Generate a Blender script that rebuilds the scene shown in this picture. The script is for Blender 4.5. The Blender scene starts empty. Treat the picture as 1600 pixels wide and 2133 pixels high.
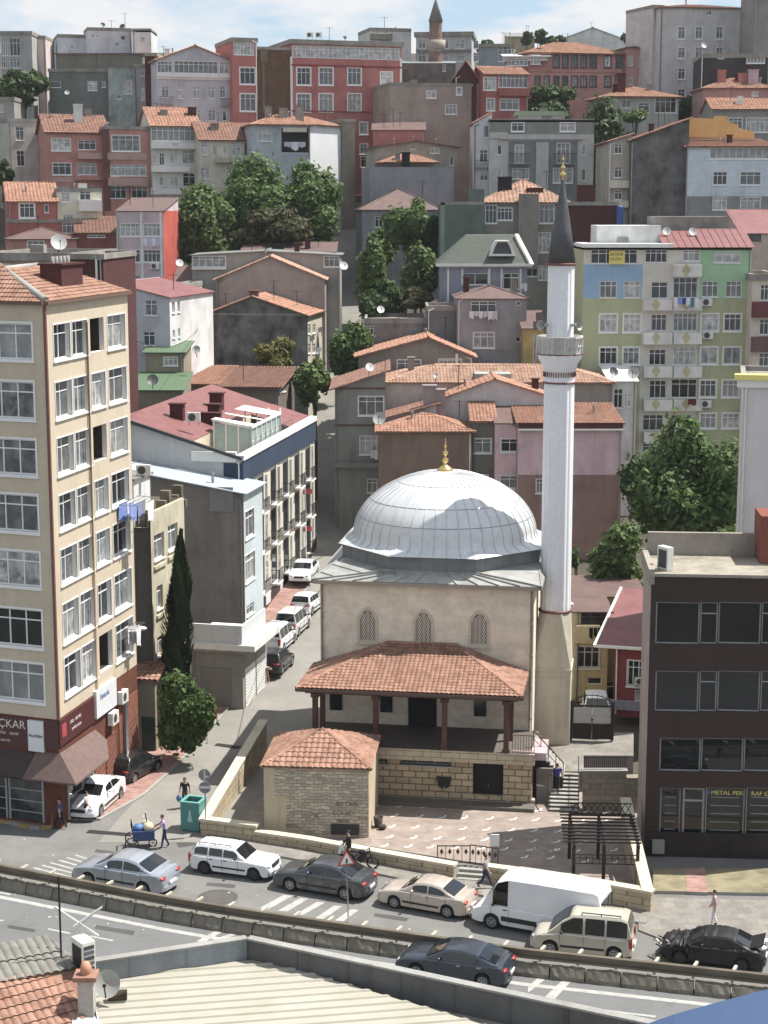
import bpy, bmesh, math, random
from mathutils import Vector, Matrix
R = math.radians
sc = bpy.context.scene
# ------------------------------------------------------------------ camera, sky, sun, exposure
EYE = 32.0                                     # metres above the main road
FPX, CXP, CYP, HZ = 3600.0, 800.0, 1066.5, 430.0   # focal length and horizon in pixels of the 1600 x 2133 photograph
PITCH = math.atan((CYP - HZ) / FPX)
cam = bpy.data.cameras.new('camera'); camo = bpy.data.objects.new('camera', cam); sc.collection.objects.link(camo)
camo.location = (0, 0, EYE); camo.rotation_euler = (R(90) - PITCH, 0, 0)
cam.sensor_fit = 'VERTICAL'; cam.sensor_height = 24; cam.lens = 24 * FPX / 2133.0
cam.clip_start = .5; cam.clip_end = 6000
sc.camera = camo
SUN_AZ, SUN_EL = 16.0, 61.0                    # azimuth from +X towards +Y
w = bpy.data.worlds.new('World'); sc.world = w; w.use_nodes = True
nt = w.node_tree; nt.nodes.clear()
def wn(t, **k):
    n = nt.nodes.new(t)
    for a, b in k.items(): setattr(n, a, b)
    return n
sky = wn('ShaderNodeTexSky', sky_type='NISHITA', sun_disc=False); sky.sun_elevation = R(SUN_EL); sky.sun_rotation = R(90 - SUN_AZ)
sky.air_density = 1.0; sky.dust_density = 1.5; sky.ozone_density = 1.0
tc = wn('ShaderNodeTexCoord'); mp = wn('ShaderNodeMapping'); mp.inputs['Scale'].default_value = (11, 11, 34)
mp.inputs['Location'].default_value = (.75, .2, .1)
nz = wn('ShaderNodeTexNoise'); nz.inputs['Scale'].default_value = 1.0; nz.inputs['Detail'].default_value = 7; nz.inputs['Roughness'].default_value = .55
rp = wn('ShaderNodeValToRGB'); rp.color_ramp.elements[0].position = .40; rp.color_ramp.elements[1].position = .57
mx = wn('ShaderNodeMix', data_type='RGBA'); mx.inputs[7].default_value = (4.5, 4.55, 4.65, 1)
bg = wn('ShaderNodeBackground'); bg.inputs['Strength'].default_value = .095; ou = wn('ShaderNodeOutputWorld')
L = nt.links.new
L(tc.outputs['Generated'], mp.inputs[0]); L(mp.outputs[0], nz.inputs['Vector']); L(nz.outputs['Fac'], rp.inputs[0])
mb_ = wn('ShaderNodeMix', data_type='RGBA'); mb_.inputs[0].default_value = .65; mb_.inputs[7].default_value = (2.3, 3.15, 4.1, 1); L(sky.outputs[0], mb_.inputs[6])
L(rp.outputs[0], mx.inputs[0]); L(mb_.outputs[2], mx.inputs[6]); L(mx.outputs[2], bg.inputs[0]); L(bg.outputs[0], ou.inputs[0])
sun = bpy.data.lights.new('sun', 'SUN'); sun.energy = 4.1; sun.angle = R(.53); sun.color = (1, .965, .90)
suno = bpy.data.objects.new('sun', sun); sc.collection.objects.link(suno); suno.location = (60, 40, 120)
sd = Vector((math.cos(R(SUN_EL)) * math.cos(R(SUN_AZ)), math.cos(R(SUN_EL)) * math.sin(R(SUN_AZ)), math.sin(R(SUN_EL))))
suno.rotation_euler = sd.to_track_quat('Z', 'Y').to_euler()
sc.view_settings.view_transform = 'Standard'; sc.view_settings.look = 'None'; sc.view_settings.gamma = 1
sc.view_settings.exposure = 1.05
sc.cycles.max_bounces = 5; sc.cycles.diffuse_bounces = 3; sc.cycles.glossy_bounces = 2; sc.cycles.transmission_bounces = 2; sc.cycles.transparent_max_bounces = 4
sc.cycles.use_denoising = True
rng = random.Random(11)
# ------------------------------------------------------------------ photograph pixels -> points in the place
ZOOM = {0:(0,0,1),1:(0,0,2.963),2:(480,0,2.963),3:(960,0,2.5),4:(0,500,2.963),5:(360,500,2.963),6:(760,480,2.963),7:(1160,440,3.636),
        8:(0,1000,2.963),9:(0,1400,3.2),10:(500,1150,3.2),11:(960,1100,2.5),12:(360,1560,3.2),13:(760,1560,2.807),14:(1100,1640,3.2),
        15:(0,1780,3.2),16:(640,880,2.667),17:(260,740,3.478)}
def zp(k, x, y): a, b, s = ZOOM[k]; return a + x / s, b + y / s
cP, sP = math.cos(PITCH), math.sin(PITCH)
def ray(px, py):
    v = (CYP - py) / FPX
    return Vector(((px - CXP) / FPX, cP + v * sP, -sP + v * cP))
def at(px, py, Y): r = ray(px, py); t = Y / r.y; return Vector((r.x * t, Y, EYE + r.z * t))
def onz(px, py, z=0.0): r = ray(px, py); t = (z - EYE) / r.z; return Vector((r.x * t, r.y * t, z))
TP = [(-50,0),(96,0),(110,.8),(125,2),(150,5),(170,8),(190,15),(210,22.5),(235,31.5),(260,40),(290,47),(330,54),(400,66),(460,70),(700,66),(3000,20)]
def T(Y):
    for (a, za), (b, zb_) in zip(TP, TP[1:]):
        if Y <= b: return za + (zb_ - za) * (Y - a) / (b - a)
    return TP[-1][1]
# ------------------------------------------------------------------ materials
MATS = {}
def s2l(c, sat=.74):
    l = s2l0(c); y = .2126*l[0] + .7152*l[1] + .0722*l[2]; return tuple(y + (v-y)*sat for v in l)
def s2l0(c): return tuple(((v / 255) / 12.92 if v / 255 <= .04045 else ((v / 255 + .055) / 1.055) ** 2.4) for v in c)
def new_mat(name):
    m = bpy.data.materials.new(name); m.use_nodes = True; t = m.node_tree; t.nodes.clear()
    o = t.nodes.new('ShaderNodeOutputMaterial'); b = t.nodes.new('ShaderNodeBsdfPrincipled'); t.links.new(b.outputs[0], o.inputs[0])
    MATS[name] = m; return m, t, b
class NB:
    def __init__(s, t): s.t = t
    def n(s, ty, **k):
        x = s.t.nodes.new(ty)
        for a, b in k.items(): setattr(x, a, b)
        return x
    def l(s, a, b): s.t.links.new(a, b)
    def coord(s, sc3=(1,1,1), out='Object'):
        tcx = s.n('ShaderNodeTexCoord'); mpx = s.n('ShaderNodeMapping'); mpx.inputs['Scale'].default_value = sc3; s.l(tcx.outputs[out], mpx.inputs[0]); return mpx.outputs[0]
    def noise(s, vec, scale, detail=4, rough=.6):
        x = s.n('ShaderNodeTexNoise'); x.inputs['Scale'].default_value = scale; x.inputs['Detail'].default_value = detail; x.inputs['Roughness'].default_value = rough
        s.l(vec, x.inputs['Vector']); return x.outputs['Fac']
    def ramp(s, fac, a, b, ca=(0,0,0,1), cb=(1,1,1,1)):
        x = s.n('ShaderNodeValToRGB'); e = x.color_ramp.elements; e[0].position = a; e[1].position = b; e[0].color = ca; e[1].color = cb; s.l(fac, x.inputs[0]); return x.outputs[0]
    def mix(s, fac, a, b, mode='MIX'):
        x = s.n('ShaderNodeMix', data_type='RGBA', blend_type=mode)
        for sock, v in ((x.inputs[0], fac), (x.inputs[6], a), (x.inputs[7], b)):
            if hasattr(v, 'links'): s.l(v, sock)
            elif isinstance(v, (int, float)): sock.default_value = v
            else: sock.default_value = (*v[:3], 1)
        return x.outputs[2]
    def bump(s, h, bsdf, strength=.3, dist=.02):
        x = s.n('ShaderNodeBump'); x.inputs['Strength'].default_value = strength; x.inputs['Distance'].default_value = dist; s.l(h, x.inputs['Height']); s.l(x.outputs[0], bsdf.inputs['Normal'])
def dk(c, f): return tuple(v * f for v in c)
def plaster(name, srgb, k=1.0, var=.25, stain=.35, rough=.92, dirt=(.55,.5,.45)):
    """painted or rendered wall: mottled tone, rain streaks and patches"""
    if name in MATS: return MATS[name]
    col = dk(s2l(srgb), k); m, t, b = new_mat(name); g = NB(t)
    v = g.coord(); n1 = g.ramp(g.noise(v, .55, 5, .65), .3, .72)
    c = g.mix(n1, dk(col, 1 - var), dk(col, 1 + var * .35))
    st = g.ramp(g.noise(g.coord((1.6, 1.6, .16)), 1.3, 5, .6), .5, .78)
    fac = g.n('ShaderNodeMath', operation='MULTIPLY'); g.l(st, fac.inputs[0]); fac.inputs[1].default_value = stain
    c = g.mix(fac.outputs[0], c, dirt, 'MULTIPLY')
    pt = g.ramp(g.noise(g.coord((1,1,.7)), .42, 4, .6), .52, .62); c = g.mix(1.0, c, g.mix(pt, (1,1,1), (1-.4*var-.03,1-.43*var-.03,1-.45*var-.03)), 'MULTIPLY')
    fine = g.noise(v, 9, 3, .6); c = g.mix(1.0, c, g.ramp(fine, .25, .75, (.88,.88,.88,1), (1.06,1.06,1.06,1)), 'MULTIPLY')
    g.l(c, b.inputs['Base Color']); b.inputs['Roughness'].default_value = rough; b.inputs['Specular IOR Level'].default_value = .25
    g.bump(fine, b, .25, .02); return m
def simple(name, srgb, k=1.0, rough=.5, metal=0, spec=.5, var=.12, scale=3, coat=0):
    if name in MATS: return MATS[name]
    col = dk(s2l(srgb), k); m, t, b = new_mat(name); g = NB(t)
    n1 = g.ramp(g.noise(g.coord(), scale, 4), .3, .7)
    g.l(g.mix(n1, dk(col, 1 - var), dk(col, 1 + var * .4)), b.inputs['Base Color'])
    b.inputs['Roughness'].default_value = rough; b.inputs['Metallic'].default_value = metal; b.inputs['Specular IOR Level'].default_value = spec
    b.inputs['Coat Weight'].default_value = coat; b.inputs['Coat Roughness'].default_value = .06
    return m
def tile_mat(name, srgb, k=1.0, dirty=.5):
    col = dk(s2l(srgb), k); m, t, b = new_mat(name); g = NB(t); v = g.coord()
    vo = g.n('ShaderNodeTexVoronoi'); vo.inputs['Scale'].default_value = 3.2; g.l(v, vo.inputs['Vector'])
    sep = g.n('ShaderNodeSeparateColor'); g.l(vo.outputs['Color'], sep.inputs[0])
    c = g.mix(sep.outputs[0], dk(col, .72), (col[0] * 1.2, col[1] * 1.25, col[2] * 1.3))
    n = g.ramp(g.noise(v, .7, 6, .7), .42, .72); f = g.n('ShaderNodeMath', operation='MULTIPLY'); g.l(n, f.inputs[0]); f.inputs[1].default_value = dirty
    c = g.mix(f.outputs[0], c, (.45, .42, .40), 'MULTIPLY')
    li = g.ramp(g.noise(v, 5, 4, .7), .62, .7); f2 = g.n('ShaderNodeMath', operation='MULTIPLY'); g.l(li, f2.inputs[0]); f2.inputs[1].default_value = .35
    c = g.mix(f2.outputs[0], c, (.42, .40, .34))
    g.l(c, b.inputs['Base Color']); b.inputs['Roughness'].default_value = .85; b.inputs['Specular IOR Level'].default_value = .25; return m
def block_mat(name, srgb, k=1, w_=.55, h_=.3, mortar=.025, mcol=(.35,.31,.26), var=.35, bumpy=.5, off=.5, rub=0.0, flat=False):
    """coursed stone or block walls, in the wall's own metres"""
    col = dk(s2l(srgb), k); m, t, b = new_mat(name); g = NB(t)
    tcx = g.n('ShaderNodeTexCoord'); sp = g.n('ShaderNodeSeparateXYZ'); g.l(tcx.outputs['Object'], sp.inputs[0])
    ad = g.n('ShaderNodeMath', operation='ADD'); g.l(sp.outputs[0], ad.inputs[0]); g.l(sp.outputs[1], ad.inputs[1])
    cb = g.n('ShaderNodeCombineXYZ'); g.l(ad.outputs[0], cb.inputs[0]); g.l(sp.outputs[2], cb.inputs[1])
    if flat: g.l(sp.outputs[0], cb.inputs[0]); g.l(sp.outputs[1], cb.inputs[1])
    vec = cb.outputs[0]
    if rub:
        nn = g.n('ShaderNodeTexNoise'); nn.inputs['Scale'].default_value = 1.6; g.l(vec, nn.inputs['Vector'])
        vm = g.n('ShaderNodeVectorMath', operation='MULTIPLY_ADD'); g.l(nn.outputs['Color'], vm.inputs[0]); vm.inputs[1].default_value = (rub, rub, 0); g.l(vec, vm.inputs[2]); vec = vm.outputs[0]
    br = g.n('ShaderNodeTexBrick'); br.offset = off; br.inputs['Scale'].default_value = 1; br.inputs['Brick Width'].default_value = w_; br.inputs['Row Height'].default_value = h_
    br.inputs['Mortar Size'].default_value = mortar; br.inputs['Mortar Smooth'].default_value = .3; br.inputs['Bias'].default_value = 0
    br.inputs['Color1'].default_value = (*dk(col, 1 - var), 1); br.inputs['Color2'].default_value = (*dk(col, 1 + var * .5), 1); br.inputs['Mortar'].default_value = (*mcol, 1)
    g.l(vec, br.inputs['Vector'])
    n = g.ramp(g.noise(g.coord(), 1.1, 6, .7), .35, .75); c = g.mix(1.0, br.outputs['Color'], g.ramp(g.noise(g.coord(), 1.1, 6, .7), .3, .75, (.72,.70,.68,1), (1.1,1.1,1.1,1)), 'MULTIPLY')
    g.l(c, b.inputs['Base Color']); b.inputs['Roughness'].default_value = .92; b.inputs['Specular IOR Level'].default_value = .2
    mb = g.n('ShaderNodeMath', operation='MULTIPLY_ADD'); g.l(br.outputs['Fac'], mb.inputs[0]); mb.inputs[1].default_value = -1; g.l(g.noise(g.coord(), 6, 4), mb.inputs[2])
    g.bump(mb.outputs[0], b, bumpy, .04); return m
def pane_mat(name, srgb, k=1, fold=0.0, rough=.06):
    col = dk(s2l(srgb), k); m, t, b = new_mat(name); g = NB(t)
    oi = g.n('ShaderNodeObjectInfo'); 
    c = g.mix(oi.outputs['Random'], dk(col, .55), dk(col, 1.3))
    if fold:
        wv = g.n('ShaderNodeTexWave', bands_direction='X'); wv.inputs['Scale'].default_value = 2.2; wv.inputs['Distortion'].default_value = 1.5; wv.inputs['Detail'].default_value = 2
        g.l(g.coord((1,1,.15)), wv.inputs['Vector']); c = g.mix(fold, c, wv.outputs['Color'], 'MULTIPLY')
    c2 = g.mix(g.ramp(g.noise(g.coord(), 1.7, 3), .35, .65), c, dk(col, .35)); 
    g.l(c2, b.inputs['Base Color']); b.inputs['Roughness'].default_value = rough; b.inputs['Specular IOR Level'].default_value = .6; return m
PD = pane_mat('glass_dark', (60,65,70)); PM = pane_mat('glass_mid', (132,136,138), fold=.3); PC = pane_mat('glass_net_curtain', (188,190,188), fold=.35); PW = pane_mat('glass_pale_curtain', (212,212,208), fold=.25)
PANES = [PD, PD, PM, PM, PM, PC, PC, PC, PW, PW]
FRW = simple('window_frame_white', (238,238,236), .88, .4, var=.06); FRB = simple('window_frame_brown', (92,70,55), 1, .5); FRG = simple('window_frame_grey', (150,152,152), 1, .4)
TILE = tile_mat('roof_tiles_orange', (200,138,104), .70); TILER = tile_mat('roof_tiles_red', (190,134,104), .66, .25); TILEP = tile_mat('roof_tiles_pale', (206,154,122), .70, .5); TILEB = tile_mat('roof_tiles_brown', (170,118,94), .68, .5)
SHRED = simple('roof_sheet_red', (132,72,70), .95, .6, var=.25, scale=1); SHBRN = simple('roof_sheet_brown', (112,82,74), .8, .7, var=.25, scale=1)
SHGRN = simple('roof_sheet_green', (84,116,76), .8, .6, var=.15, scale=1); SHGRY = simple('roof_sheet_grey', (128,130,128), .9, .5, var=.25, scale=1); SHBLU = simple('roof_sheet_pale_blue', (168,182,194), .85, .5, var=.12, scale=1)
SHDGR = simple('roof_shingle_grey_green', (88,96,84), .8, .8, var=.2, scale=2); SHWHT = simple('roof_sheet_white', (235,235,230), .85, .5, var=.1, scale=1)
CONC = plaster('bare_concrete', (150,145,136), 1, .35, .6); DECK = plaster('roof_deck', (150,142,128), 1, .5, .5); WHITE = plaster('white_trim', (236,234,228), .85, .08, .15); MAROON = plaster('maroon_cladding', (88,48,46), 1, .2, .2)
DARKM = simple('dark_metal', (40,36,34), 1, .5, .3); STEEL = simple('steel', (150,152,155), 1, .35, .7); BLACK = simple('black_void', (16,16,17), 1, .8)
# ------------------------------------------------------------------ mesh collecting
class MB:
    def __init__(s): s.v = []; s.f = []; s.m = []; s.sm = []
    def vert(s, p): s.v.append(tuple(p)); return len(s.v) - 1
    def face(s, pts, mi=0, sm=False): s.f.append([s.vert(p) for p in pts]); s.m.append(mi); s.sm.append(sm)
    def box(s, a, b, mi=0, X=None):
        x0, y0, z0 = a; x1, y1, z1 = b
        P = [(x0,y0,z0),(x1,y0,z0),(x1,y1,z0),(x0,y1,z0),(x0,y0,z1),(x1,y0,z1),(x1,y1,z1),(x0,y1,z1)]
        if X: P = [X(*p) for p in P]
        i = len(s.v); s.v += [tuple(p) for p in P]
        for q in ((3,2,1,0),(4,5,6,7),(0,1,5,4),(1,2,6,5),(2,3,7,6),(3,0,4,7)): s.f.append([i + j for j in q]); s.m.append(mi); s.sm.append(False)
    def bar(s, p, q, w_, h_=None, mi=0, up=(0,0,1)):
        p, q = Vector(p), Vector(q); h_ = h_ or w_; d = (q - p)
        if d.length < 1e-6: return
        d.normalize(); u = Vector(up)
        if abs(d.dot(u)) > .98: u = Vector((0,1,0))
        a = d.cross(u).normalized() * w_ / 2; b = a.cross(d).normalized() * h_ / 2; i = len(s.v)
        s.v += [tuple(o + x) for o in (p, q) for x in (-a - b, a - b, a + b, -a + b)]
        for f in ((3,2,1,0),(4,5,6,7),(0,1,5,4),(1,2,6,5),(2,3,7,6),(3,0,4,7)): s.f.append([i + j for j in f]); s.m.append(mi); s.sm.append(False)
    def tube(s, pts, rad, n=8, mi=0, cap=True, sm=True):
        pts = [Vector(p) for p in pts]; k = len(pts); rad = rad if isinstance(rad, (list, tuple)) else [rad] * k; base = len(s.v); ref = None
        for i, p in enumerate(pts):
            d = (pts[min(i + 1, k - 1)] - pts[max(i - 1, 0)]).normalized()
            if ref is None: ref = Vector((0,0,1)) if abs(d.z) < .9 else Vector((1,0,0))
            a = d.cross(ref).normalized(); b = d.cross(a).normalized()
            for j in range(n):
                t = 2 * math.pi * j / n; s.v.append(tuple(p + a * (math.cos(t) * rad[i]) + b * (math.sin(t) * rad[i])))
        for i in range(k - 1):
            for j in range(n):
                jj = (j + 1) % n; s.f.append([base + i * n + j, base + i * n + jj, base + (i + 1) * n + jj, base + (i + 1) * n + j]); s.m.append(mi); s.sm.append(sm)
        if cap:
            s.f.append([base + j for j in range(n)]); s.m.append(mi); s.sm.append(False); s.f.append([base + (k - 1) * n + j for j in range(n)][::-1]); s.m.append(mi); s.sm.append(False)
    def lathe(s, prof, c=(0,0), n=24, mi=0, sm=True, a0=0.0):
        base = len(s.v); k = len(prof)
        for r, z in prof:
            for j in range(n): t = a0 + 2 * math.pi * j / n; s.v.append((c[0] + r * math.cos(t), c[1] + r * math.sin(t), z))
        for i in range(k - 1):
            for j in range(n):
                jj = (j + 1) % n; s.f.append([base + i * n + j, base + i * n + jj, base + (i + 1) * n + jj, base + (i + 1) * n + j]); s.m.append(mi); s.sm.append(sm)
    def prism(s, poly, z0, z1, mi=0, mtop=None):
        n = len(poly); lo = [(x, y, z0) for x, y in poly]; hi = [(x, y, z1) for x, y in poly]
        s.face(hi, mi if mtop is None else mtop); s.face(lo[::-1], mi)
        for i in range(n): j = (i + 1) % n; s.face([lo[i], lo[j], hi[j], hi[i]], mi)
    def blob(s, c, r, n=8, mi=0, X=None):
        base = len(s.v); rx, ry, rz = r if isinstance(r, (tuple, list)) else (r, r, r)
        for i in range(n // 2 + 1):
            a = math.pi * i / (n // 2)
            for j in range(n):
                t = 2 * math.pi * j / n; p = (c[0] + rx * math.sin(a) * math.cos(t), c[1] + ry * math.sin(a) * math.sin(t), c[2] + rz * math.cos(a)); s.v.append(tuple(X(*p)) if X else p)
        for i in range(n // 2):
            for j in range(n): jj = (j + 1) % n; s.f.append([base + i * n + j, base + (i + 1) * n + j, base + (i + 1) * n + jj, base + i * n + jj]); s.m.append(mi); s.sm.append(True)
    def build(s, name, mats, parent=None, mat=None, origin=None, merge=False, angle=None, matrix=None):
        me = bpy.data.meshes.new(name); o0 = Vector(origin) if origin is not None else None
        me.from_pydata([tuple(Vector(p) - o0) for p in s.v] if o0 is not None else s.v, [], s.f)
        for m_ in (mats if isinstance(mats, (list, tuple)) else [mats]): me.materials.append(m_)
        me.polygons.foreach_set('material_index', s.m); me.polygons.foreach_set('use_smooth', s.sm)
        if merge:
            bm = bmesh.new(); bm.from_mesh(me); bmesh.ops.remove_doubles(bm, verts=bm.verts, dist=merge); bmesh.ops.recalc_face_normals(bm, faces=bm.faces); bm.to_mesh(me); bm.free()
        me.update()
        if angle: me.set_sharp_from_angle(angle=R(angle))
        o = bpy.data.objects.new(name, me); sc.collection.objects.link(o)
        if parent: o.parent = parent
        if matrix is not None: o.matrix_local = matrix
        elif o0 is not None: o.location = o0
        return o
LABELS = set()
def tag(o, label=None, cat=None, group=None, kind=None):
    if label: o['label'] = label
    if cat: o['category'] = cat
    if group: o['group'] = group
    if kind: o['kind'] = kind
    return o
def thing(name, label, cat, loc=(0,0,0), rotz=0, group=None):
    o = bpy.data.objects.new(name, None); sc.collection.objects.link(o); o.location = loc; o.rotation_euler = (0, 0, rotz); o.empty_display_size = .3
    return tag(o, label, cat, group)
def mtx(loc, rotz=0): return Matrix.Translation(loc) @ Matrix.Rotation(rotz, 4, 'Z')
# ------------------------------------------------------------------ roofs
def slope(m, p0, p1, p2, p3, kind='tile', pitch=.3, row=.38, th=.07, mi=0):
    """one roof plane; p0,p1 = eave left,right (seen from outside), p2,p3 = top right,left. Tiles are real half-round courses."""
    p0, p1, p2, p3 = map(Vector, (p0, p1, p2, p3)); W = (p1 - p0).length; eu = (p1 - p0) / W
    t3 = p3 - p0; ul1 = t3.dot(eu); evv = t3 - eu * ul1; Ls = evv.length; ev = evv / Ls; ur1 = (p2 - p0).dot(eu); nn = eu.cross(ev).normalized()
    if nn.z < 0: nn = -nn
    q = [p - nn * th for p in (p0, p1, p2, p3)]
    deg = (p3 - p2).length < .02
    m.face(([q[3], q[1], q[0]] if deg else [q[3], q[2], q[1], q[0]]), mi)
    for a, b in ((0,1),(1,2),(3,0)) + (() if deg else ((2,3),)):
        P = (p0, p1, p2, p3); m.face([q[a], q[b], P[b], P[a]], mi)
    if kind != 'tile':
        m.face([p0, p1, p2] if deg else [p0, p1, p2, p3], mi)
        if kind == 'seam':
            k = max(2, int(W / .6))
            for i in range(k + 1):
                u = W * i / k; v1 = Ls
                if u < ul1 and ul1 > 0: v1 = Ls * u / ul1
                if u > ur1 and ur1 < W: v1 = min(v1, Ls * (W - u) / (W - ur1))
                if v1 > .2: m.bar(p0 + eu * u + nn * .02, p0 + eu * u + ev * v1 + nn * .02, .04, .06, mi, nn)
        return
    rows = max(2, round(Ls / row)); cols = max(2, round(W / pitch)); S = 4; prof = [0, .75, 1, .75]
    hh = pitch * .2
    for k in range(rows):
        va, vb = k / rows, (k + 1) / rows; base = len(m.v)
        for v, lift in ((va, .045), (vb, .01)):
            a, b = ul1 * v, W + (ur1 - W) * v
            for i in range(cols * S + 1):
                u = W * i / (cols * S); uc = min(max(u, a), b); inside = a - 1e-6 <= u <= b + 1e-6
                m.v.append(tuple(p0 + eu * uc + ev * (v * Ls) + nn * (lift + (prof[i % S] * hh if inside else 0))))
        n1 = cols * S + 1; vm = (va + vb) / 2; lo, hi = min(ul1 * va, ul1 * vb), max(W + (ur1 - W) * va, W + (ur1 - W) * vb)
        for i in range(cols * S):
            u = W * (i + .5) / (cols * S); st = W / (cols * S)
            if u + st < lo or u - st > hi: continue
            m.f.append([base + i, base + i + 1, base + n1 + i + 1, base + n1 + i]); m.m.append(mi); m.sm.append(False)
def ridge(m, a, b, r=.12, mi=0): m.tube([a, b], r, 6, mi)
# ------------------------------------------------------------------ generic buildings
class Frame:
    def __init__(s, ox, oy, oz, phi): s.o = Vector((ox, oy, oz)); s.phi = phi; s.u = Vector((math.cos(phi), math.sin(phi), 0)); s.d = Vector((-math.sin(phi), math.cos(phi), 0))
    def front(s, px, py, d0=0.0):
        r = ray(px, py); den = r.x * s.d.x + r.y * s.d.y; t = (d0 + s.o.x * s.d.x + s.o.y * s.d.y) / den; P = Vector((r.x * t, r.y * t, EYE + r.z * t)); q = P - s.o
        return q.dot(s.u), q.z
    def side(s, px, py, u0):
        r = ray(px, py); den = r.x * s.u.x + r.y * s.u.y; t = (u0 + s.o.x * s.u.x + s.o.y * s.u.y) / den; P = Vector((r.x * t, r.y * t, EYE + r.z * t)); q = P - s.o
        return q.dot(s.d), q.z
    def m(s): return mtx(s.o, s.phi)
class Facade:
    """a vertical wall from A to B (left to right seen from outside), in the building's own metres; n = metres inward"""
    def __init__(s, A, B):
        s.A = Vector((*A, 0)); s.B = Vector((*B, 0)); s.W = (s.B - s.A).length; s.u = (s.B - s.A) / s.W; s.n = Vector((-s.u.y, s.u.x, 0))
    def p(s, a, z, n=0.0): q = s.A + s.u * a + s.n * n; return Vector((q.x, q.y, z))
def wall(m, F, z0, z1, holes=(), reveal=.16, mi=0, matfn=None, us=(), zs=(), rmi=None):
    W = F.W; H = [(max(.02, a), max(z0 + .02, b), min(W - .02, c), min(z1 - .02, d)) for a, b, c, d in holes]; H = [h for h in H if h[2] - h[0] > .05 and h[3] - h[1] > .05]
    U = sorted({0.0, W, *[h[0] for h in H], *[h[2] for h in H], *[u for u in us if 0 < u < W]}); Z = sorted({z0, z1, *[h[1] for h in H], *[h[3] for h in H], *[z for z in zs if z0 < z < z1]})
    for j in range(len(Z) - 1):
        run = None
        for i in range(len(U)):
            solid = i < len(U) - 1
            if solid:
                cu, cz = (U[i] + U[i + 1]) / 2, (Z[j] + Z[j + 1]) / 2
                if any(h[0] < cu < h[2] and h[1] < cz < h[3] for h in H): solid = False
                k = matfn(cu, cz) if (matfn and solid) else mi
            if solid and run and run[1] == k: continue
            if run: m.face([F.p(run[0], Z[j]), F.p(U[i], Z[j]), F.p(U[i], Z[j + 1]), F.p(run[0], Z[j + 1])], run[1]); run = None
            if solid: run = (U[i], k)
    r = reveal; q = mi if rmi is None else rmi
    for a, b, c, d in H:
        m.face([F.p(a,b), F.p(a,b,r), F.p(a,d,r), F.p(a,d)], q); m.face([F.p(c,b,r), F.p(c,b), F.p(c,d), F.p(c,d,r)], q)
        m.face([F.p(a,d), F.p(a,d,r), F.p(c,d,r), F.p(c,d)], q); m.face([F.p(a,b,r), F.p(a,b), F.p(c,b), F.p(c,b,r)], q)
    return H
def window(root, mat_local, F, rect, n=2, tr=True, trim=0.0, depth=.12, frame=None, pane=None, sill=True, b=.065, name='window', curtain=None):
    a, z0, c, z1 = rect; m = MB(); X = lambda s_, z, k: F.p(s_, z, k)
    def bx(u0, w0, u1, w1, n0, n1): m.box((u0, w0, n0), (u1, w1, n1), 0, X)
    e = .004
    d0, d1 = depth - .06, depth
    bx(a+e, z0+e, a + b, z1-e, d0, d1); bx(c - b, z0+e, c-e, z1-e, d0, d1); bx(a + b, z0+e, c - b, z0 + b, d0, d1); bx(a + b, z1 - b, c - b, z1-e, d0, d1)
    hb = b * .8; zt = z1 - (z1 - z0) * .28 if tr else z1 - b
    if tr: bx(a + b, zt - hb / 2, c - b, zt + hb / 2, d0 + .004, d1 + .004)
    for i in range(1, n):
        u = a + (c - a) * i / n; bx(u - hb / 2, z0 + b, u + hb / 2, (zt - hb / 2 if tr else z1 - b), d0 + .002, d1 + .002)
        if tr and (n < 3 or i % 2 or True): bx(u - hb / 2, zt + hb / 2, u + hb / 2, z1 - b, d0 + .002, d1 + .002)
    if trim:
        t = trim; bx(a - t, z0 - t, a, z1 + t, -.035, .05); bx(c, z0 - t, c + t, z1 + t, -.035, .05); bx(a, z1, c, z1 + t, -.035, .05); bx(a, z0 - t, c, z0, -.035, .05)
    if sill: bx(a - .06 - trim, z0 - .07 - trim, c + .06 + trim, z0 - trim - .002, -.09, .06)
    o = m.build(name, frame or FRW, root, matrix=mat_local)
    g = MB(); g.face([X(a, z0, depth - .02), X(c, z0, depth - .02), X(c, z1, depth - .02), X(a, z1, depth - .02)])
    g.build('pane', pane or rng.choice(PANES), o)
    return o
def expand(z, wins):
    out = []
    for wdef in wins:
        if len(wdef) >= 4 and not isinstance(wdef[0], (list, tuple)): x0, x1, y0, y1 = wdef[:4]; xs, ys, rest = [(x0, x1)], [(y0, y1)], wdef[4:]
        else: xs, ys, rest = wdef[0], wdef[1], wdef[2:]
        for (y0, y1) in ys:
            for (x0, x1) in xs: out.append((*zp(z, x0, y0), *zp(z, x1, y1), rest[0] if rest else 2, rest[1] if len(rest) > 1 else {}))
    return out
HOUSES = {}; KERB_ = simple('pipe_dull',(120,110,100),1,.6)
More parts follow.
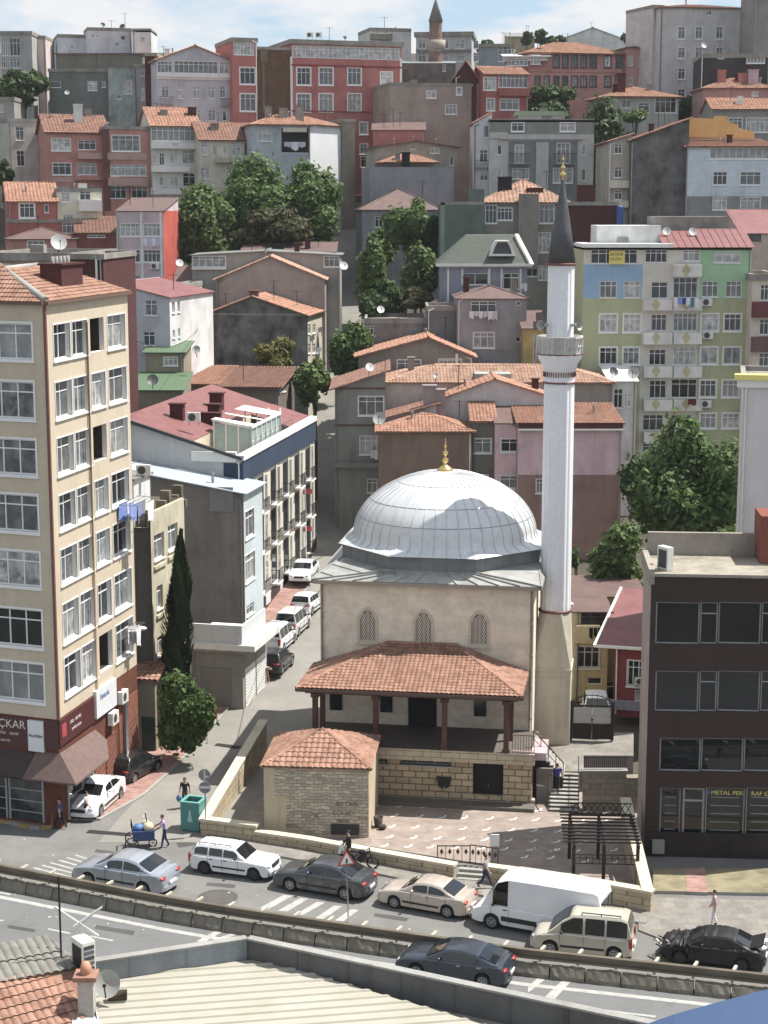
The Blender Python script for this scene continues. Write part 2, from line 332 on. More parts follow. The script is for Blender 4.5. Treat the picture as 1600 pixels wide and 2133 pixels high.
def roof_on(root, ml, W, D, h, roof, z_far=False):
    """roof = (type, rise, overhang, material, kind)"""
    ty, rise, o, mat = roof[:4]; kind = roof[4] if len(roof) > 4 else ('tile' if mat in (TILE, TILER, TILEP, TILEB) else 'sheet')
    pit, row = (.42, .48) if z_far else (.3, .4); m = MB(); S = lambda *p: slope(m, *p, kind=kind, pitch=pit, row=row)
    dz = -rise * o / max(.5, (D / 2 if ty in ('hip', 'gableX') else W / 2)) if ty in ('hip', 'gableX', 'gableY') else 0
    e = h + dz + .03; t = h + rise
    if ty == 'hip':
        k = min(W, D) / 2
        if W >= D:
            A, B = (k, D / 2, t), (W - k, D / 2, t)
            if W - 2 * k < .05: B = (W - k + .05, D / 2, t)
            S((-o,-o,e),(W+o,-o,e),B,A); S((W+o,D+o,e),(-o,D+o,e),A,B); S((-o,D+o,e),(-o,-o,e),A,A); S((W+o,-o,e),(W+o,D+o,e),B,B); ridge(m, A, B)
        else:
            A, B = (W / 2, k, t), (W / 2, D - k, t)
            S((-o,-o,e),(W+o,-o,e),A,A); S((W+o,D+o,e),(-o,D+o,e),B,B); S((-o,D+o,e),(-o,-o,e),A,B); S((W+o,-o,e),(W+o,D+o,e),B,A); ridge(m, A, B)
        for c_ in ((-o,-o,e),(W+o,-o,e)): ridge(m, c_, A if (c_[0] < 0 or W < D) else B, .1)
    elif ty == 'gableX':
        S((-o,-o,e),(W+o,-o,e),(W+o,D/2,t),(-o,D/2,t)); S((W+o,D+o,e),(-o,D+o,e),(-o,D/2,t),(W+o,D/2,t)); ridge(m, (-o,D/2,t+.03), (W+o,D/2,t+.03))
    elif ty == 'gableY':
        ap = roof[5] if len(roof) > 5 else .5; c = W * ap; zl = h + .03 - rise * o / c; zr = h + .03 - rise * o / (W - c)
        S((-o,D+o,zl),(-o,-o,zl),(c,-o,t),(c,D+o,t)); S((W+o,-o,zr),(W+o,D+o,zr),(c,D+o,t),(c,-o,t)); ridge(m, (c,-o,t+.03), (c,D+o,t+.03))
    elif ty == 'mono':
        S((-o,-o,h-rise*o/D+.03),(W+o,-o,h-rise*o/D+.03),(W+o,D+o,h+rise),(-o,D+o,h+rise))
    elif ty == 'monoR':      # high on the left
        S((W+o,-o,h+.03),(W+o,D+o,h+.03),(-o,D+o,h+rise),(-o,-o,h+rise))
    elif ty == 'monoL':      # high on the right
        S((-o,D+o,h+.03),(-o,-o,h+.03),(W+o,-o,h+rise),(W+o,D+o,h+rise))
    elif ty == 'flat':
        m.face([(.2,.2,h-.1),(W-.2,.2,h-.1),(W-.2,D-.2,h-.1),(.2,D-.2,h-.1)])
        ro = m.build('roof', mat, root, matrix=ml); p = MB(); th = .2; ov = o
        p.box((-ov,-ov,h-.25),(W+ov,th,h+rise)); p.box((-ov,D-th,h-.25),(W+ov,D+ov,h+rise)); p.box((-ov,th,h-.25),(th,D-th,h+rise)); p.box((W-th,th,h-.25),(W+ov,D-th,h+rise))
        p.build('parapet', roof[5] if len(roof) > 5 else CONC, root, matrix=ml); return ro
    return m.build('roof', mat, root, matrix=ml)
def house(key, label, box, z=0, phi=0, depth=8, wall_m=None, roof=('flat', .4, .05, None), wins=(), zb=None, cat='building', parent=None, name='apartment_house',
          frame=None, trim=0, mats=None, matfn=None, lines=((), ()), rwins=(), lwins=(), bands=(), balc=(), chim=(), reveal=.14, quoin=None, group=None, panes=None, far=None, sheen=None):
    xl, xr, yt, Y = box; xl, yt2 = zp(z, xl, yt); xr, _ = zp(z, xr, yt); yt = yt2; phi = R(phi)
    P0 = at(xl, yt, Y); far = (Y > 175) if far is None else far
    if zb is None: zb = T(Y) - 2.5
    fr = Frame(P0.x, P0.y, zb, phi); W = fr.front(xr, yt)[0]; h = P0.z - zb; D = depth
    if parent is None:
        root = thing(name, label, cat, fr.o, phi, group); ml = Matrix.Identity(4)
    else:
        root = HOUSES[parent][0]; ml = HOUSES[parent][1].m().inverted() @ fr.m()
    m = MB(); Ff = Facade((0, 0), (W, 0)); Fr_ = Facade((W, 0), (W, D)); Fb = Facade((W, D), (0, D)); Fl = Facade((0, D), (0, 0))
    rects = []
    for x0, y0, x1, y1, n, kw in expand(z, wins):
        a, zt = fr.front((x0 + x1) / 2 - (x1 - x0) / 2, (y0 + y1) / 2); c, _ = fr.front(x1, (y0 + y1) / 2); zt = fr.front((x0 + x1) / 2, y0)[1]; zl = fr.front((x0 + x1) / 2, y1)[1]
        if c - a > .12 and zt - zl > .12: rects.append(((a, zl, c, zt), n, kw))
    us = [fr.front(zp(z, u, 0)[0], yt)[0] for u in lines[0]]; zs = [fr.front(xl, zp(z, 0, q)[1])[1] for q in lines[1]]
    mf = (lambda u, q: matfn(u, q, us, zs)) if matfn else None
    hs = wall(m, Ff, 0, h, [r[0] for r in rects], reveal, 0, mf, us, zs)
    rr = []
    for x0, y0, x1, y1, n, kw in expand(z, rwins):
        a, _ = fr.side(x0, (y0 + y1) / 2, W); c, _ = fr.side(x1, (y0 + y1) / 2, W); zt = fr.side((x0 + x1) / 2, y0, W)[1]; zl = fr.side((x0 + x1) / 2, y1, W)[1]
        rr.append(((a, zl, c, zt), n, kw))
    wall(m, Fr_, 0, h, [r[0] for r in rr], reveal, 1 if (mats and len(mats) > 1 and not matfn) else 0)
    wall(m, Fb, 0, h); ll = []
    for x0, y0, x1, y1, n, kw in expand(z, lwins):
        a, _ = fr.side(x0, (y0 + y1) / 2, 0); c, _ = fr.side(x1, (y0 + y1) / 2, 0); zt = fr.side((x0 + x1) / 2, y0, 0)[1]; zl = fr.side((x0 + x1) / 2, y1, 0)[1]
        ll.append(((D - a, zl, D - c, zt), n, kw))
    wall(m, Fl, 0, h, [r[0] for r in ll], reveal)
    ty, rise = roof[0], roof[1]
    if ty == 'gableX':
        m.face([(0,D,h),(0,0,h),(0,D/2,h+rise)]); m.face([(W,0,h),(W,D,h),(W,D/2,h+rise)], 1 if mats and len(mats) > 1 and not matfn else 0)
    if ty == 'gableY': c = W * (roof[5] if len(roof) > 5 else .5); m.face([(0,0,h),(W,0,h),(c,0,h+rise)]); m.face([(W,D,h),(0,D,h),(c,D,h+rise)])
    if ty == 'mono': m.face([(0,D,h),(0,0,h),(0,D,h+rise)]); m.face([(W,0,h),(W,D,h),(W,D,h+rise)]); m.face([(W,D,h),(0,D,h),(0,D,h+rise),(W,D,h+rise)])
    if ty == 'monoR': m.face([(0,0,h),(W,0,h),(0,0,h+rise)]); m.face([(W,D,h),(0,D,h),(0,D,h+rise)]); m.face([(0,D,h),(0,0,h),(0,0,h+rise),(0,D,h+rise)])
    if ty == 'monoL': m.face([(0,0,h),(W,0,h),(W,0,h+rise)]); m.face([(W,D,h),(0,D,h),(W,D,h+rise)]); m.face([(W,0,h),(W,D,h),(W,D,h+rise),(W,0,h+rise)])
    ms = list(mats) if mats else [wall_m]
    m.build('wall', ms, root, matrix=ml)
    for F, lst in ((Ff, rects), (Fr_, rr), (Fl, ll)):
        for rect, n, kw in lst:
            kw = dict(kw); kw.setdefault('trim', trim); kw.setdefault('frame', frame); kw.setdefault('depth', reveal)
            if panes: kw.setdefault('pane', rng.choice(panes))
            kw.setdefault('tr', n > 1); window(root, ml, F, rect, n, **kw)
    ro = roof_on(root, ml, W, D, h, roof if roof[3] else (*roof[:3], DECK, *roof[4:]), far) if roof[0] != 'none' else None
    for (x0, x1, y0, y1, pr, mt) in bands:         # string courses, balcony fronts, strips standing proud of the wall
        X0, Y0 = zp(z, x0, y0); X1, Y1 = zp(z, x1, y1); a = fr.front(X0, (Y0 + Y1) / 2)[0]; c = fr.front(X1, (Y0 + Y1) / 2)[0]; zt = fr.front((X0 + X1) / 2, Y0)[1]; zl = fr.front((X0 + X1) / 2, Y1)[1]
        b = MB(); b.box((a, -pr, zl), (c, .0 if pr > .5 else -.002, zt)); b.build('balcony' if pr > .3 else 'band', mt, root, matrix=ml)
    for (x0, x1, y0, y1, pr) in balc:          # railed balconies: slab and bars
        X0, Y0 = zp(z, x0, y0); X1, Y1 = zp(z, x1, y1); a = fr.front(X0, (Y0 + Y1) / 2)[0]; c = fr.front(X1, (Y0 + Y1) / 2)[0]; zt = fr.front((X0 + X1) / 2, Y0)[1]; zl = fr.front((X0 + X1) / 2, Y1)[1]
        b = MB(); b.box((a, -pr, zl - .12), (c, -.002, zl)); sl = b.build('balcony', CONC, root, matrix=ml)
        g = MB(); k = max(4, int((c - a) / .16))
        for i in range(k + 1): u = a + .03 + (c - a - .06) * i / k; g.bar((u, -pr + .03, zl), (u, -pr + .03, zt), .025)
        g.bar((a, -pr + .03, zt), (c, -pr + .03, zt), .05); g.bar((a + .03, 0, zt), (a + .03, -pr, zt), .05); g.bar((c - .03, 0, zt), (c - .03, -pr, zt), .05)
        g.build('railing', DARKM, sl)
    if not far or rng.random() < .6:
        b = MB(); uu = W-.18 if rng.random() < .6 else .18; b.tube([(uu,-.09,h-.15),(uu,-.09,.2)], .05 if not far else .07, 6, 0, False)
        if rng.random() < .5: b.tube([(uu,-.09,h-.3),(uu+(-.5 if uu > 1 else .5),-.09,h-.05)], .05, 6, 0, False)
        b.build('downpipe', rng.choice([WHITE, STEEL, KERB_]), root, matrix=ml)
    if ro and W > 5:
        for _ in range(rng.choice([1, 2, 3])):
            b = MB(); x, y = rng.uniform(.12, .88)*W, rng.uniform(.2, .5)*D; zr = h
            if ty in ('hip', 'gableX'): zr = h + rise * (1 - abs(y - D / 2) / (D / 2)) * .9
            elif ty == 'gableY': zr = h + rise * (1 - abs(x - W / 2) / (W / 2))
            elif ty == 'mono': zr = h + rise * fd if False else h + rise * y / D
            elif ty == 'monoR': zr = h + rise * (1 - x / W)
            elif ty == 'monoL': zr = h + rise * x / W
            k = rng.random()
            if k < .45:
                hh = rng.uniform(1.4, 2.6); b.tube([(x, y, zr - .3), (x, y, zr + hh)], .035, 5); b.bar((x - .5, y, zr + hh - .1), (x + .5, y, zr + hh - .1), .03)
                for q in range(5): b.bar((x - .5 + .25 * q, y - .25, zr + hh - .1), (x - .5 + .25 * q, y + .25, zr + hh - .1), .02)
                b.build('aerial', DARKM, ro)
            elif k < .75: b.tube([(x, y, zr - .3), (x, y, zr + .7)], .1, 8); b.tube([(x, y, zr + .7), (x, y, zr + .8)], .17, 8); b.build('vent_pipe', STEEL, ro)
            elif ty == 'flat': b.box((x - .5, y - .4, zr - .1), (x + .5, y + .4, zr + .8)); b.build('roof_box', rng.choice([CONC, WHITE, SHGRY]), ro)
            else: b.box((x - .28, y - .25, zr - .5), (x + .28, y + .25, zr + .85)); b.box((x - .36, y - .33, zr + .85), (x + .36, y + .33, zr + .95)); b.build('chimney', rng.choice([CONC, MAROON, OFFW]), ro)
    for (fu, fd, cw, ch, mt) in chim:
        b = MB(); x, y = W * fu, D * fd; zr = h
        if ty in ('hip', 'gableX'): zr = h + rise * (1 - abs(y - D / 2) / (D / 2)) * .8
        elif ty == 'gableY': zr = h + rise * (1 - abs(x - W / 2) / (W / 2)) * .8
        elif ty == 'mono': zr = h + rise * fd
        b.box((x - cw / 2, y - .35, zr - .6), (x + cw / 2, y + .35, zr + ch)); b.box((x - cw / 2 - .07, y - .42, zr + ch), (x + cw / 2 + .07, y + .42, zr + ch + .12))
        b.build('chimney', mt, ro)
    HOUSES[key] = (root, fr, W, D, h); return root
def P(name, c, k=1.0, var=.22, st=.35): return plaster(name, c, k, var, st)
GREYW = P('wall_grey_render', (150,146,142)); DKGREY = P('wall_dark_grey', (92,92,90)); LAV = P('wall_lavender_grey', (186,184,194)); CREAM = P('wall_cream', (206,198,178)); BROWN = P('wall_brown_render', (168,148,134)); REDW = P('wall_red', (190,112,104)); SALMON = P('wall_salmon', (194,130,116)); PINK = P('wall_pink', (196,166,170)); OFFW = P('wall_off_white', (222,222,220), .9); BLUEW = P('wall_pale_blue', (176,188,206)); TAN = P('wall_tan', (176,164,146))
# ------------------------------------------------------------------ ground, roads, pavements
def ground_mat(name, srgb, k=1, var=.3, cracks=0, sc_=.35, fine=.2):
    col = dk(s2l(srgb), k); m, t, b = new_mat(name); g = NB(t); v = g.coord()
    c = g.mix(g.ramp(g.noise(v, sc_, 6, .65), .3, .72), dk(col, 1 - var), dk(col, 1 + var * .4)); c = g.mix(1.0, c, g.ramp(g.noise(v, 14, 3, .7), .25, .75, (1-fine,1-fine,1-fine,1), (1+fine*.4,1+fine*.4,1+fine*.4,1)), 'MULTIPLY')
    pt = g.ramp(g.noise(v, .9, 3, .5), .62, .64); c = g.mix(.22, c, g.mix(pt, (1,1,1), (.72,.72,.72)), 'MULTIPLY')
    if cracks:
        vo = g.n('ShaderNodeTexVoronoi', feature='DISTANCE_TO_EDGE'); vo.inputs['Scale'].default_value = .28; nn = g.n('ShaderNodeTexNoise'); nn.inputs['Scale'].default_value = 1.4
        vm = g.n('ShaderNodeVectorMath', operation='MULTIPLY_ADD'); g.l(v, nn.inputs['Vector']); g.l(nn.outputs['Color'], vm.inputs[0]); vm.inputs[1].default_value = (.9,.9,0); g.l(v, vm.inputs[2]); g.l(vm.outputs[0], vo.inputs['Vector'])
        c = g.mix(g.ramp(vo.outputs['Distance'], 0, .008, (.45,.45,.45,1), (0,0,0,1)), c, dk(col, .6))
    g.l(c, b.inputs['Base Color']); b.inputs['Roughness'].default_value = .9; b.inputs['Specular IOR Level'].default_value = .25; g.bump(g.noise(v, 25, 3), b, .2, .01); return m
ASPH = ground_mat('asphalt_worn', (120,118,114), .95, .22, 1); ASPHD = ground_mat('asphalt_highway', (112,112,112), .95, .16, 0); ASPHS = ground_mat('asphalt_side_street', (150,145,136), .8, .2, 1)
SOIL = ground_mat('hillside_soil', (112,104,84), .55, .5, 0, .2); PAVER = block_mat('paving_red', (178,132,120), .85, .4, .2, .012, (.26,.21,.19), .25, .2, .5, 0, True); SIDEW = block_mat('pavement_slabs', (166,160,150), .62, .62, .62, .012, (.16,.15,.14), .14, .2, .5, 0, True)
YARD = block_mat('courtyard_paving', (192,172,158), .6, .42, .21, .01, (.28,.23,.2), .12, .2, .5, 0, True); DRYG = ground_mat('dry_grass', (160,148,108), .75, .5, 0, .9); KERBM = ground_mat('kerb_stone', (176,172,164), .75, .2)
PAINT = ground_mat('road_paint', (206,204,196), .65, .3, 0, 2.5); PAINTY = ground_mat('road_paint_yellow', (196,160,80), .8, .4, 0, 2)
m_ = MB(); YS = [-60, 30] + [90 + 2 * i for i in range(0, 180)] + [455, 460, 520, 600, 700, 1200, 3000]; XS = [-1500, -500, -200] + [-110 + 10 * i for i in range(23)] + [200, 500, 1500]
g_idx = {}
rg = random.Random(3)
for j, y in enumerate(YS):
    for i, x in enumerate(XS): m_.v.append((x, y, T(y) - .06 + (rg.uniform(-.3, .1) if y > 112 and not (-12 < x < 6 and y < 240) else 0)))
for j in range(len(YS) - 1):
    for i in range(len(XS) - 1): a = j * len(XS) + i; m_.f.append([a, a + 1, a + 1 + len(XS), a + len(XS)]); m_.m.append(0); m_.sm.append(True)
tag(m_.build('ground', SOIL), kind='structure')
def sheet(name, pts, mat, kind='structure', z=None): m = MB(); m.face(pts); return tag(m.build(name, mat, origin=pts[0]), kind=kind)
def gp(lst, z=0.0, k=0): return [onz(*zp(k, x, y), z) for x, y in lst]
def strip(name, centre, mat, lift, dz=0.0):
    """a road strip draped on the ground: centre = (Y, x left, x right)"""
    m = MB(); ys = []
    for (ya, la, ra), (yb, lb, rb) in zip(centre, centre[1:]):
        y = ya
        while y < yb - .01: f = (y - ya) / (yb - ya); ys.append((y, la + (lb - la) * f, ra + (rb - ra) * f)); y += 1.0
    ys.append(centre[-1])
    for a, b in zip(ys, ys[1:]): m.face([(a[1], a[0], T(a[0]) + lift), (a[2], a[0], T(a[0]) + lift), (b[2], b[0], T(b[0]) + lift), (b[1], b[0], T(b[0]) + lift)])
    return tag(m.build(name, mat), kind='structure')
RAILPX = [(-260,1752),(0,1805),(180,1839),(360,1873),(500,1896),(860,1948),(1100,1981),(1600,2034),(1900,2062)]
RAIL = [onz(x, y, 1.0) for x, y in RAILPX]
RAIL = [Vector((p.x, p.y, 0)) for p in RAIL]
far0, farN = RAIL[0] + (RAIL[0] - RAIL[1]) * 6, RAIL[-1] + (RAIL[-1] - RAIL[-2]) * 8
line = [far0] + RAIL + [farN]
m_ = MB()
for a, b in zip(line, line[1:]): m_.face([(a.x, a.y, .004), (a.x, a.y - 26, .004), (b.x, b.y - 26, .004), (b.x, b.y, .004)])
tag(m_.build('highway', ASPHD), kind='structure')
m_ = MB()
for a, b in zip(line, line[1:]): m_.face([(a.x, a.y, .004), (b.x, b.y, .004), (b.x, max(b.y + 16, 93), .004), (a.x, max(a.y + 16, 93), .004)])
tag(m_.build('service_road', ASPH), kind='structure')
strip('side_street', [(84,-14.6,-7.4),(93,-13.2,-5.6),(100,-12.2,-4.0),(108,-9.6,-2.6),(120,-8.0,-1.6),(142,-5.6,.2),(155,-6.6,.4),(172,-7.2,-2.2),(190,-6.6,-2.6),(238,-6.6,-2.9)], ASPHS, .012)
m_ = MB()
def raised(name, pts, mat, h, kerb=None):
    m = MB(); z0 = pts[0].z; top = [Vector((p.x, p.y, z0 + h)) for p in pts]; m.face(top)
    for i in range(len(pts)): j = (i + 1) % len(pts); m.face([pts[i], pts[j], top[j], top[i]], 1)
    return tag(m.build(name, [mat, kerb or KERBM], origin=pts[0]), kind='structure')
# pavement with parked cars left of the side street, rising with it
m_ = MB(); pv = [(87.2,-18.5,-15.0),(91,-17.6,-13.2),(96,-15.8,-12.0),(102,-14.8,-10.6),(110,-11.4,-9.0),(120,-10.2,-7.6),(136,-6.9,-5.2)]
def pv_at(y):
    for a, b in zip(pv, pv[1:]):
        if y <= b[0]: f = (y - a[0]) / (b[0] - a[0]); return a[1] + (b[1] - a[1]) * f, a[2] + (b[2] - a[2]) * f
y = 87.2
while y < 135.5:
    (l0, r0), (l1, r1) = pv_at(y), pv_at(min(y + 1, 136)); z0, z1 = T(y) + .11, T(y + 1) + .11
    m_.face([(l0,y,z0),(r0-.18,y,z0),(r1-.18,y+1,z1),(l1,y+1,z1)]); m_.face([(r0-.18,y,z0),(r0,y,z0),(r1,y+1,z1),(r1-.18,y+1,z1)],1); m_.face([(r0,y,z0-.12),(r1,y+1,z1-.12),(r1,y+1,z1),(r0,y,z0)],1); y += 1
m_.face([(-18.5,87.2,0),(-15,87.2,0),(-15,87.2,.11),(-18.5,87.2,.11)],1)
tag(m_.build('street_pavement', [PAVER, KERBM]), kind='structure')
raised('corner_pavement', gp([(-260,1640),(-200,1706),(0,1712),(60,1726),(112,1722),(180,1690),(150,1640)]), PAVER, .1)
m_ = MB()
kp = gp([(0,1713),(20,1716),(42,1722),(62,1726),(84,1728),(112,1724)])
for i, (a, b) in enumerate(zip(kp, kp[1:])): m_.bar(a + Vector((0,0,.07)), b + Vector((0,0,.07)), .22, .15, i % 2)
tag(m_.build('painted_kerb', [PAINTY, KERBM]), kind='structure')
# courtyard, pavement before its wall, pavement right, dry verge
raised('courtyard', gp([(470,1748),(560,1648),(780,1640),(1140,1640),(1345,1640),(1345,1850),(1060,1812),(760,1765)]), YARD, .1)
raised('wall_pavement', gp([(430,1740),(530,1757),(760,1792),(945,1826),(1360,1888),(1345,1928),(1060,1880),(800,1826),(560,1783),(440,1762)]), SIDEW, .11)
raised('office_pavement', gp([(1330,1872),(1760,1882),(1800,1985),(1420,1975),(1330,1940)]), SIDEW, .08)
raised('verge', gp([(1360,1815),(1760,1815),(1760,1870),(1360,1862)]), DRYG, .16)
raised('brick_path', gp([(1426,1814),(1468,1814),(1474,1866),(1430,1864)]), PAVER, .175)
# markings
m_ = MB()
def mark(m, pts, z=.0085): m.face([Vector((p.x, p.y, z)) for p in pts])
def linemark(m, a, b, w_, z=.0085): d = (b - a).normalized(); n = Vector((-d.y, d.x, 0)) * w_ / 2; mark(m, [a - n, b - n, b + n, a + n], z)
off = [p + Vector((-.3, -1.05, 0)) for p in line]
for a, b in zip(off, off[1:]): linemark(m_, a, b, .3)
for x0, y0, x1, y1 in ((585,1893,605,1865),(620,1898,642,1871),(655,1903,677,1878)): pass
for k_, q in ((12,[(580,1060),(740,975),(800,980),(640,1068)]),(12,[(700,1080),(850,995),(905,1000),(760,1085)]),(12,[(820,1105),(960,1020),(1015,1025),(870,1108)]),(12,[(950,1130),(1075,1045),(1130,1050),(1005,1135)]),(12,[(1080,1145),(1190,1068),(1240,1075),(1140,1148)])): mark(m_, gp(q, 0, k_), .0105)
for k_, q in ((14,[(0,1330),(105,1235),(165,1240),(30,1348),(0,1368)]),(14,[(110,1400),(270,1248),(325,1255),(175,1415)])): mark(m_, gp(q, 0, k_), .0105)
for k_, a, b, w_ in ((15,(1330,585),(1500,490),.35),(15,(1480,560),(1640,500),.3),(15,(320,497),(470,528),.14),(15,(600,545),(755,576),.14),(15,(0,255),(70,268),.14),(15,(0,440),(25,442),.14),(14,(400,1475),(850,1530),.16),(12,(640,1210),(860,1290),.25),(12,(420,1230),(620,1265),.2)):
    p, q = gp([a, b], 0, k_); linemark(m_, p, q, w_, .0125)
for i in range(6):
    a, b = gp([(225 + 62 * i * .9, 1305 - i * 17), (470 + 62 * i * .55, 1365 - i * 20)], 0, 9); linemark(m_, a, b, .13)
tag(m_.build('road_markings', PAINT), kind='structure')
m_ = MB()
for j, (yy, x0, dx) in enumerate(((328,70,135),(388,180,136),(452,160,138),(512,135,142),(563,108,142),(630,940,150))):
    for i in range(12 if j < 5 else 2):
        x = x0 + dx * i + (rng.uniform(-8, 8)); 
        if x > 1480 or (j == 5 and i > 1): continue
        a, b, c = gp([(x - 22, yy + 8 + i * 4), (x + 8, yy + 4 + i * 4), (x + 20, yy - 8 + i * 4)], .1, 13)
        linemark(m_, a, b, .12, .106); linemark(m_, b, c, .12, .107)
for x, y in ((1290,655),(1460,660),(1120,590),(1455,590),(975,585)): 
    a, b, c = gp([(x - 22, y + 6), (x + 10, y + 3), (x + 20, y - 8)], .1, 13); linemark(m_, a, b, .12, .106); linemark(m_, b, c, .12, .107)
tag(m_.build('courtyard_markings', WHITE), kind='structure')
# drain grilles and manholes
m_ = MB()
for k_, a, b in ((9,(585,1063),(880,1088)),(9,(1440,505),(1600,525))):
    p, q = gp([a, b], 0, k_); zz = T(p.y) + .025; linemark(m_, p, q, .45, zz)
tag(m_.build('drain_grilles', simple('grille_black',(34,32,30),1,.7)), kind='structure')
m_ = MB(); c_ = onz(*zp(12, 300, 990)); 
for r_, z_, mi_ in ((.95,.0065,0),(.72,.0078,1)): m_.face([(c_.x + r_ * math.cos(t * .2618), c_.y + r_ * math.sin(t * .2618), z_) for t in range(24)], mi_)
tag(m_.build('manhole_cover', [ground_mat('patch_dark',(84,82,80),1,.3), ground_mat('cast_iron',(92,88,82),1,.3)]), kind='structure')

# repairs, stains and litter on the roads
m_ = MB()
for k_, q in ((12,[(20,620),(120,590),(160,640),(40,660)]),(12,[(230,890),(420,905),(410,930),(220,912)]),(13,[(60,960),(260,990),(240,1010),(50,980)]),(9,[(640,1180),(860,1210),(840,1230),(630,1200)]),(14,[(840,1000),(1000,1015),(980,1040),(830,1020)]),(15,[(640,470),(900,510),(890,540),(630,495)]),(15,[(60,470),(240,500),(230,520),(50,490)]),(9,[(700,760),(800,720),(830,735),(730,780)])): mark(m_, gp(q, 0, k_), .0062)
tag(m_.build('asphalt_repairs', ground_mat('asphalt_repair',(92,90,88),.8,.25,1)), kind='structure')
m_ = MB(); rl2 = random.Random(21)
for i in range(150):
    x, y = rl2.uniform(0,1600), rl2.uniform(1690,1960); p = onz(x, y, .012); s_ = rl2.uniform(.02,.07); a = rl2.uniform(0,6); d = Vector((math.cos(a),math.sin(a),0))*s_; e = Vector((-d.y,d.x,0))*.6; m_.face([p-d-e, p+d-e, p+d+e+Vector((0,0,.02)), p-d+e])
tag(m_.build('litter', P_LIT if False else simple('litter_pale',(190,186,176),.8,.9,var=.5)), kind='stuff')
# ------------------------------------------------------------------ the hillside houses (coordinates: enlarged views of the photograph)
G1, G2 = DKGREY, GREYW
# far rows, top left
house('tl_tower', 'grey concrete block with glazed loggias at the top left edge of the hill', (0,195,205,262), 1, 0, 8, P('wall_weathered_grey',(168,166,160)), ('flat',.3,.1,None), wins=[([(8,45),(60,125)],[(235,345),(360,420)],3)])
house('tl_pink', 'narrow blank pinkish wall house behind the top left concrete block', (190,280,232,266), 1, 0, 7, P('wall_pale_pink',(214,198,192)), ('flat',.3,.02,None))
house('white_l', 'low white flat roofed house on the left skyline with a rooftop water tank', (355,545,222,270), 1, 15, 8, P('wall_blue_white',(200,206,212)), ('flat',.3,.02,None), wins=[(430,460,280,305,1)])
house('white_r', 'bright white cubic house on the left skyline with satellite dishes on top', (540,812,178,268), 1, 15, 6, None, ('flat',.25,.02,None), mats=[P('wall_blue_white',(200,206,212)), OFFW], wins=[(560,585,212,236,1),(592,615,212,236,1),(745,775,220,248,1),(710,740,262,290,1)])
house('white_r2', 'white wall house with one small square window on the left skyline', (815,932,188,266), 1, 0, 7, OFFW, ('flat',.3,.0,None), wins=[(868,897,228,258,1)])
house('olive_low', 'low brown walled house with an orange lean-to roof under the white skyline houses', (345,880,335,258), 1, 0, 8, P('wall_olive',(122,118,104)), ('mono',0.7,.2,TILE))
house('darkgreen', 'very dark grey green flat roofed house with three small windows', (300,665,432,246), 1, 0, 8, P('wall_dark_green_grey',(112,118,112)), ('flat',.2,.1,None), wins=[(310,375,500,540,1),(540,600,500,560,2),(628,652,500,540,1)])
house('mint', 'patchy mint green house with a slanting flat roof and a dark opening', (665,830,410,244), 1, 0, 8, P('wall_mint',(156,172,164),1,.4,.6), ('mono',0.4,.25,SHGRY), wins=[(760,815,490,580,1),(720,750,585,610,1)])
house('narrowgrey', 'narrow lavender grey house squeezed beside a maroon wall', (825,905,405,243), 1, 0, 8, P('wall_lav2',(158,156,162)), ('flat',.2,.05,None), wins=[(868,892,400,470,2),(868,892,540,620,2)])
house('maroon_slim', 'tall blank maroon side wall beside the lavender house', (893,968,335,240), 1, 0, 9, MAROON, ('flat',.2,.05,None))
house('lavender', 'lavender grey four storey house with a glazed white top floor strip', (966,1442,368,235), 1, 16, 9, LAV, ('gableY',1.95,.35,TILEP), wins=[(972,1062,378,448,4,{'trim':.05}),(1075,1345,378,452,9,{'trim':.05}),(1355,1415,380,455,2,{'trim':.05}),(998,1042,530,602,2),([(1098,1138),(1190,1238),(1283,1326)],[(532,608)],2),(1358,1392,532,602,2),([(1195,1240),(1285,1332)],[(678,745)],2),(1375,1400,690,745,1)], bands=[(966,1442,455,478,.35,WHITE),(966,1442,478,492,.15,WHITE)], balc=[(985,1065,600,645,.7),(1360,1425,610,650,.7)])
house('beige_small', 'plain pale beige house with two stacked windows left of the salmon block', (50,262,742,231), 1, 25, 9, P('wall_pale_beige',(186,182,172)), ('flat',.25,.05,None), wins=[(98,148,782,866,2),(104,152,930,1026,2)])
house('edge_grey', 'grey house cut off by the left picture edge above the red tiled cottage', (-60,86,610,236), 1, 0, 8, GREYW, ('flat',.25,.1,None), wins=[(2,20,645,692,1),(5,20,782,865,1)])
house('salmon', 'salmon three storey block with a worn tiled roof and a projecting bay', (285,662,812,224), 1, 18, 9, SALMON, ('gableX',2.3,.35,TILEB), wins=[(318,436,855,930,3,{'trim':.06}),(482,592,866,924,3),(326,440,1006,1078,3,{'trim':.06}),(480,596,1006,1078,3),(500,610,1150,1225,3,{'pane':PD}),(326,430,1150,1225,3)], bands=[(476,634,944,982,.8,P('panel_dirty_pink',(190,150,140))),(462,640,1082,1112,.6,SALMON),(320,470,1095,1125,.06,P('panel_dirty_pink',(190,150,140)))], chim=[(.58,.3,1.1,2.4,OFFW),(.78,.5,.8,1.2,CONC)])
house('salmon_bay', '', (640,936,785,225), 1, 18, 6, SALMON, ('flat',.15,.12,None), parent='salmon', wins=[(692,862,836,932,4,{'trim':.08}),(680,905,1015,1086,5),(680,780,1150,1225,3,{'pane':PD}),(812,912,1152,1222,3,{'pane':PD})], bands=[(664,906,945,986,.1,P('panel_dirty_pink',(190,150,140))),(666,910,1098,1148,.5,P('panel_dirty_pink',(190,150,140))),(636,680,790,1300,.05,P('brick_brown',(120,74,64)))])
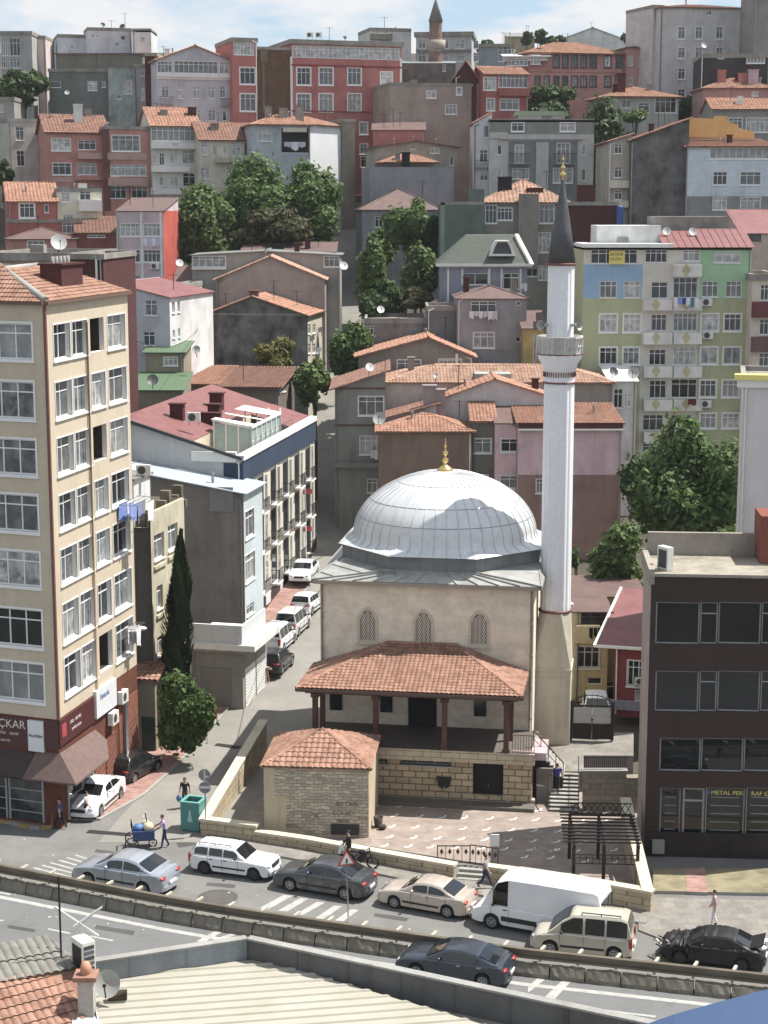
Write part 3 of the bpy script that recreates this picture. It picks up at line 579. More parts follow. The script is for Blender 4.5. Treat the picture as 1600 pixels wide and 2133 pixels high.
house('balconies', 'white fronted house with three stacked balcony bands and tiled roof', (935,1228,772,226), 1, 18, 9, P('wall_white_grey',(214,212,204)), ('gableX',2.4,.35,TILE), wins=[(935,1210,782,870,8),(945,962,950,1010,1),(984,1016,944,1020,2),(1048,1102,944,1012,2),(1125,1205,924,1012,2),(984,1010,1092,1145,1),(1050,1104,1092,1150,2),(1130,1206,1068,1150,2)], bands=[(930,1225,882,918,.7,WHITE),(932,1165,1025,1062,.8,WHITE),(930,1165,1165,1200,.7,WHITE)], chim=[(.35,.3,.9,.8,CONC),(.95,.3,1,1.2,MAROON)])
house('cream_l', 'cream house with long balcony and low tiled roof', (1236,1598,858,224), 1, 16, 8, CREAM, ('gableX',2.2,.4,TILEB), wins=[(1240,1286,892,956,2),(1312,1346,895,970,1),(1378,1402,895,968,1),(1434,1486,892,962,2),(1508,1542,878,968,1,{'pane':PD}),(1240,1294,1038,1106,2)], bands=[(1325,1590,972,1004,.9,P('panel_cream_dark',(196,184,158)))], chim=[(.3,.3,.9,.9,CONC)])
house('redtile_cottage', 'small red rendered cottage with a bright tiled roof at the left edge', (48,348,1240,202), 1, 15, 8, P('wall_red_worn',(172,96,84)), ('gableX',2.1,.3,TILE), wins=[(122,212,1256,1342,3,{'trim':.12}),(274,302,1262,1312,1,{'pane':PD})])
house('cream_cottage', 'pale cream house with a roof terrace next to the red tiled cottage', (350,628,1172,204), 1, 15, 8, P('wall_yellow_cream',(216,210,186)), ('flat',.2,.05,None), wins=[(378,432,1188,1246,2,{'trim':.05}),(388,455,1322,1362,3,{'trim':.05}),(492,560,1180,1235,2,{'pane':PD})], bands=[(485,628,1236,1302,.7,WHITE)])
house('red_strip', 'low red wall with a small white window under the red tiled cottage', (48,505,1362,200), 1, 12, 5, P('wall_red_worn',(172,96,84)), ('flat',.15,.1,None), wins=[(384,468,1374,1440,3)])
house('salmon_low', 'low salmon house with a brown sheet roof behind the large satellite dish', (60,472,1472,195), 1, 15, 9, SALMON, ('hip',1.2,.35,SHBRN), wins=[(172,272,1488,1562,3,{'trim':.08})])
house('red_mid', 'dark red house with a brown lean-to roof left of the pink tower house', (465,716,1440,197), 1, 10, 9, P('wall_deep_red',(150,78,72)), ('mono',1.8,.2,TILEB), wins=[(524,664,1538,1602,4,{'trim':.05}),(540,650,1448,1465,2,{'pane':PD})])
house('pink', 'narrow pink four storey house with a bright red side wall and white quoins', (716,1006,1302,192), 1, -4, 9, None, ('mono',1.5,.15,SHBRN), mats=[P('wall_pink_lav',(202,176,182)), P('wall_bright_red',(196,78,58))], wins=[([(744,866),(886,990)],[(1380,1458),(1542,1618)],4,{'trim':.05}),([(744,866),(886,990)],[(1700,1770)],4)], bands=[(724,738,1302,1800,.05,WHITE),(990,1003,1302,1800,.05,WHITE),(870,884,1302,1800,.05,WHITE)])
# second column, top
house('red_hotel_left', 'left wing of the big red block with two stacked white windows', (10,165,245,236), 2, 18, 10, REDW, ('flat',.3,.1,None), wins=[(22,145,262,338,6,{'trim':.03}),(60,152,418,518,3,{'trim':.12}),(62,156,580,684,3,{'trim':.12})])
house('net_bay', 'brown netted scaffold bay between the two wings of the red block', (162,376,292,237), 2, 18, 8, simple('netting_brown',(104,72,44),1,.9,var=.4,scale=1), ('flat',.1,.02,None), bands=[(196,212,300,700,.1,P('pole_brown',(120,100,80))),(185,228,310,385,.12,P('pole_brown',(120,100,80)))])
house('red_hotel', 'big red block with a continuous glazed attic strip and white window surrounds', (376,1058,258,238.4), 2, 18, 12, REDW, ('flat',.35,.25,None), wins=[(382,1045,290,362,24,{'trim':.03,'sill':False}),([(412,494),(549,632),(726,806)],[(418,522),(580,686)],3,{'trim':.13}),(928,998,446,538,2,{'trim':.13}),(926,982,616,694,2,{'trim':.13}),([(800,846),(924,968)],[(756,826)],2,{'trim':.14}),([(802,846)],[(890,948)],2,{'trim':.12}),(806,848,968,1030,2,{'pane':PD,'trim':.1})], bands=[(370,384,350,740,.08,WHITE),(376,1058,404,414,.1,P('band_red',(150,66,62))),(376,1058,686,694,.1,P('band_red',(150,66,62))),(1046,1058,362,520,.08,WHITE)])
house('sky_house', 'pale narrow tower house with a roof cabin on the skyline left of the brick minaret', (862,1116,182,273), 2, 14, 8, P('wall_pale_grey',(196,196,190)), ('flat',.3,.02,None), wins=[(870,985,178,208,5)], bands=[(862,995,210,245,.6,P('panel_olive',(150,144,124)))])
house('pale_block', 'pale concrete apartment block on the skyline behind the brick minaret', (1146,1490,215,276), 2, -6, 9, P('wall_pale_concrete',(182,182,180)), ('flat',.4,.3,None), wins=[([(1160,1205),(1315,1345),(1385,1448),(1500,1530)],[(250,300),(325,380)],2)], bands=[(1146,1490,305,318,.4,CONC)])
house('blue_far', 'low blue grey house on the skyline right of the pale concrete block', (100,270,238,284), 3, 0, 8, P('wall_blue_grey',(140,150,160)), ('flat',.3,.2,None), wins=[(195,270,235,320,3)])
house('old_grey', 'derelict dark grey wall with a patched top at the foot of the brick minaret', (1060,1390,390,257), 2, 0, 6, P('wall_derelict',(118,114,108),1,.5,.7), ('mono',.8,.1,SHGRY), wins=[(1310,1330,395,440,1)])
house('whitewall', 'house with a blank white side wall, tiled hip roof and a laundry balcony', (130,492,766,221), 2, 12, 9, P('wall_white_shaded',(172,178,188)), ('hip',1.35,.4,TILE), wins=[(168,260,802,872,3),(312,490,785,945,1,{'pane':BLACK,'tr':False,'sill':False}),(20,120,960,1010,2)], bands=[(322,468,790,816,.5,CREAM)], chim=[(.35,.35,.8,1.5,CONC),(.6,.3,1,1.4,CONC),(.88,.3,1,1.8,CONC)])  # blue-grey front carries its shade in the colour; black pane stands for recess shade
house('whitewall_r', '', (492,692,768,223), 2, 55, 9, P('wall_white_blank',(226,228,230),.9,.06,.1), ('hip',1.2,.35,TILE), parent='whitewall')
house('slim_tan', 'slim tan house with a downpipe right of the blank white wall', (690,770,742,228), 2, 18, 9, P('wall_dirty_tan',(142,130,114)), ('flat',.2,.1,None))
house('brownblank', 'large plain brown rendered wall building with three small white windows', (983,1592,515,232), 2, 13, 10, P('wall_brown_render',(168,148,134)), ('flat',.15,.05,None), wins=[(1213,1268,563,604,2,{'trim':.08}),(1398,1426,540,583,1,{'trim':.12}),(1328,1396,648,704,3,{'trim':.06})])
house('red_annex', 'low red annex with a striped ramshackle sheet roof against the brown wall', (880,1200,800,228), 2, 0, 4, REDW, ('mono',1.2,.2,SHBRN))
house('greenish_flat', 'greenish grey house with a shallow curved sheet roof below the brown wall', (893,1400,905,218), 2, 8, 9, P('wall_greenish_grey',(152,148,134)), ('gableY',0.75,.5,SHBRN), wins=[(1234,1290,898,946,2),(1118,1140,898,920,1,{'pane':PD}),(1355,1378,965,1022,1,{'pane':PD})])
house('grey_shed', 'squat grey rendered house with a small orange pyramid roof', (862,1378,1030,211), 2, 8, 8, P('wall_slate_render',(140,140,146)), ('hip',1.5,-1.4,TILE), chim=[(.45,.2,.9,1.2,BLACK)])
house('pinkroof', 'grey rendered house with a wide brownish red hip roof beside the upper street', (815,1300,1288,206), 2, 6, 9, P('wall_slate_render',(140,140,146)), ('hip',2.3,.3,SHBRN), wins=[(892,942,1336,1402,2,{'pane':PD})])
# top right
house('ochre_far', 'long ochre house on the far right ridge among trees', (240,385,190,395), 3, 0, 8, P('wall_ochre',(178,160,118)), ('mono',1.5,.2,SHGRY), zb=60)
house('hall_far', 'big white low hall with a shallow roof on the far right ridge', (480,890,218,402), 3, 0, 12, P('wall_hall_white',(214,212,206)), ('gableY',3.2,.3,SHGRY), wins=[(585,690,185,220,5)], zb=60)
house('pinklong', 'long terracotta pink block with red hip roof and rows of framed windows', (352,852,270,249), 3, 12, 10, P('wall_terracotta_pink',(200,140,130)), ('hip',1.75,.5,TILE), wins=[([(483,512),(530,558),(577,607),(625,655),(672,705),(748,782),(810,842)],[(290,350)],2,{'trim':.13,'frame':FRB}),([(385,412),(435,460),(485,510),(530,555),(578,608),(625,655),(672,705),(750,780),(805,838)],[(398,450)],2,{'trim':.12,'frame':FRB})], bands=[(352,852,368,376,.1,P('band_pink',(200,140,128)))])
house('white_annex', 'white glazed roof annex on the left end of the long pink block', (235,455,292,248.5), 3, 0, 6, OFFW, ('mono',.8,.4,SHWHT), wins=[(240,350,305,342,5),(362,415,285,335,3)], zb=52)
house('pink2', 'plain pink three storey house with a low red roof right of the long pink block', (866,1104,250,251), 3, 12, 9, P('wall_dusty_pink',(188,138,128)), ('hip',0.7,.2,TILER), wins=[(872,896,290,342,2),(925,966,295,347,2),(995,1020,290,342,2,{'pane':PD}),(1045,1072,290,340,2),(872,896,395,440,2),(930,972,393,446,2,{'trim':.08}),(995,1017,396,446,1),(1040,1078,396,455,2,{'trim':.08})])
house('tower', 'tall pale grey apartment tower with a red hip roof at the top right', (1040,1495,38,246), 3, 8, 10, P('wall_pale_tower',(196,192,190)), ('hip',0.9,.3,TILER), wins=[([(1132,1168),(1222,1258),(1330,1365),(1460,1482)],[(140,202),(248,304),(357,412),(465,520)],2,{'trim':.07,'pane':PM}),(1278,1308,50,78,2)])
house('tower_side', '', (1003,1060,32,248), 3, 20, 8, P('wall_pale_tower',(196,192,190)), ('flat',.2,.05,None), parent='tower', wins=[([(1012,1022)],[(60,110),(160,220)],1)])
house('edge_tower', 'grey brown tower cut by the top right picture edge', (1532,1640,-60,238), 3, 0, 9, P('wall_taupe',(150,142,138)), ('flat',.3,.05,None), lwins=())
house('blackhouse', 'almost black stained house with a white glazed attic box below the pale tower', (1250,1600,292,231), 3, -4, 9, P('wall_black_stained',(66,64,66),1,.4,.3), ('flat',.3,.1,SHDGR), wins=[(1490,1582,283,328,5,{'trim':.06}),(1340,1372,278,305,1)])
house('redroof_r', 'pinkish house with a two part red roof and red chimneys under the black house', (1262,1640,458,224), 3, 0, 8, P('wall_dusky_pink',(168,130,124)), ('hip',1.4,.3,TILER), chim=[(.3,.3,1,1.6,REDW),(.62,.3,1.6,1.2,REDW),(.72,.2,1.2,1.8,PINK)], wins=[(1515,1550,475,500,1)])
house('tile_r', 'grey house with a bright tiled roof at the right edge behind the yellow gable', (1316,1640,568,216), 3, 0, 8, P('wall_grey_warm',(142,138,134)), ('gableX',1.45,.3,TILE), wins=[(1393,1466,614,672,3,{'trim':.05}),(1486,1606,614,688,5,{'trim':.05})], chim=[(.45,.25,.8,.5,WHITE)])
house('villa', 'pale villa with a tiled hip roof and a large glazed bay behind the dark tree', (775,1136,498,228), 3, 10, 9, P('wall_villa',(178,176,168)), ('hip',1.4,.6,TILE), wins=[(840,886,503,562,2),(925,982,535,588,2),(1012,1122,508,586,4,{'trim':.07})], chim=[(.22,.2,1,2.4,P('brick_dark',(96,48,44)))])
house('bayred', 'red house with a white glazed bay balcony right of the brown wall', (132,352,386,231), 3, 12, 8, P('wall_deep_red2',(172,92,84)), ('gableX',1.2,.3,TILE), wins=[(120,182,403,468,3,{'trim':.07}),(135,176,513,575,2,{'trim':.07}),(205,302,516,572,3,{'trim':.05}),(198,346,388,456,7,{'trim':.05})], bands=[(196,352,460,500,.6,P('wall_deep_red2',(172,92,84)))])
house('maroongable', 'dark maroon gable end left of the red bay house', (1385,1520,470,234.5), 2, 0, 8, MAROON, ('gableY',2.0,.3,TILE))
house('modern', 'modern pale grey apartment house with a mansard top and four french balconies', (150,696,625,214), 3, 0, 10, None, ('flat',.15,.0,None), mats=[P('wall_mod_light',(186,186,182)), P('wall_mod_dark',(128,132,136)), P('wall_mansard',(130,136,122))],
      lines=((250,612),(700,735)), matfn=lambda u, q, us, zs: (2 if q > zs[0] else (1 if us[0] < u < us[1] and q < zs[1] else 0)),
      wins=[([(265,328),(518,594)],[(640,683)],2,{'trim':.08}),(282,326,755,850,2,{'trim':.05}),(500,568,745,850,3,{'trim':.05}),([(190,213),(630,650)],[(755,806),(882,940)],1),(268,356,876,932,3),(482,582,876,952,3,{'trim':.05})],
      bands=[(200,640,700,726,.35,P('wall_mod_light',(186,186,182))),(390,455,740,985,.25,P('wall_mod_light',(150,152,152))),(150,245,690,720,.2,P('wall_mod_light',(186,186,182)))], balc=[(247,358,800,852,.8),(480,592,800,852,.8)])
house('modern_top', '', (302,542,592,217), 3, 0, 5, P('wall_mod_light',(186,186,182)), ('flat',.3,.3,SHGRN,'sheet',P('wall_pale_green',(140,160,130))), parent='modern', zb=36)
house('white_slim', 'slim white house with balconies and an orange roof left of the modern grey house', (66,162,645,216), 3, 0, 9, P('wall_white_lilac',(206,206,208)), ('monoL',1.5,.2,TILE), wins=[(120,146,655,715,1),(98,140,780,845,2,{'pane':PD}),(100,142,905,940,2,{'pane':PD})], balc=[(68,145,835,872,.7)])
house('greengrey', 'grey olive house with stepped bays, patched tiled roof and green chimney wall', (122,560,1050,189), 3, 0, 10, P('wall_grey_olive',(140,134,122)), ('hip',2.4,.35,TILEP), wins=[(128,187,1068,1162,3,{'trim':.05}),(190,268,1083,1146,4,{'trim':.05}),(345,406,1083,1146,3,{'trim':.05}),(408,486,1062,1162,3,{'trim':.05}),(343,380,1232,1294,2,{'trim':.05}),(404,466,1212,1314,3,{'trim':.05}),(343,400,1380,1440,2),(404,466,1380,1460,3)], bands=[(298,402,1010,1400,.5,P('wall_grey_olive',(140,134,122)))], chim=[(.26,.25,1.5,1.6,BLACK),(.62,.2,1.7,.6,MAROON)])
house('greenwall', '', (1296,1568,1250,187.5), 2, 0, 9, P('wall_bottle_green',(98,114,102)), ('flat',.1,.05,SHBRN), parent='greengrey', bands=[(1296,1322,1250,1600,.05,P('band_green_light',(130,146,132))),(1470,1568,1168,1245,-.5,P('wall_bottle_green',(98,114,102)))])
house('maroonwall', '', (560,816,1058,186.5), 3, 0, 10, MAROON, ('flat',.15,.15,SHBRN), parent='greengrey', chim=[(.4,.2,1.9,1.8,MAROON)])
house('stained', 'tall blank black stained firewall building with a sloping tiled edge', (885,1188,735,199.5), 3, 0, 12, P('wall_tar_black',(112,108,106),1,.6,.5), ('monoL',2.6,.35,TILEB))
house('stained_side', '', (770,890,742,200.5), 3, 0, 12, P('wall_side_cream',(170,162,148)), ('monoL',1.0,.3,TILEB), parent='stained', wins=[([(800,840)],[(868,925),(990,1040),(750,800)],2,{'pane':PD})], bands=[(770,885,940,980,.6,CREAM),(770,885,1045,1080,.6,CREAM)])
house('blue_r', 'pale blue house with grey lower half and a row of attic windows', (1186,1640,765,198.5), 3, 0, 9, None, ('mono',1.2,.4,TILE), mats=[P('wall_baby_blue',(200,212,222)), P('wall_grey_lower',(140,140,138))], lines=((),(1022,)), matfn=lambda u, q, us, zs: 0 if q > zs[0] else 1,
      wins=[(1298,1606,770,826,9,{'tr':False,'trim':.06}),(1314,1386,895,962,3,{'trim':.05}),(1455,1562,895,962,3,{'trim':.05}),(1313,1382,1028,1092,3,{'trim':.05}),(1457,1560,1028,1092,3,{'trim':.05})])
m_ = MB()
fr_ = Frame(*at(960 + 1190 / 2.5, 710 / 2.5, 205.5), 0)
pts_ = [fr_.front(*zp(3, x, y)) for x, y in ((1190,715),(1190,612),(1320,618),(1322,604),(1388,604),(1390,632),(1445,650),(1450,672),(1525,680),(1530,720))]
fp = [(u, 0.0, z) for u, z in pts_]; bp = [(u, .5, z) for u, z in pts_]; m_.face(fp[::-1]); m_.face(bp)
for i in range(len(fp)): j = (i + 1) % len(fp); m_.face([fp[i], fp[j], bp[j], bp[i]])
_rt = HOUSES['blue_r']; m_.build('firewall', P('wall_mustard',(216,168,84),1,.1,.15), _rt[0], matrix=_rt[1].m().inverted() @ fr_.m())
# middle left
house('tan_flat', 'tan flat roofed building with a white rim just behind the beige tower block', (-120,440,104,122), 4, -6, 12, P('wall_tan_shade',(150,134,114)), ('flat',.3,.15,None), wins=[(-20,70,145,240,3)])
house('tan_box', '', (420,636,96,121), 4, -6, 9, MAROON, ('flat',.12,.1,None), parent='tan_flat', bands=[(592,604,100,330,.1,WHITE)])
house('lilac_house', 'pale plastered house with a shaded lilac front, one sided red roof and white lit flank', (700,1046,352,150), 4, -14, 11, None, ('monoR',1.3,.2,SHRED), mats=[P('wall_lilac_shaded',(186,186,198)), OFFW], wins=[(894,972,370,466,2),(884,956,565,652,2,{'pane':PD}),(905,960,690,745,2)], rwins=[(1062,1080,380,450,1),(1095,1112,375,445,1),(1066,1080,555,605,1),(1100,1112,545,600,1)])  # lilac front is shade put into the colour; off-white flank is the lit side
house('green_top', 'cabin with a bright green sheet roof beside the lilac house', (900,1132,692,146), 4, 0, 6, P('wall_cabin',(150,140,118)), ('mono',0.5,.3,SHGRN), wins=[(1012,1095,722,772,3,{'trim':.06})])
house('green_low', 'lower lean-to with a bright green sheet roof behind the red hotel roof', (812,1125,925,139.5), 4, 0, 6.5, P('wall_cabin',(150,140,118)), ('mono',0.85,.2,SHGRN))
house('tile_low', 'low house with a broad weathered orange brown tiled roof left of the street trees', (255,650,905,149), 5, -6, 9, P('wall_old_stone',(120,108,94)), ('mono',0.9,.4,TILEB), rwins=[(655,672,918,938,1,{'pane':PD}),(680,695,910,935,1,{'pane':PD})])
house('tile_low_l', '', (70,262,890,150), 5, -6, 9, P('wall_old_stone',(120,108,94)), ('mono',0.8,.3,TILE), parent='tile_low')
house('grey_wide', 'wide grey house with white glazed corner bays under a thin flat roof', (118,1030,92,188), 5, 0, 9, P('wall_grey_mid',(160,156,148)), ('gableY',0.45,.3,SHGRY), wins=[(122,326,100,166,5,{'trim':.06}),(934,1028,100,164,3,{'trim':.06})], bands=[(118,330,168,182,.3,WHITE)])
house('grey_gable', 'tall blank grey gable wall with a broken tiled edge', (268,938,242,183), 5, 0, 9, P('wall_grey_taupe',(164,152,144)), ('gableY',2.4,.3,TILEP,'tile',.5))
house('dark_gable', 'old dark stone gable house with a lit cream flank carrying satellite dishes', (205,832,458,177), 5, -9, 8, None, ('gableY',1.9,.3,TILE,'tile',.46), mats=[plaster('wall_black_patchy',(128,124,122),1,.75,.65), P('wall_flank_cream',(196,188,164))], bands=[(205,832,452,466,.06,CONC)], rwins=[(835,850,520,580,2),(862,880,520,575,2),(835,850,640,700,2),(862,880,640,700,2)], chim=[(.47,.05,.9,.9,P('brick_brown',(120,74,64)))])
house('redback', 'low house with a dull red sheet roof in front of the big dark trees', (425,1002,72,195), 5, 0, 6, P('wall_old_stone',(120,108,94)), ('mono',1.0,.2,SHBRN), chim=[(.36,.3,1.8,.4,BLACK),(.7,.3,.6,.9,MAROON)])
house('smallred', 'small lean-to with a reddish roof between the pink house and the wide grey house', (0,158,283,186), 5, 0, 7, GREYW, ('mono',2.0,.2,SHBRN))
house('paleback', 'narrow pale plastered house behind the white flank of the lilac house', (-10,75,285,170), 5, -6, 8, P('wall_pale_old',(176,170,156)), ('flat',.2,.05,None))
# street right side and behind the mosque
house('grn_street', 'grey green three storey house on the street bend with brown string courses', (1000,1312,925,147), 5, 0, 9, P('wall_sage_grey',(138,140,132)), ('monoL',1.75,.45,TILEB), zb=2.5, wins=[(1145,1302,965,1082,3,{'trim':.05}),(1155,1262,1210,1322,3,{'trim':.05}),(1200,1262,1475,1560,2,{'trim':.03})], bands=[(1000,1312,910,922,.06,P('band_brown',(112,84,74))),(1000,1312,1136,1148,.06,P('band_brown',(112,84,74))),(1000,1312,1372,1400,.5,P('wall_sage_grey',(138,140,132)))])
house('burnt_gable', 'low wide gable house with soot above its window and a tiled roof', (-40,668,775,158), 6, 0, 10, P('wall_grey_taupe2',(132,128,120)), ('gableY',1.75,.4,TILE,'tile',.61), wins=[(200,346,798,884,3,{'trim':.05}),(455,597,794,830,5,{'trim':.05})], bands=[(560,575,760,830,.1,WHITE)])
house('hip_purple', 'purplish grey house with brown hip roof and washing under its window', (570,1000,418,163), 6, 0, 9, P('wall_purple_grey',(150,146,150)), ('hip',1.0,.25,SHBRN), wins=[(655,812,438,506,3,{'pane':PD}),(670,800,630,724,3,{'trim':.05}),(935,962,436,464,1,{'pane':PD,'sill':False}),(930,962,655,690,1,{'pane':PD,'sill':False})], bands=[(660,975,730,742,.05,GREYW)])
house('purple_wing', '', (383,572,478,164), 6, 0, 6, P('wall_slate_dark',(112,112,116)), ('flat',.2,.02,None), parent='hip_purple')
house('retaining', 'stained grey flat roofed house with roof clutter beside the upper street', (0,385,558,165), 6, 0, 8, P('wall_retaining',(126,124,122),1,.45,.6), ('flat',.25,.03,None), wins=[(12,55,590,645,2,{'pane':PD})])
house('yellow_slim', 'slim mustard yellow house with a dull red roof left of the white minaret', (980,1125,604,160), 6, 0, 8, P('wall_mustard_slim',(178,156,80)), ('mono',1.2,.2,SHBRN), wins=[(1040,1060,640,830,1)])
house('mansard', 'blue grey house with white pilasters and a green mansard roof with one dormer', (465,1003,215,172), 6, 0, 9, P('wall_steel_blue',(138,148,166)), ('none',0,0,None), wins=[(600,762,265,335,2,{'pane':PD,'tr':False}),(855,952,265,362,2,{'pane':PD}),(620,720,380,440,2)], bands=[(508,520,235,470,.1,WHITE),(596,608,235,330,.1,WHITE),(760,774,235,330,.1,WHITE),(838,850,235,370,.1,WHITE),(955,967,235,400,.1,WHITE),(465,1003,205,232,.25,P('wall_steel_blue2',(160,168,182)))])
_rt, _fr, _W, _D, _h = HOUSES['mansard']; m_ = MB(); _k, _t = 2.1, 2.9
slope(m_, (-.4,-.4,_h),(_W+.4,-.4,_h),(_W-1.0,_k,_h+_t),(2.8,_k,_h+_t),'sheet'); slope(m_, (_W+.4,-.4,_h),(_W+.4,_D,_h),(_W-1,_D-_k,_h+_t),(_W-1,_k,_h+_t),'sheet'); slope(m_, (-.4,_D,_h),(-.4,-.4,_h),(2.8,_k,_h+_t),(2.8,_D-_k,_h+_t),'sheet')
m_.face([(2.8,_k,_h+_t),(_W-1,_k,_h+_t),(_W-1,_D-_k,_h+_t),(2.8,_D-_k,_h+_t)]); _ro = m_.build('roof', SHDGR, _rt)
m_ = MB(); m_.bar((_W+.42,-.42,_h+.05),(_W-.98,_k-.05,_h+_t+.05),.4,.25); m_.bar((-.45,-.45,_h+.02),(_W+.45,-.45,_h+.02),.2,.25); m_.build('roof_trim', WHITE, _rt)
m_ = MB(); dx, dz = _fr.front(*zp(6, 765, 158)); dx2, dz2 = _fr.front(*zp(6, 932, 62)); c_ = (dx + dx2) / 2; hw = (dx2 - dx) / 2; hexa = [(-1,0),(1,0),(.8,.55),(.5,1),(-.5,1),(-.8,.55)]
ring = [(c_ + a * hw, b * (dz2 - dz) + dz) for a, b in hexa]; rin = [(c_ + a * hw * .72, (b * .76 + .14) * (dz2 - dz) + dz) for a, b in hexa]
for i in range(6):
    j = (i + 1) % 6; A, B, C, Dd = ring[i], ring[j], rin[j], rin[i]
    m_.face([(A[0],-.25,A[1]),(B[0],-.25,B[1]),(C[0],-.25,C[1]),(Dd[0],-.25,Dd[1])]); m_.face([(A[0],-.25,A[1]),(A[0],2.4,A[1]),(B[0],2.4,B[1]),(B[0],-.25,B[1])])
    m_.face([(Dd[0],-.25,Dd[1]),(C[0],-.25,C[1]),(C[0],.6,C[1]),(Dd[0],.6,Dd[1])])
_do = m_.build('dormer', WHITE, _rt); m_ = MB(); m_.face([(x, .5, q) for x, q in rin]); m_.build('pane', PD, _do)
house('tile_row', 'long house with wide orange tiled roof cut by a small terrace', (120,1530,938,150), 6, 0, 9, None, ('hip',1.15,.25,TILEP), mats=[P('wall_dirty_white',(190,182,174)), P('wall_dirty_white2',(150,140,126))], lines=((1100,),()), matfn=lambda u, q, us, zs: 0 if u < us[0] else 1, zb=2)
m_ = MB(); _rt, _fr, _W, _D, _h = HOUSES['tile_row']; a, q = _fr.front(*zp(6, 680, 935)); c, q2 = _fr.front(*zp(6, 905, 880)); m_.box((a, .25, _h), (c, 2.6, q2 - .1)); m_.build('terrace_box', P('wall_terrace',(160,162,158)), _rt); m_ = MB(); m_.box((a+1.5, .2, _h+.2), (c-.5, .245, q2 - .35)); m_.build('terrace_opening', BLACK, _rt)
house('lav_gable', 'lavender plastered gable house with an orange tiled roof behind the dome', (492,1165,1030,146), 6, 0, 5, P('wall_lavender_plaster',(192,188,192)), ('gableY',1.6,.35,TILE,'tile',.46), zb=2)
house('lav_wing', '', (120,440,1165,145), 6, 0, 4, P('wall_lavender_plaster',(192,188,192)), ('monoL',1.4,.4,TILEB), parent='lav_gable', zb=2)
m_ = MB(); _rt, _fr, _W, _D, _h = HOUSES['lav_gable']
for (x0, x1, y0, y1) in ((438,494,985,1140),(360,438,960,1050)):
    a, q = _fr.front(*zp(6, x0, y1)); c, q2 = _fr.front(*zp(6, x1, y0)); m_.box((a, -.9, q - 2), (c, -.1, q2)); m_.box((a - .1, -1, q2), (c + .1, 0, q2 + .15))
m_.build('chimney', P('wall_chimney_lav',(150,136,136)), _rt)
house('brown_wall', 'plain brown rendered house with a pale orange tiled roof just behind the dome', (85,662,1238,141), 6, 0, 7, P('wall_cocoa',(140,112,98)), ('hip',1.05,.3,TILE), zb=1)
house('grey_link', '', (662,806,1178,141.6), 6, 0, 6, P('wall_moss_grey',(122,116,104)), ('mono',1.6,.2,TILE), parent='brown_wall', zb=1, wins=[(675,780,1285,1372,2,{'trim':.06}),(690,760,1510,1580,2,{'trim':.06})])
house('pink_l', 'dusty pink and brown house with a broken tiled roof right behind the white minaret', (806,954,1190,140.5), 6, 0, 6, P('wall_rose',(214,176,182),1.15), ('mono',.9,.1,SHBRN), zb=1, wins=[(840,948,1286,1366,2,{'trim':.06}),(836,952,1514,1592,2,{'trim':.06})])
house('pink_main', '', (950,1592,1192,139), 6, 0, 8, None, ('mono',0.75,.2,TILE), mats=[P('wall_rose',(214,176,182),1.15), P('wall_rose_brown',(166,128,116))], lines=((),(1508,)), matfn=lambda u, q, us, zs: 0 if q > zs[0] else 1, parent='pink_l', zb=1, wins=[(1058,1100,1535,1620,2,{'trim':.05})], bands=[(945,1592,1185,1222,.3,MAROON),(945,1592,1222,1232,.45,WHITE)])
house('white_annex_r', 'small white annex with cluttered balcony at the right end of the long tiled house', (405,605,1285,151), 7, 0, 6, P('wall_annex_white',(206,206,202)), ('mono',.8,.2,SHWHT), zb=2, wins=[(430,500,1345,1490,2,{'pane':PD}),(510,560,1380,1480,2)])
# the blue and green apartment block
_OL, _BL, _MI, _CR = P('paint_olive_green',(172,178,132),1,.12,.25), P('paint_sky_blue',(134,176,208),1,.12,.35), P('paint_mint',(150,196,148),1,.12,.2), P('paint_cream_top',(208,204,190),1,.12,.2)
def _bg(u, q, us, zs):
    if q > zs[0]: return 3 if u < us[1] else 2
    if q > zs[1]: return 1 if u < us[0] else (2 if u > us[1] else 3)
    return 0 if (u < us[0] or u > us[1]) else 3
house('bluegreen', 'six storey apartment block painted blue, mint and olive with diamond fronted balconies', (205,1478,272,158), 7, 0, 10, None, ('flat',.1,.0,None), mats=[_OL,_BL,_MI,_CR], matfn=_bg, lines=((655,1088),(402,660)), zb=2,
      wins=[([(325,455),(506,634)],[(530,655)],3),([(325,455),(506,634)],[(780,912)],3,{'trim':.1}),([(325,455),(502,622)],[(1032,1158)],3,{'trim':.1}),([(1098,1222),(1280,1400)],[(530,650)],3),([(1095,1222),(1268,1395)],[(778,905)],3,{'trim':.1}),([(1090,1215),(1262,1392)],[(1030,1155)],2,{'trim':.1,'tr':False}),([(1085,1205),(1255,1380)],[(1280,1405),(1532,1640)],3,{'trim':.1}),
            (258,610,290,396,6,{'pane':PD}),(670,835,290,388,4,{'pane':PD}),(955,1082,292,376,3),(1190,1395,306,390,3),
            (715,840,535,660,2,{'pane':PD}),(715,832,780,905,3),(698,826,1045,1165,3,{'pane':PD}),(700,828,1280,1415,3,{'pane':PD}),(650,805,1540,1660,3,{'pane':PD}),
            (882,1066,500,655,4),(882,1062,770,908,5),(882,1050,1025,1165,4),(866,1060,1270,1412,3,{'pane':PD}),(862,1020,1540,1660,3,{'pane':PD}),(650,800,1760,1840,3,{'pane':PD})],
      bands=[(646,862,y0,y1,1.1,P('balcony_white',(214,212,206))) for y0, y1 in ((666,746),(912,1002),(1166,1252),(1420,1502),(1664,1748))] + [(870,1084,y0,y1,1.1,P('balcony_white',(214,212,206))) for y0, y1 in ((404,492),(662,748),(914,1000),(1170,1252),(1418,1502),(1664,1748))])
_rt, _fr, _W, _D, _h = HOUSES['bluegreen']
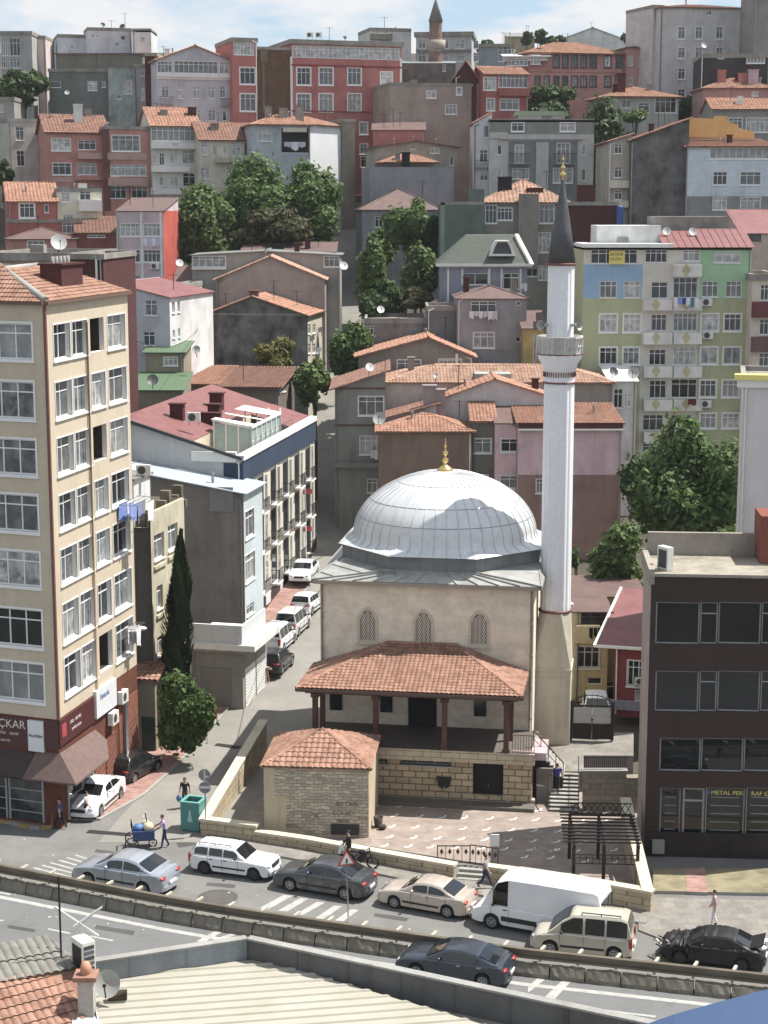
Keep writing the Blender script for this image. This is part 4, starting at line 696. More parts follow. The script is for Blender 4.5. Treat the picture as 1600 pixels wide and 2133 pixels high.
for x_, ys_ in ((752,(706,957,1210,1460,1706)),(980,(448,705,957,1210,1460))):
    for y_ in ys_:
        u_, q_ = _fr.front(*zp(7, x_, y_), -1.1); m_ = MB(); m_.prism([(-.38,0),(0,-.6),(.38,0),(0,.6)], 1.102, 1.13); m_.v = [(v[0]+u_, -v[2], q_+v[1]) for v in m_.v]; m_.build('diamond_ornament', P('paint_ornament',(186,176,130)), _rt)
m_ = MB(); a, _ = _fr.front(*zp(7, 190, 260)); c, _ = _fr.front(*zp(7, 872, 260)); m_.box((a, -.9, _h - .02), (c, 6, _h + .32)); _rf = m_.build('roof_slab', SHWHT, _rt)
for x0, x1, mt, r in ((806,1092,SHRED,1.4),(1092,1490,SHRED,1.6)):
    m_ = MB(); a, _ = _fr.front(*zp(7, x0, 270)); c, _ = _fr.front(*zp(7, x1, 270)); slope(m_, (a,-.5,_h+.0),(c,-.5,_h+.0),(c,4.5,_h+r),(a,4.5,_h+r),'seam'); m_.build('roof', mt, _rt)
m_ = MB(); a, q = _fr.front(*zp(7, 335, 200)); c, q2 = _fr.front(*zp(7, 790, 128), 3); m_.box((a, 3, _h + .3), (c, 8, _h + 1.9)); m_.build('stair_cabin', OFFW, _rt)
m_ = MB(); a, q = _fr.front(*zp(7, 798, 200)); c, q2 = _fr.front(*zp(7, 1385, 128)); m_.box((a, 5, _h), (c, 9.5, _h + 2.7)); m_.build('penthouse', CONC, _rt)
house('maroon_cream', 'cream house with maroon balcony bands cut by the right edge beside the green block', (1482,1720,500,156), 7, 0, 9, P('wall_cream_pale',(208,196,176)), ('flat',.3,.2,None), zb=2, wins=[(1542,1605,555,675,2),(1535,1605,815,935,2),(1530,1605,1072,1200,2)], bands=[(1474,1720,685,802,.7,P('band_maroon',(120,66,66))),(1470,1720,950,1060,.7,P('band_brown2',(122,90,84)))])
house('br_pinkhouse', 'pinkish house with a red roof and one dark brown opening', (1400,1720,165,178), 7, 0, 8, P('wall_pink_beige',(196,170,158)), ('mono',2.4,.2,SHRED), wins=[(1438,1548,168,222,2,{'pane':PD,'frame':FRB})])
house('edge_white', 'pale grey blank wall building with a yellow roof edge at the right edge', (1412,1760,1300,100), 7, -11, 9, P('wall_pale_lilac_grey',(208,200,198),1,.1,.2), ('flat',.2,.1,None), zb=0)
m_ = MB(); _rt, _fr, _W, _D, _h = HOUSES['edge_white']; m_.box((-.5, -.35, _h + .2), (_W, .5, _h + .5)); m_.build('roof_edge', simple('paint_bright_yellow',(240,220,60),.9,.4), _rt); m_ = MB(); m_.box((-.35,-.2,_h-.25),(_W,.3,_h+.2)); m_.build('cornice', WHITE, _rt)
house('yellow_alley', 'yellow plastered house behind the courtyard gate with a dull red roof', (595,770,432,107.5), 11, 0, 3.4, P('wall_butter',(214,196,140)), ('mono',0.15,.3,SHBRN), zb=0, wins=[(607,722,616,728,3,{'trim':.04,'pane':PD}),(625,795,440,520,3,{'pane':PD,'frame':FRB}),(660,735,778,815,1,{'pane':PD,'sill':False})], bands=[(598,720,500,590,.5,P('wall_butter',(214,196,140)))])
house('brown_roof_back', 'low house under a wide dull red brown roof behind the yellow house', (570,960,355,111.2), 11, 0, 5.5, P('wall_butter',(214,196,140)), ('mono',0.2,.2,SHBRN), zb=0)
house('redroof_alley', 'crimson house with a red sheet roof squeezed against the dark office building', (800,985,600,103), 11, -15, 8, P('wall_crimson',(146,62,64)), ('none',0,0,None), zb=1, wins=[(868,955,690,822,3,{'trim':.05}),(905,950,845,905,1,{'sill':False})], bands=[(770,985,898,945,.2,P('band_lilac',(150,148,160)))])
_rt, _fr, _W, _D, _h = HOUSES['redroof_alley']; m_ = MB(); slope(m_, (-1.1,-.5,_h-.1),(_W+.3,-.5,_h-.1),(_W+.3,8,_h+1.7),(-.6,8,_h+1.7),'sheet'); m_.build('roof', SHRED, _rt)
m_ = MB(); m_.bar((-1.15,-.55,_h-.1),(_W+.3,-.55,_h-.1),.16); m_.bar((-1.15,-.55,_h-.1),(-.65,8,_h+1.72),.16); m_.build('gutter', WHITE, _rt)
# ------------------------------------------------------------------ the mosque
STONE = block_mat('ashlar_cream', (228,214,190), 1.05, 1.1, .38, .006, (.62,.55,.46), .05, .1); STONEB = block_mat('stone_blocks_yellow', (190,168,130), .95, .72, .36, .035, (.16,.13,.10), .22, .6)
LEAD = simple('dome_lead_sheet', (214,216,217), .9, .42, .3, .5, .14, 1.2); LEADR = simple('roof_lead_sheet', (170,170,164), .9, .5, .3, .5, .3, 1.1); LEADD = simple('drum_lead_sheet', (124,130,134), .9, .5, .3, .5, .25, .9)
GOLD = simple('finial_gold', (226,186,80), 1, .25, .9); WOOD = simple('porch_timber', (96,56,40), .9, .6, var=.3); MINW = plaster('minaret_white', (240,240,244), .9, .04, .08); OXIDE = simple('oxide_red_trim', (120,58,48), 1, .6)
mf_ = at(667, 1207, 95.0); MF = Frame(mf_.x, mf_.y, 0, R(-8.5)); MW = MF.front(1113, 1214)[0]; MH = mf_.z; MD = MW
mos = thing('mosque', 'cream stone mosque with a grey ribbed dome and a red tiled timber porch', 'mosque', MF.o, MF.phi)
m = MB(); Fs = [Facade((0,0),(MW,0)), Facade((MW,0),(MW,MD)), Facade((MW,MD),(0,MD)), Facade((0,MD),(0,0))]
for F in Fs: wall(m, F, 0, MH)
m.build('wall', STONE, mos)
m = MB()
for a, b in (((-.3,-.3),(MW+.3,-.3)),((MW+.3,-.3),(MW+.3,MD+.3)),((MW+.3,MD+.3),(-.3,MD+.3)),((-.3,MD+.3),(-.3,-.3))): m.bar((*a,MH-.06),(*b,MH-.06),.3,.2)
m.build('cornice', simple('cornice_stone',(150,138,120),1,.7), mos)
c0 = Vector((MW/2 + .35, MD/2, 0)); RO = 6.15; zd = MH + .6
octo = [(c0.x + RO*math.cos(R(22.5+45*i)), c0.y + RO*math.sin(R(22.5+45*i))) for i in range(8)]
m = MB(); sq = [(-.42,-.42),(MW+.42,-.42),(MW+.42,MD+.42),(-.42,MD+.42)]
O = lambda i: (*octo[i % 8], zd); Q = lambda i: (*sq[i % 4], MH+.06)
for k, (i, a) in enumerate(((5,0),(7,1),(1,2),(3,3))): # front, right, back, left planes
    m.face([Q(a), Q(a+1), O(i+1), O(i)])
for a, (i, j) in enumerate(((4,5),(6,7),(0,1),(2,3))): m.face([Q(a), O(j), O(i)])
n_ = 11
for k in range(n_ + 1):
    f = k / n_; p = Vector(Q(0)).lerp(Vector(Q(1)), f); q = Vector(O(5)).lerp(Vector(O(6)), f); m.bar(p + Vector((0,0,.03)), q + Vector((0,0,.03)), .05, .06)
for a, i in ((0,5),(0,4),(1,6),(1,7)): m.bar(Vector(Q(a)) + Vector((0,0,.03)), Vector(O(i)) + Vector((0,0,.03)), .06, .07)
for f in (.3, .65):
    p, q = Vector(Q(0)).lerp(Vector(O(4)), f), Vector(Q(0)).lerp(Vector(O(5)), f); m.bar(p+Vector((0,0,.03)), q+Vector((0,0,.03)), .05)
ro = m.build('roof', LEADR, mos)
m = MB(); a, b = MF.front(797, 1195, .4)[0], MF.front(826, 1195, .4)[0]; zz = MH + .3; m.box((a,.05,zz),(b,.75,zz+.28)); sk = m.build('skylight', SHGRY, ro); m = MB(); m.face([(a+.08,.12,zz+.285),((a+b)/2-.03,.12,zz+.285),((a+b)/2-.03,.68,zz+.285),(a+.08,.68,zz+.285)]); m.face([((a+b)/2+.03,.12,zz+.285),(b-.08,.12,zz+.285),(b-.08,.68,zz+.285),((a+b)/2+.03,.68,zz+.285)]); m.build('pane', PC, sk)
m = MB(); hd = .85
for i in range(8):
    j = (i + 1) % 8; A, B = octo[i], octo[j]; m.face([(*A,zd-.4),(*B,zd-.4),(*B,zd+hd),(*A,zd+hd)])
    for k in range(6):
        f = k / 6; p = Vector((*A,0)).lerp(Vector((*B,0)), f); m.bar(p + Vector((0,0,zd-.1)), p + Vector((0,0,zd+hd)), .05, .05)
m.build('drum', LEADD, mos)
# dome: skirt flares from the octagon into the circle, then the shell with seams
m = MB(); NR = 48; RD = 5.35; zt = at(922, 974, MF.o.y + MD/2*.99).z; zb_ = zd + hd; H = zt - zb_ - .35
def oct_r(t): 
    t = (t - R(22.5)) % R(45) - R(22.5); return RO * math.cos(R(22.5)) / math.cos(t)
prof = []
rings = []
for r_, dz_ in ((1.045,-.04),(1.03,.02)): rings.append([(oct_r(2*math.pi*j/NR/2)*r_, zb_+dz_) for j in range(NR*2)])
for f, dz_ in ((.35,.10),(.7,.22),(1,.38)): rings.append([(oct_r(2*math.pi*j/NR/2)*(1-f)+RD*f, zb_+dz_) for j in range(NR*2)])
for k in range(1, 17):
    t = k / 16 * math.pi / 2; rings.append([(RD*math.cos(t)**1.12 if k < 16 else .05, zb_+.38+(H-.03)*math.sin(t)) for j in range(NR*2)])
base = len(m.v)
for rg_ in rings:
    for j, (r_, z_) in enumerate(rg_): t = 2*math.pi*j/(NR*2); m.v.append((c0.x+r_*math.cos(t), c0.y+r_*math.sin(t), z_))
for i in range(len(rings)-1):
    for j in range(NR*2): jj = (j+1) % (NR*2); n2 = NR*2; m.f.append([i*n2+j, i*n2+jj, (i+1)*n2+jj, (i+1)*n2+j]); m.m.append(0); m.sm.append(True)
for j in range(0, NR*2, 2):
    t = 2*math.pi*j/(NR*2); pts = [Vector((c0.x+(rg_[j][0]+.02)*math.cos(t), c0.y+(rg_[j][0]+.02)*math.sin(t), rg_[j][1]+.012)) for rg_ in rings[1:-2]]
    m.tube(pts, .02, 4, 0, False)
for k in (6, 9, 13):
    for j in range(NR*2):
        a, b = rings[k+1][j], rings[k+1][(j+1) % (NR*2)]; t0, t1 = 2*math.pi*j/(NR*2), 2*math.pi*(j+1)/(NR*2)
        m.bar((c0.x+a[0]*math.cos(t0),c0.y+a[0]*math.sin(t0),a[1]),(c0.x+b[0]*math.cos(t1),c0.y+b[0]*math.sin(t1),b[1]),.03,.03,1)
do = m.build('dome', [LEAD, LEADD], mos)
m = MB(); m.lathe([(.5,zt-.12),(.46,zt+.05),(.3,zt+.2),(.12,zt+.3),(.1,zt+.42),(.2,zt+.55),(.2,zt+.62),(.07,zt+.75),(.06,zt+.85),(.17,zt+.97),(.17,zt+1.05),(.05,zt+1.15),(.05,zt+1.3),(.1,zt+1.38),(.1,zt+1.42),(.03,zt+1.5),(.03,zt+1.75),(.0,zt+1.95)], c0, 12)
m.build('finial', GOLD, do)
# lattice windows with pointed arches
def arch_pts(w, h, n=8):
    hw = w / 2; sp = h - hw * 1.25; P_ = [(-hw, 0), (-hw, sp)]
    for i in range(1, n + 1): t = i / n; P_.append((-hw + hw * t, sp + hw * 1.25 * math.sin(t * math.pi / 2) ** .9))
    return P_ + [(-x, y) for x, y in P_[::-1][1:]]
def inside(x, y, w, h):
    if abs(x) > w/2 or y < 0 or y > h: return False
    sp = h - w/2*1.25
    if y <= sp: return True
    t = 1 - abs(x)/(w/2); return y <= sp + w/2*1.25*max(0, math.sin(t*math.pi/2))**.9
for px, py in ((766,1333),(882,1338),(998,1341)):
    u, z = MF.front(px, py); w_, h_ = .86, 1.75; X = lambda x, y, k: (u + x, -k, z + y)
    ap = arch_pts(w_, h_); ao = [(x*1.32, (y*1.09 if y > .01 else -.12)) for x, y in ap]; m = MB()
    for i in range(len(ap)):
        j = (i+1) % len(ap); m.face([X(*ao[i],.07), X(*ao[j],.07), X(*ap[j],.07), X(*ap[i],.07)]); m.face([X(*ap[i],.07), X(*ap[j],.07), X(*ap[j],.005), X(*ap[i],.005)]); m.face([X(*ao[j],.07), X(*ao[i],.07), X(*ao[i],-.01), X(*ao[j],-.01)])
    m.box((u-.62,-.14,z-.24),(u+.62,.02,z-.12)); fo = m.build('window', simple('window_stone',(200,186,160),.95,.8), mos)
    m = MB(); m.face([X(x, y, .006) for x, y in ap]); m.build('pane', BLACK, fo)
    m = MB(); s_ = .115
    for a in range(-9, 10):
        for b in range(0, 19):
            x0, y0 = a*s_ + (s_/2 if b % 2 else 0), b*s_
            for dx, dy in ((s_/2, s_), (-s_/2, s_), (s_, 0)):
                if dy == 0 and (a + b) % 2: continue
                if inside(x0, y0, w_, h_) and inside(x0+dx, y0+dy, w_, h_): m.bar(X(x0,y0,.03), X(x0+dx,y0+dy,.03), .042, .03)
    m.build('lattice', simple('lattice_stone',(214,202,180),.95,.8), fo)
m = MB()
for u in (.12, MW-.12):
    m.tube([(u,-.12,MH-.1),(u,-.12,.5)], .06, 8)
    for k in range(5): m.box((u-.09,-.19,2+k*1.8),(u+.09,0,2.06+k*1.8))
m.build('downpipe', simple('pipe_grey',(150,140,125),1,.5), mos)
# porch
PD_ = -4.2; ZF = 3.1; ed = -5.2
uL, zE = MF.front(617, 1438, ed); uR, zE2 = MF.front(1088, 1448, ed); zE = (zE + zE2) / 2; tl, zT_ = MF.front(808, 1338, -.05); tr_, _ = MF.front(950, 1338, -.05)
m = MB(); FL, FR, TR, TL, BL, BR = (uL,ed,zE),(uR,ed,zE),(tr_,-.05,zT_),(tl,-.05,zT_),(uL,-.05,zE),(uR,-.05,zE)
for q in ((FL,FR,TR,TL),(BL,FL,TL,TL),(FR,BR,TR,TR)): slope(m, *q, kind='tile', pitch=.26, row=.3, th=.1)
ridge(m, FL, TL, .11); ridge(m, FR, TR, .11); ridge(m, TL, TR, .11)
pr = m.build('porch_roof', TILER, mos)
m = MB(); zs_ = zE - .14
for a, b in ((FL,FR),(BL,FL),(FR,BR)): m.bar((a[0],a[1],zs_+.04),(b[0],b[1],zs_+.04),.14,.16)
m.build('eaves_gutter', simple('gutter_brown',(88,64,52),1,.6), pr)
m = MB(); m.face([(uL+.1,ed+.1,zE-.11),(uL+.1,-.06,zE-.11),(uR-.1,-.06,zE-.11),(uR-.1,ed+.1,zE-.11)])
for u in (uL+.3, uR-.3): m.bar((u,PD_,zE-.3),(u,0,zE-.3),.2,.3)
m.bar((uL+.3,PD_,zE-.32),(uR-.3,PD_,zE-.32),.2,.4); m.build('porch_beam', WOOD, pr)
for px in (657, 783, 926, 1055):
    u = MF.front(px, 1500, PD_)[0]; m = MB(); m.box((u-.14,PD_-.14,ZF),(u+.14,PD_+.14,zE-.3)); m.box((u-.22,PD_-.2,zE-.72),(u+.22,PD_+.2,zE-.5)); m.box((u-.2,PD_-.2,ZF),(u+.2,PD_+.2,ZF+.15)); m.build('porch_post', WOOD, mos)
for px in (672, 1065):
    u = MF.front(px, 1490, -2)[0]; m = MB(); m.box((u-.13,-2.1,ZF),(u+.13,-1.9,zE-.3)); m.build('porch_post', WOOD, mos)
ua, ub = MF.front(648, 1600, PD_)[0], MF.front(1108, 1600, PD_)[0]
m = MB(); m.box((ua,PD_-.12,ZF-.3),(ub+.1,-.01,ZF-.02)); m.build('porch_floor', simple('porch_floor_dark',(92,82,74),1,.7), mos)
m = MB(); m.box((ua-.02,PD_-.2,ZF-.62),(ub+.15,PD_-.13,ZF)); m.box((ua-.02,PD_-.14,ZF-.62),(ub+.15,PD_+.3,ZF-.31)); m.build('parapet_beam', block_mat('beam_blocks',(196,178,146),1,1.0,.3,.02,(.25,.2,.16),.12,.4), mos)
holes = []
for x0, y0, x1, y1 in ((778,1573,808,1592),(833,1573,941,1597),(985,1582,1048,1660)):
    a, z1_ = MF.front(x0, y0, PD_); c, z0_ = MF.front(x1, y1, PD_); holes.append((a-ua, max(z0_,.28), c-ua, z1_))
m = MB(); Fp = Facade((ua,PD_),(ub,PD_)); hs = wall(m, Fp, 0, ZF-.62, holes, .35); wall(m, Facade((ub,PD_),(ub,0)), 0, ZF-.62); wall(m, Facade((ua,0),(ua,PD_)), 0, ZF-.62); m.build('basement_wall', STONEB, mos)
for h in hs[:2]: window(mos, Matrix.Identity(4), Fp, h, 3, tr=False, depth=.3, pane=PD, frame=FRG)
m = MB(); h = hs[2]; m.box((ua+h[0],PD_+.3,h[1]),(ua+h[2],PD_+.34,h[3])); m.build('doorway', BLACK, mos)
m = MB(); m.box((ua,PD_-.9,0),(ub+.2,PD_-.005,.3)); m.build('plinth', simple('plinth_dark',(96,90,80),1,.8), mos)
m = MB(); u, z = MF.front(880, 1508, -.05); m.box((u-.8,-.1,ZF),(u+.8,.0,ZF+2.3)); m.build('door', BLACK, mos)
for px in (700, 805, 1000):
    u = MF.front(px, 1500, -.05)[0]; m = MB(); m.box((u-.35,-.09,ZF+.7),(u+.35,0,ZF+2.1)); m.build('porch_window', PD, mos)
u = MF.front(925, 1620, PD_)[0]; zc = MF.front(925, 1630, PD_)[1]; m = MB()
m.prism([(u-.42,0),(u+.42,0),(u+.3,-.55),(u+.08,-.68),(u,-.5),(u-.08,-.68),(u-.3,-.55)], 0, .04)
mm = MB(); mm.f, mm.m, mm.sm = m.f, m.m, m.sm; mm.v = [(v[0], PD_-.04-v[2], zc+.35+v[1]) for v in m.v]
o = mm.build('wall_cloth', simple('cloth_black',(42,40,40),1,.9), None, matrix=MF.m()); tag(o, 'black cloth hanging on the stone blocks under the mosque porch', 'cloth')
# terrace end with railing, upper stairs, landing, lower stairs
m = MB(); ue = ub + .1; m.box((ub-1.1,PD_-.1,ZF),(ub+.15,PD_+.06,ZF+.12))
tr0 = thing('terrace_railing', 'pinkish terrace corner with an iron railing right of the mosque porch', 'railing', MF.o, MF.phi)
m.build('kerb', PINK, tr0)
m = MB()
for i in range(9): u = ub - 1.05 + i * .145; m.bar((u,PD_-.02,ZF+.12),(u,PD_-.02,ZF+1.0),.03)
m.bar((ub-1.1,PD_-.02,ZF+1.0),(ub+.15,PD_-.02,ZF+1.0),.05); m.build('rails', simple('rail_brown',(110,90,78),1,.6), tr0)
m = MB(); m.box((ub-.05,PD_+.1,ZF-.4),(ub+.75,-1.6,ZF+.02)); m.build('slab', PINK, tr0)
STEPM = plaster('step_stone', (170,166,156), .85, .3, .4)
us = MF.front(1112, 1540, -2.6)[0]; ue = MF.front(1174, 1600, -2.6)[0]; n_ = 9; st_ = thing('upper_stairs', 'grey stone flight climbing left to the mosque terrace with an iron handrail', 'stairs', MF.o, MF.phi)
m = MB()
for i in range(n_): a = ue - (ue-us)*i/n_; m.box((us-.3,-4.1,0),(a,-2.6,1.3+(ZF-1.3)*(i+1)/n_)) if False else m.box((a-(ue-us)/n_,-3.0,.2),(a,-.9,1.3+(ZF-1.3)*(i+1)/n_-.05),1); m.box((a-(ue-us)/n_-.03,-3.03,1.3+(ZF-1.3)*(i+1)/n_-.05),(a+.04,-.9,1.3+(ZF-1.3)*(i+1)/n_))
m.build('steps', [STEPM, simple('riser_dark2',(58,54,50),1,.9)], st_)
m = MB(); m.bar((us,-2.95,ZF+.9),(ue,-2.95,1.3+.95),.05); m.bar((us,-2.95,ZF+.45),(ue,-2.95,1.3+.5),.03)
for i in range(5): f = i/4; u = us+(ue-us)*f; m.bar((u,-2.95,ZF-(ZF-1.3)*f-.1),(u,-2.95,ZF+.9+(.05-ZF+1.3)*f),.04)
m.build('handrail', DARKM, st_)
m = MB(); m.box((ub+.2,-3.3,0),(ub+1.1,-3.08,2.0)); tag(m.build('stair_side_wall', block_mat('wall_grey_block',(140,132,120),.9,.6,.3,.015,(.2,.18,.16),.15,.4), None, matrix=MF.m()), 'plain grey wall under the upper stone flight', 'wall')
xl_, xr_ = onz(1143, 1690, .1), onz(1206, 1690, .1); ls = thing('lower_stairs', 'straight grey stairs from the courtyard up to the landing with dark risers', 'stairs', (xl_.x, xl_.y, 0), R(-6))
m = MB(); sw = (xr_ - xl_).length; ns = 10
for i in range(ns):
    m.box((0,.30*i,0),(sw,.30*(i+1),.1+.12*(i+1)-.045),1); m.box((0,.30*i-.03,.1+.12*(i+1)-.045),(sw,.30*(i+1),.1+.12*(i+1)))
m.build('steps', [STEPM, simple('riser_dark',(70,66,60),1,.9)], ls)
m = MB()
for x in (.05, sw-.05):
    m.bar((x,.1,1.15),(x,3.0,2.25),.05)
    for i in range(4): y = .1+.95*i; m.bar((x,y,.1),(x,y,1.15+1.1*(y-.1)/2.9),.04)
m.build('handrail', DARKM, ls)
la = [onz(1150,1606,1.3), onz(1216,1606,1.3), onz(1216,1572,1.5), onz(1320,1562,1.8), onz(1320,1520,1.9), onz(1120,1520,1.9), onz(1160,1575,1.4)]
m = MB(); m.face([Vector((p.x,p.y,1.32+ (p.y-92)*.08)) for p in la]); 
for i in range(len(la)): a, b = la[i], la[(i+1)%len(la)]; m.face([(a.x,a.y,-.1),(b.x,b.y,-.1),(b.x,b.y,1.32+(b.y-92)*.08),(a.x,a.y,1.32+(a.y-92)*.08)])
tag(m.build('terrace_path', SIDEW), kind='structure')
GB = block_mat('wall_grey_block2',(150,140,122),.9,.62,.32,.02,(.18,.16,.13),.2,.5)
a, b = onz(1214,1690,.05), onz(1345,1690,.05); b.y = a.y
rw = thing('retaining_wall', 'grey stone block retaining wall with a thin iron fence on top beside the lower stairs', 'wall', (a.x, a.y, 0)); L_ = b.x - a.x
m = MB(); m.box((0,0,0),(L_*.68,.35,2.25)); m.box((L_*.68,-.25,0),(L_,.35,2.0)); m.build('wall', GB, rw); m = MB(); m.box((-.1,-.08,2.25),(L_*.7,.4,2.35)); m.build('coping', KERBM, rw)
m = MB()
for i in range(22): x = .05+i*L_*.7/22; m.bar((x,.2,2.35),(x,.2,3.0),.025)
m.bar((0,.2,3.0),(L_*.7,.2,3.0),.04); m.build('fence', DARKM, rw)
# gate to the alley
g0 = at(1190, 1535, 96); gt = thing('iron_gate', 'double iron gate with an arched spiked top between the minaret and the crimson house', 'gate', (g0.x, g0.y, 1.7), R(-5)); gw = 2.3
for x_ in (-.12, gw-.06):
    m = MB(); m.box((x_,-.1,0),(x_+.18,.1,2.3)); m.build('gate_post', DARKM, gt)
for k in range(2):
    x0 = .08 + k*(gw/2-.03); x1 = x0 + gw/2 - .1; m = MB(); m.box((x0,-.02,.05),(x1,.02,.95))
    for i in range(9): x = x0+(x1-x0)*i/8; m.bar((x,0,.95),(x,0,2.0),.03)
    for z in (1.0,1.45,2.0): m.bar((x0,0,z),(x1,0,z),.05)
    le = m.build('gate_leaf', DARKM, gt); m = MB(); m.box((x0+.03,-.045,1.0),(x1-.03,-.03,1.95)); m.build('backing_sheet', simple('gate_sheet',(176,174,170),.9,.6), le)
m = MB(); pts = [(gw/2-gw/2*math.cos(math.pi*i/12),0,2.05+.62*math.sin(math.pi*i/12)) for i in range(13)]
for p, q in zip(pts, pts[1:]): m.bar(p, q, .05)
for p in pts[1:-1]: m.bar((p[0],0,2.05), (p[0],0,p[2]+.12), .025)
m.bar((0,0,2.05),(gw,0,2.05),.05); m.build('arch_top', DARKM, gt)
# ------------------------------------------------------------------ minaret
b0 = at(1106, 1392, 95.6); NF = Frame(b0.x, b0.y, 0, R(-8.5)); nw = NF.front(1189, 1392)[0]; nh = b0.z; mn = thing('minaret', 'tall white fluted minaret with a carved balcony and a dark grey cone', 'minaret', NF.o, NF.phi)
nd = 2.5; nc = (nw*.56, nd/2); zy = lambda y: at(1160, y, NF.o.y+nd/2).z
BASEM = plaster('minaret_base_stone',(200,190,168),.98,.15,.35)
m = MB(); m.box((0,0,.5),(nw,nd,nh)); m.box((-.06,-.06,nh-.12),(nw+.06,nd+.06,nh)); m.box((.25,-.04,2.6),(nw-.25,0,2.68)); m.box((.25,-.04,nh-.5),(nw-.25,0,nh-.42)); m.box((.2,-.04,2.6),(.28,0,nh-.42)); m.box((nw-.28,-.04,2.6),(nw-.2,0,nh-.42))
m.build('base', BASEM, mn)
zt = zy(1270); m = MB(); r8 = .98; oc = [(nc[0]+r8*math.cos(R(22.5+45*i)), nc[1]+r8*math.sin(R(22.5+45*i))) for i in range(8)]; sq = [(0,0),(nw,0),(nw,nd),(0,nd)]
for a, (i, j) in enumerate(((5,6),(7,0),(1,2),(3,4))): m.face([(*sq[a],nh),(*sq[(a+1)%4],nh),(*oc[j],zt),(*oc[i],zt)])
for a, (i, j) in enumerate(((4,5),(6,7),(0,1),(2,3))): m.face([(*sq[a],nh),(*oc[j],zt),(*oc[i],zt)])
m.build('transition', BASEM, mn)
def flute(m, r0, z0, r1, z1, n=16, mi=0, depth=.045):
    base = len(m.v); K = n*4
    for r_, z_ in ((r0,z0),(r1,z1)):
        for j in range(K): t = 2*math.pi*j/K; rr = r_*(1-depth*(1,.35,0,.35)[j % 4]); m.v.append((nc[0]+rr*math.cos(t), nc[1]+rr*math.sin(t), z_))
    for j in range(K): jj = (j+1) % K; m.f.append([base+j, base+jj, base+K+jj, base+K+j]); m.m.append(mi); m.sm.append(False)
m = MB(); zA = zy(797); flute(m, .88, zt, .86, zA); m.build('shaft', MINW, mn)
m = MB(); zB, zC, zD = zy(766), zy(737), zy(702); m.lathe([(.0,zt),(.97,zt),(.97,zt+.1),(.9,zt+.14)], nc, 32, 1); m.lathe([(.88,zA),(.92,zA),(.92,zA+.08),(.87,zA+.1)], nc, 32, 1)
m.lathe([(.87,zA+.08),(.87,zy(772)),(.93,zy(770)),(1.0,zy(757)),(1.18,zy(747)),(1.22,zy(742)),(1.27,zC)], nc, 32)
for j in range(40): t = 2*math.pi*j/40; m.bar((nc[0]+.89*math.cos(t),nc[1]+.89*math.sin(t),zy(783)),(nc[0]+.9*math.cos(t),nc[1]+.9*math.sin(t),zy(773)),.05,.05,1)
m.lathe([(1.27,zC),(1.3,zC),(1.3,zC+.06),(1.27,zC+.06)], nc, 16, 1)
bl = m.build('balcony', [MINW, OXIDE], mn, merge=.0005)
m = MB(); m.lathe([(1.26,zC+.06),(1.26,zD)], nc, 12, 0, False, R(15)); m.lathe([(1.2,zD-.02),(1.32,zD-.02),(1.32,zD+.08),(1.2,zD+.08),(1.15,zC+.1)], nc, 12, 0, False, R(15))
for j in range(12):
    t = R(15+30*j); m.bar((nc[0]+1.27*math.cos(t),nc[1]+1.27*math.sin(t),zC+.06),(nc[0]+1.27*math.cos(t),nc[1]+1.27*math.sin(t),zD+.02),.1)
    for k in range(4):
        t0, t1 = R(15+30*j+5+k*5), R(15+30*j+10+k*5); rr = 1.26; m.bar((nc[0]+rr*math.cos(t0),nc[1]+rr*math.sin(t0),zC+.15+.3*(k%2)),(nc[0]+rr*math.cos(t1),nc[1]+rr*math.sin(t1),zC+.5+.3*((k+1)%2)),.05)
m.build('balustrade', plaster('carved_stone',(212,208,200),.95,.3,.35), mn)
m = MB(); zE_ = zy(552); flute(m, .76, zC+.1, .74, zE_); m.build('upper_shaft', MINW, mn)
m = MB(); m.lathe([(.74,zE_-.02),(.82,zE_),(.82,zE_+.1),(.78,zE_+.12)], nc, 32, 1); zt2 = zy(370); m.lathe([(.0,zE_+.02),(.79,zE_+.1),(.52,zE_+1.9),(.05,zt2)], nc, 24); m.build('cone', [simple('cone_dark_lead',(88,88,92),.9,.55,.3,.5,.25), OXIDE], mn)
m = MB(); z0 = zt2 - .1; m.lathe([(.08,z0),(.05,z0+.1),(.17,z0+.22),(.17,z0+.3),(.05,z0+.42),(.05,z0+.5),(.13,z0+.6),(.13,z0+.66),(.03,z0+.8),(.03,z0+1.0),(.09,z0+1.1),(.02,z0+1.2),(.0,z0+1.5)], nc, 10); m.build('finial', GOLD, mn)
for px, sx, nm in ((1134,-1,'grey horn loudspeaker on the left side of the white minaret above its balcony'),(1198,1,'grey horn loudspeaker on the right side of the white minaret above its balcony')):
    p = at(px, 677, NF.o.y+.4); m = MB(); d = Vector((sx*.75,-.65,0)); 
    m.tube([p, p+d*.12, p+d*.32], [.07,.1,.3], 12, 0, False); m.tube([p-d*.25, p], [.1,.09], 10); m.bar(p-d*.25, p-d*.25-Vector((sx*.3,-.2,0)), .04)
    tag(m.build('loudspeaker', simple('horn_grey',(170,172,168),.9,.5), origin=p), nm, 'loudspeaker')
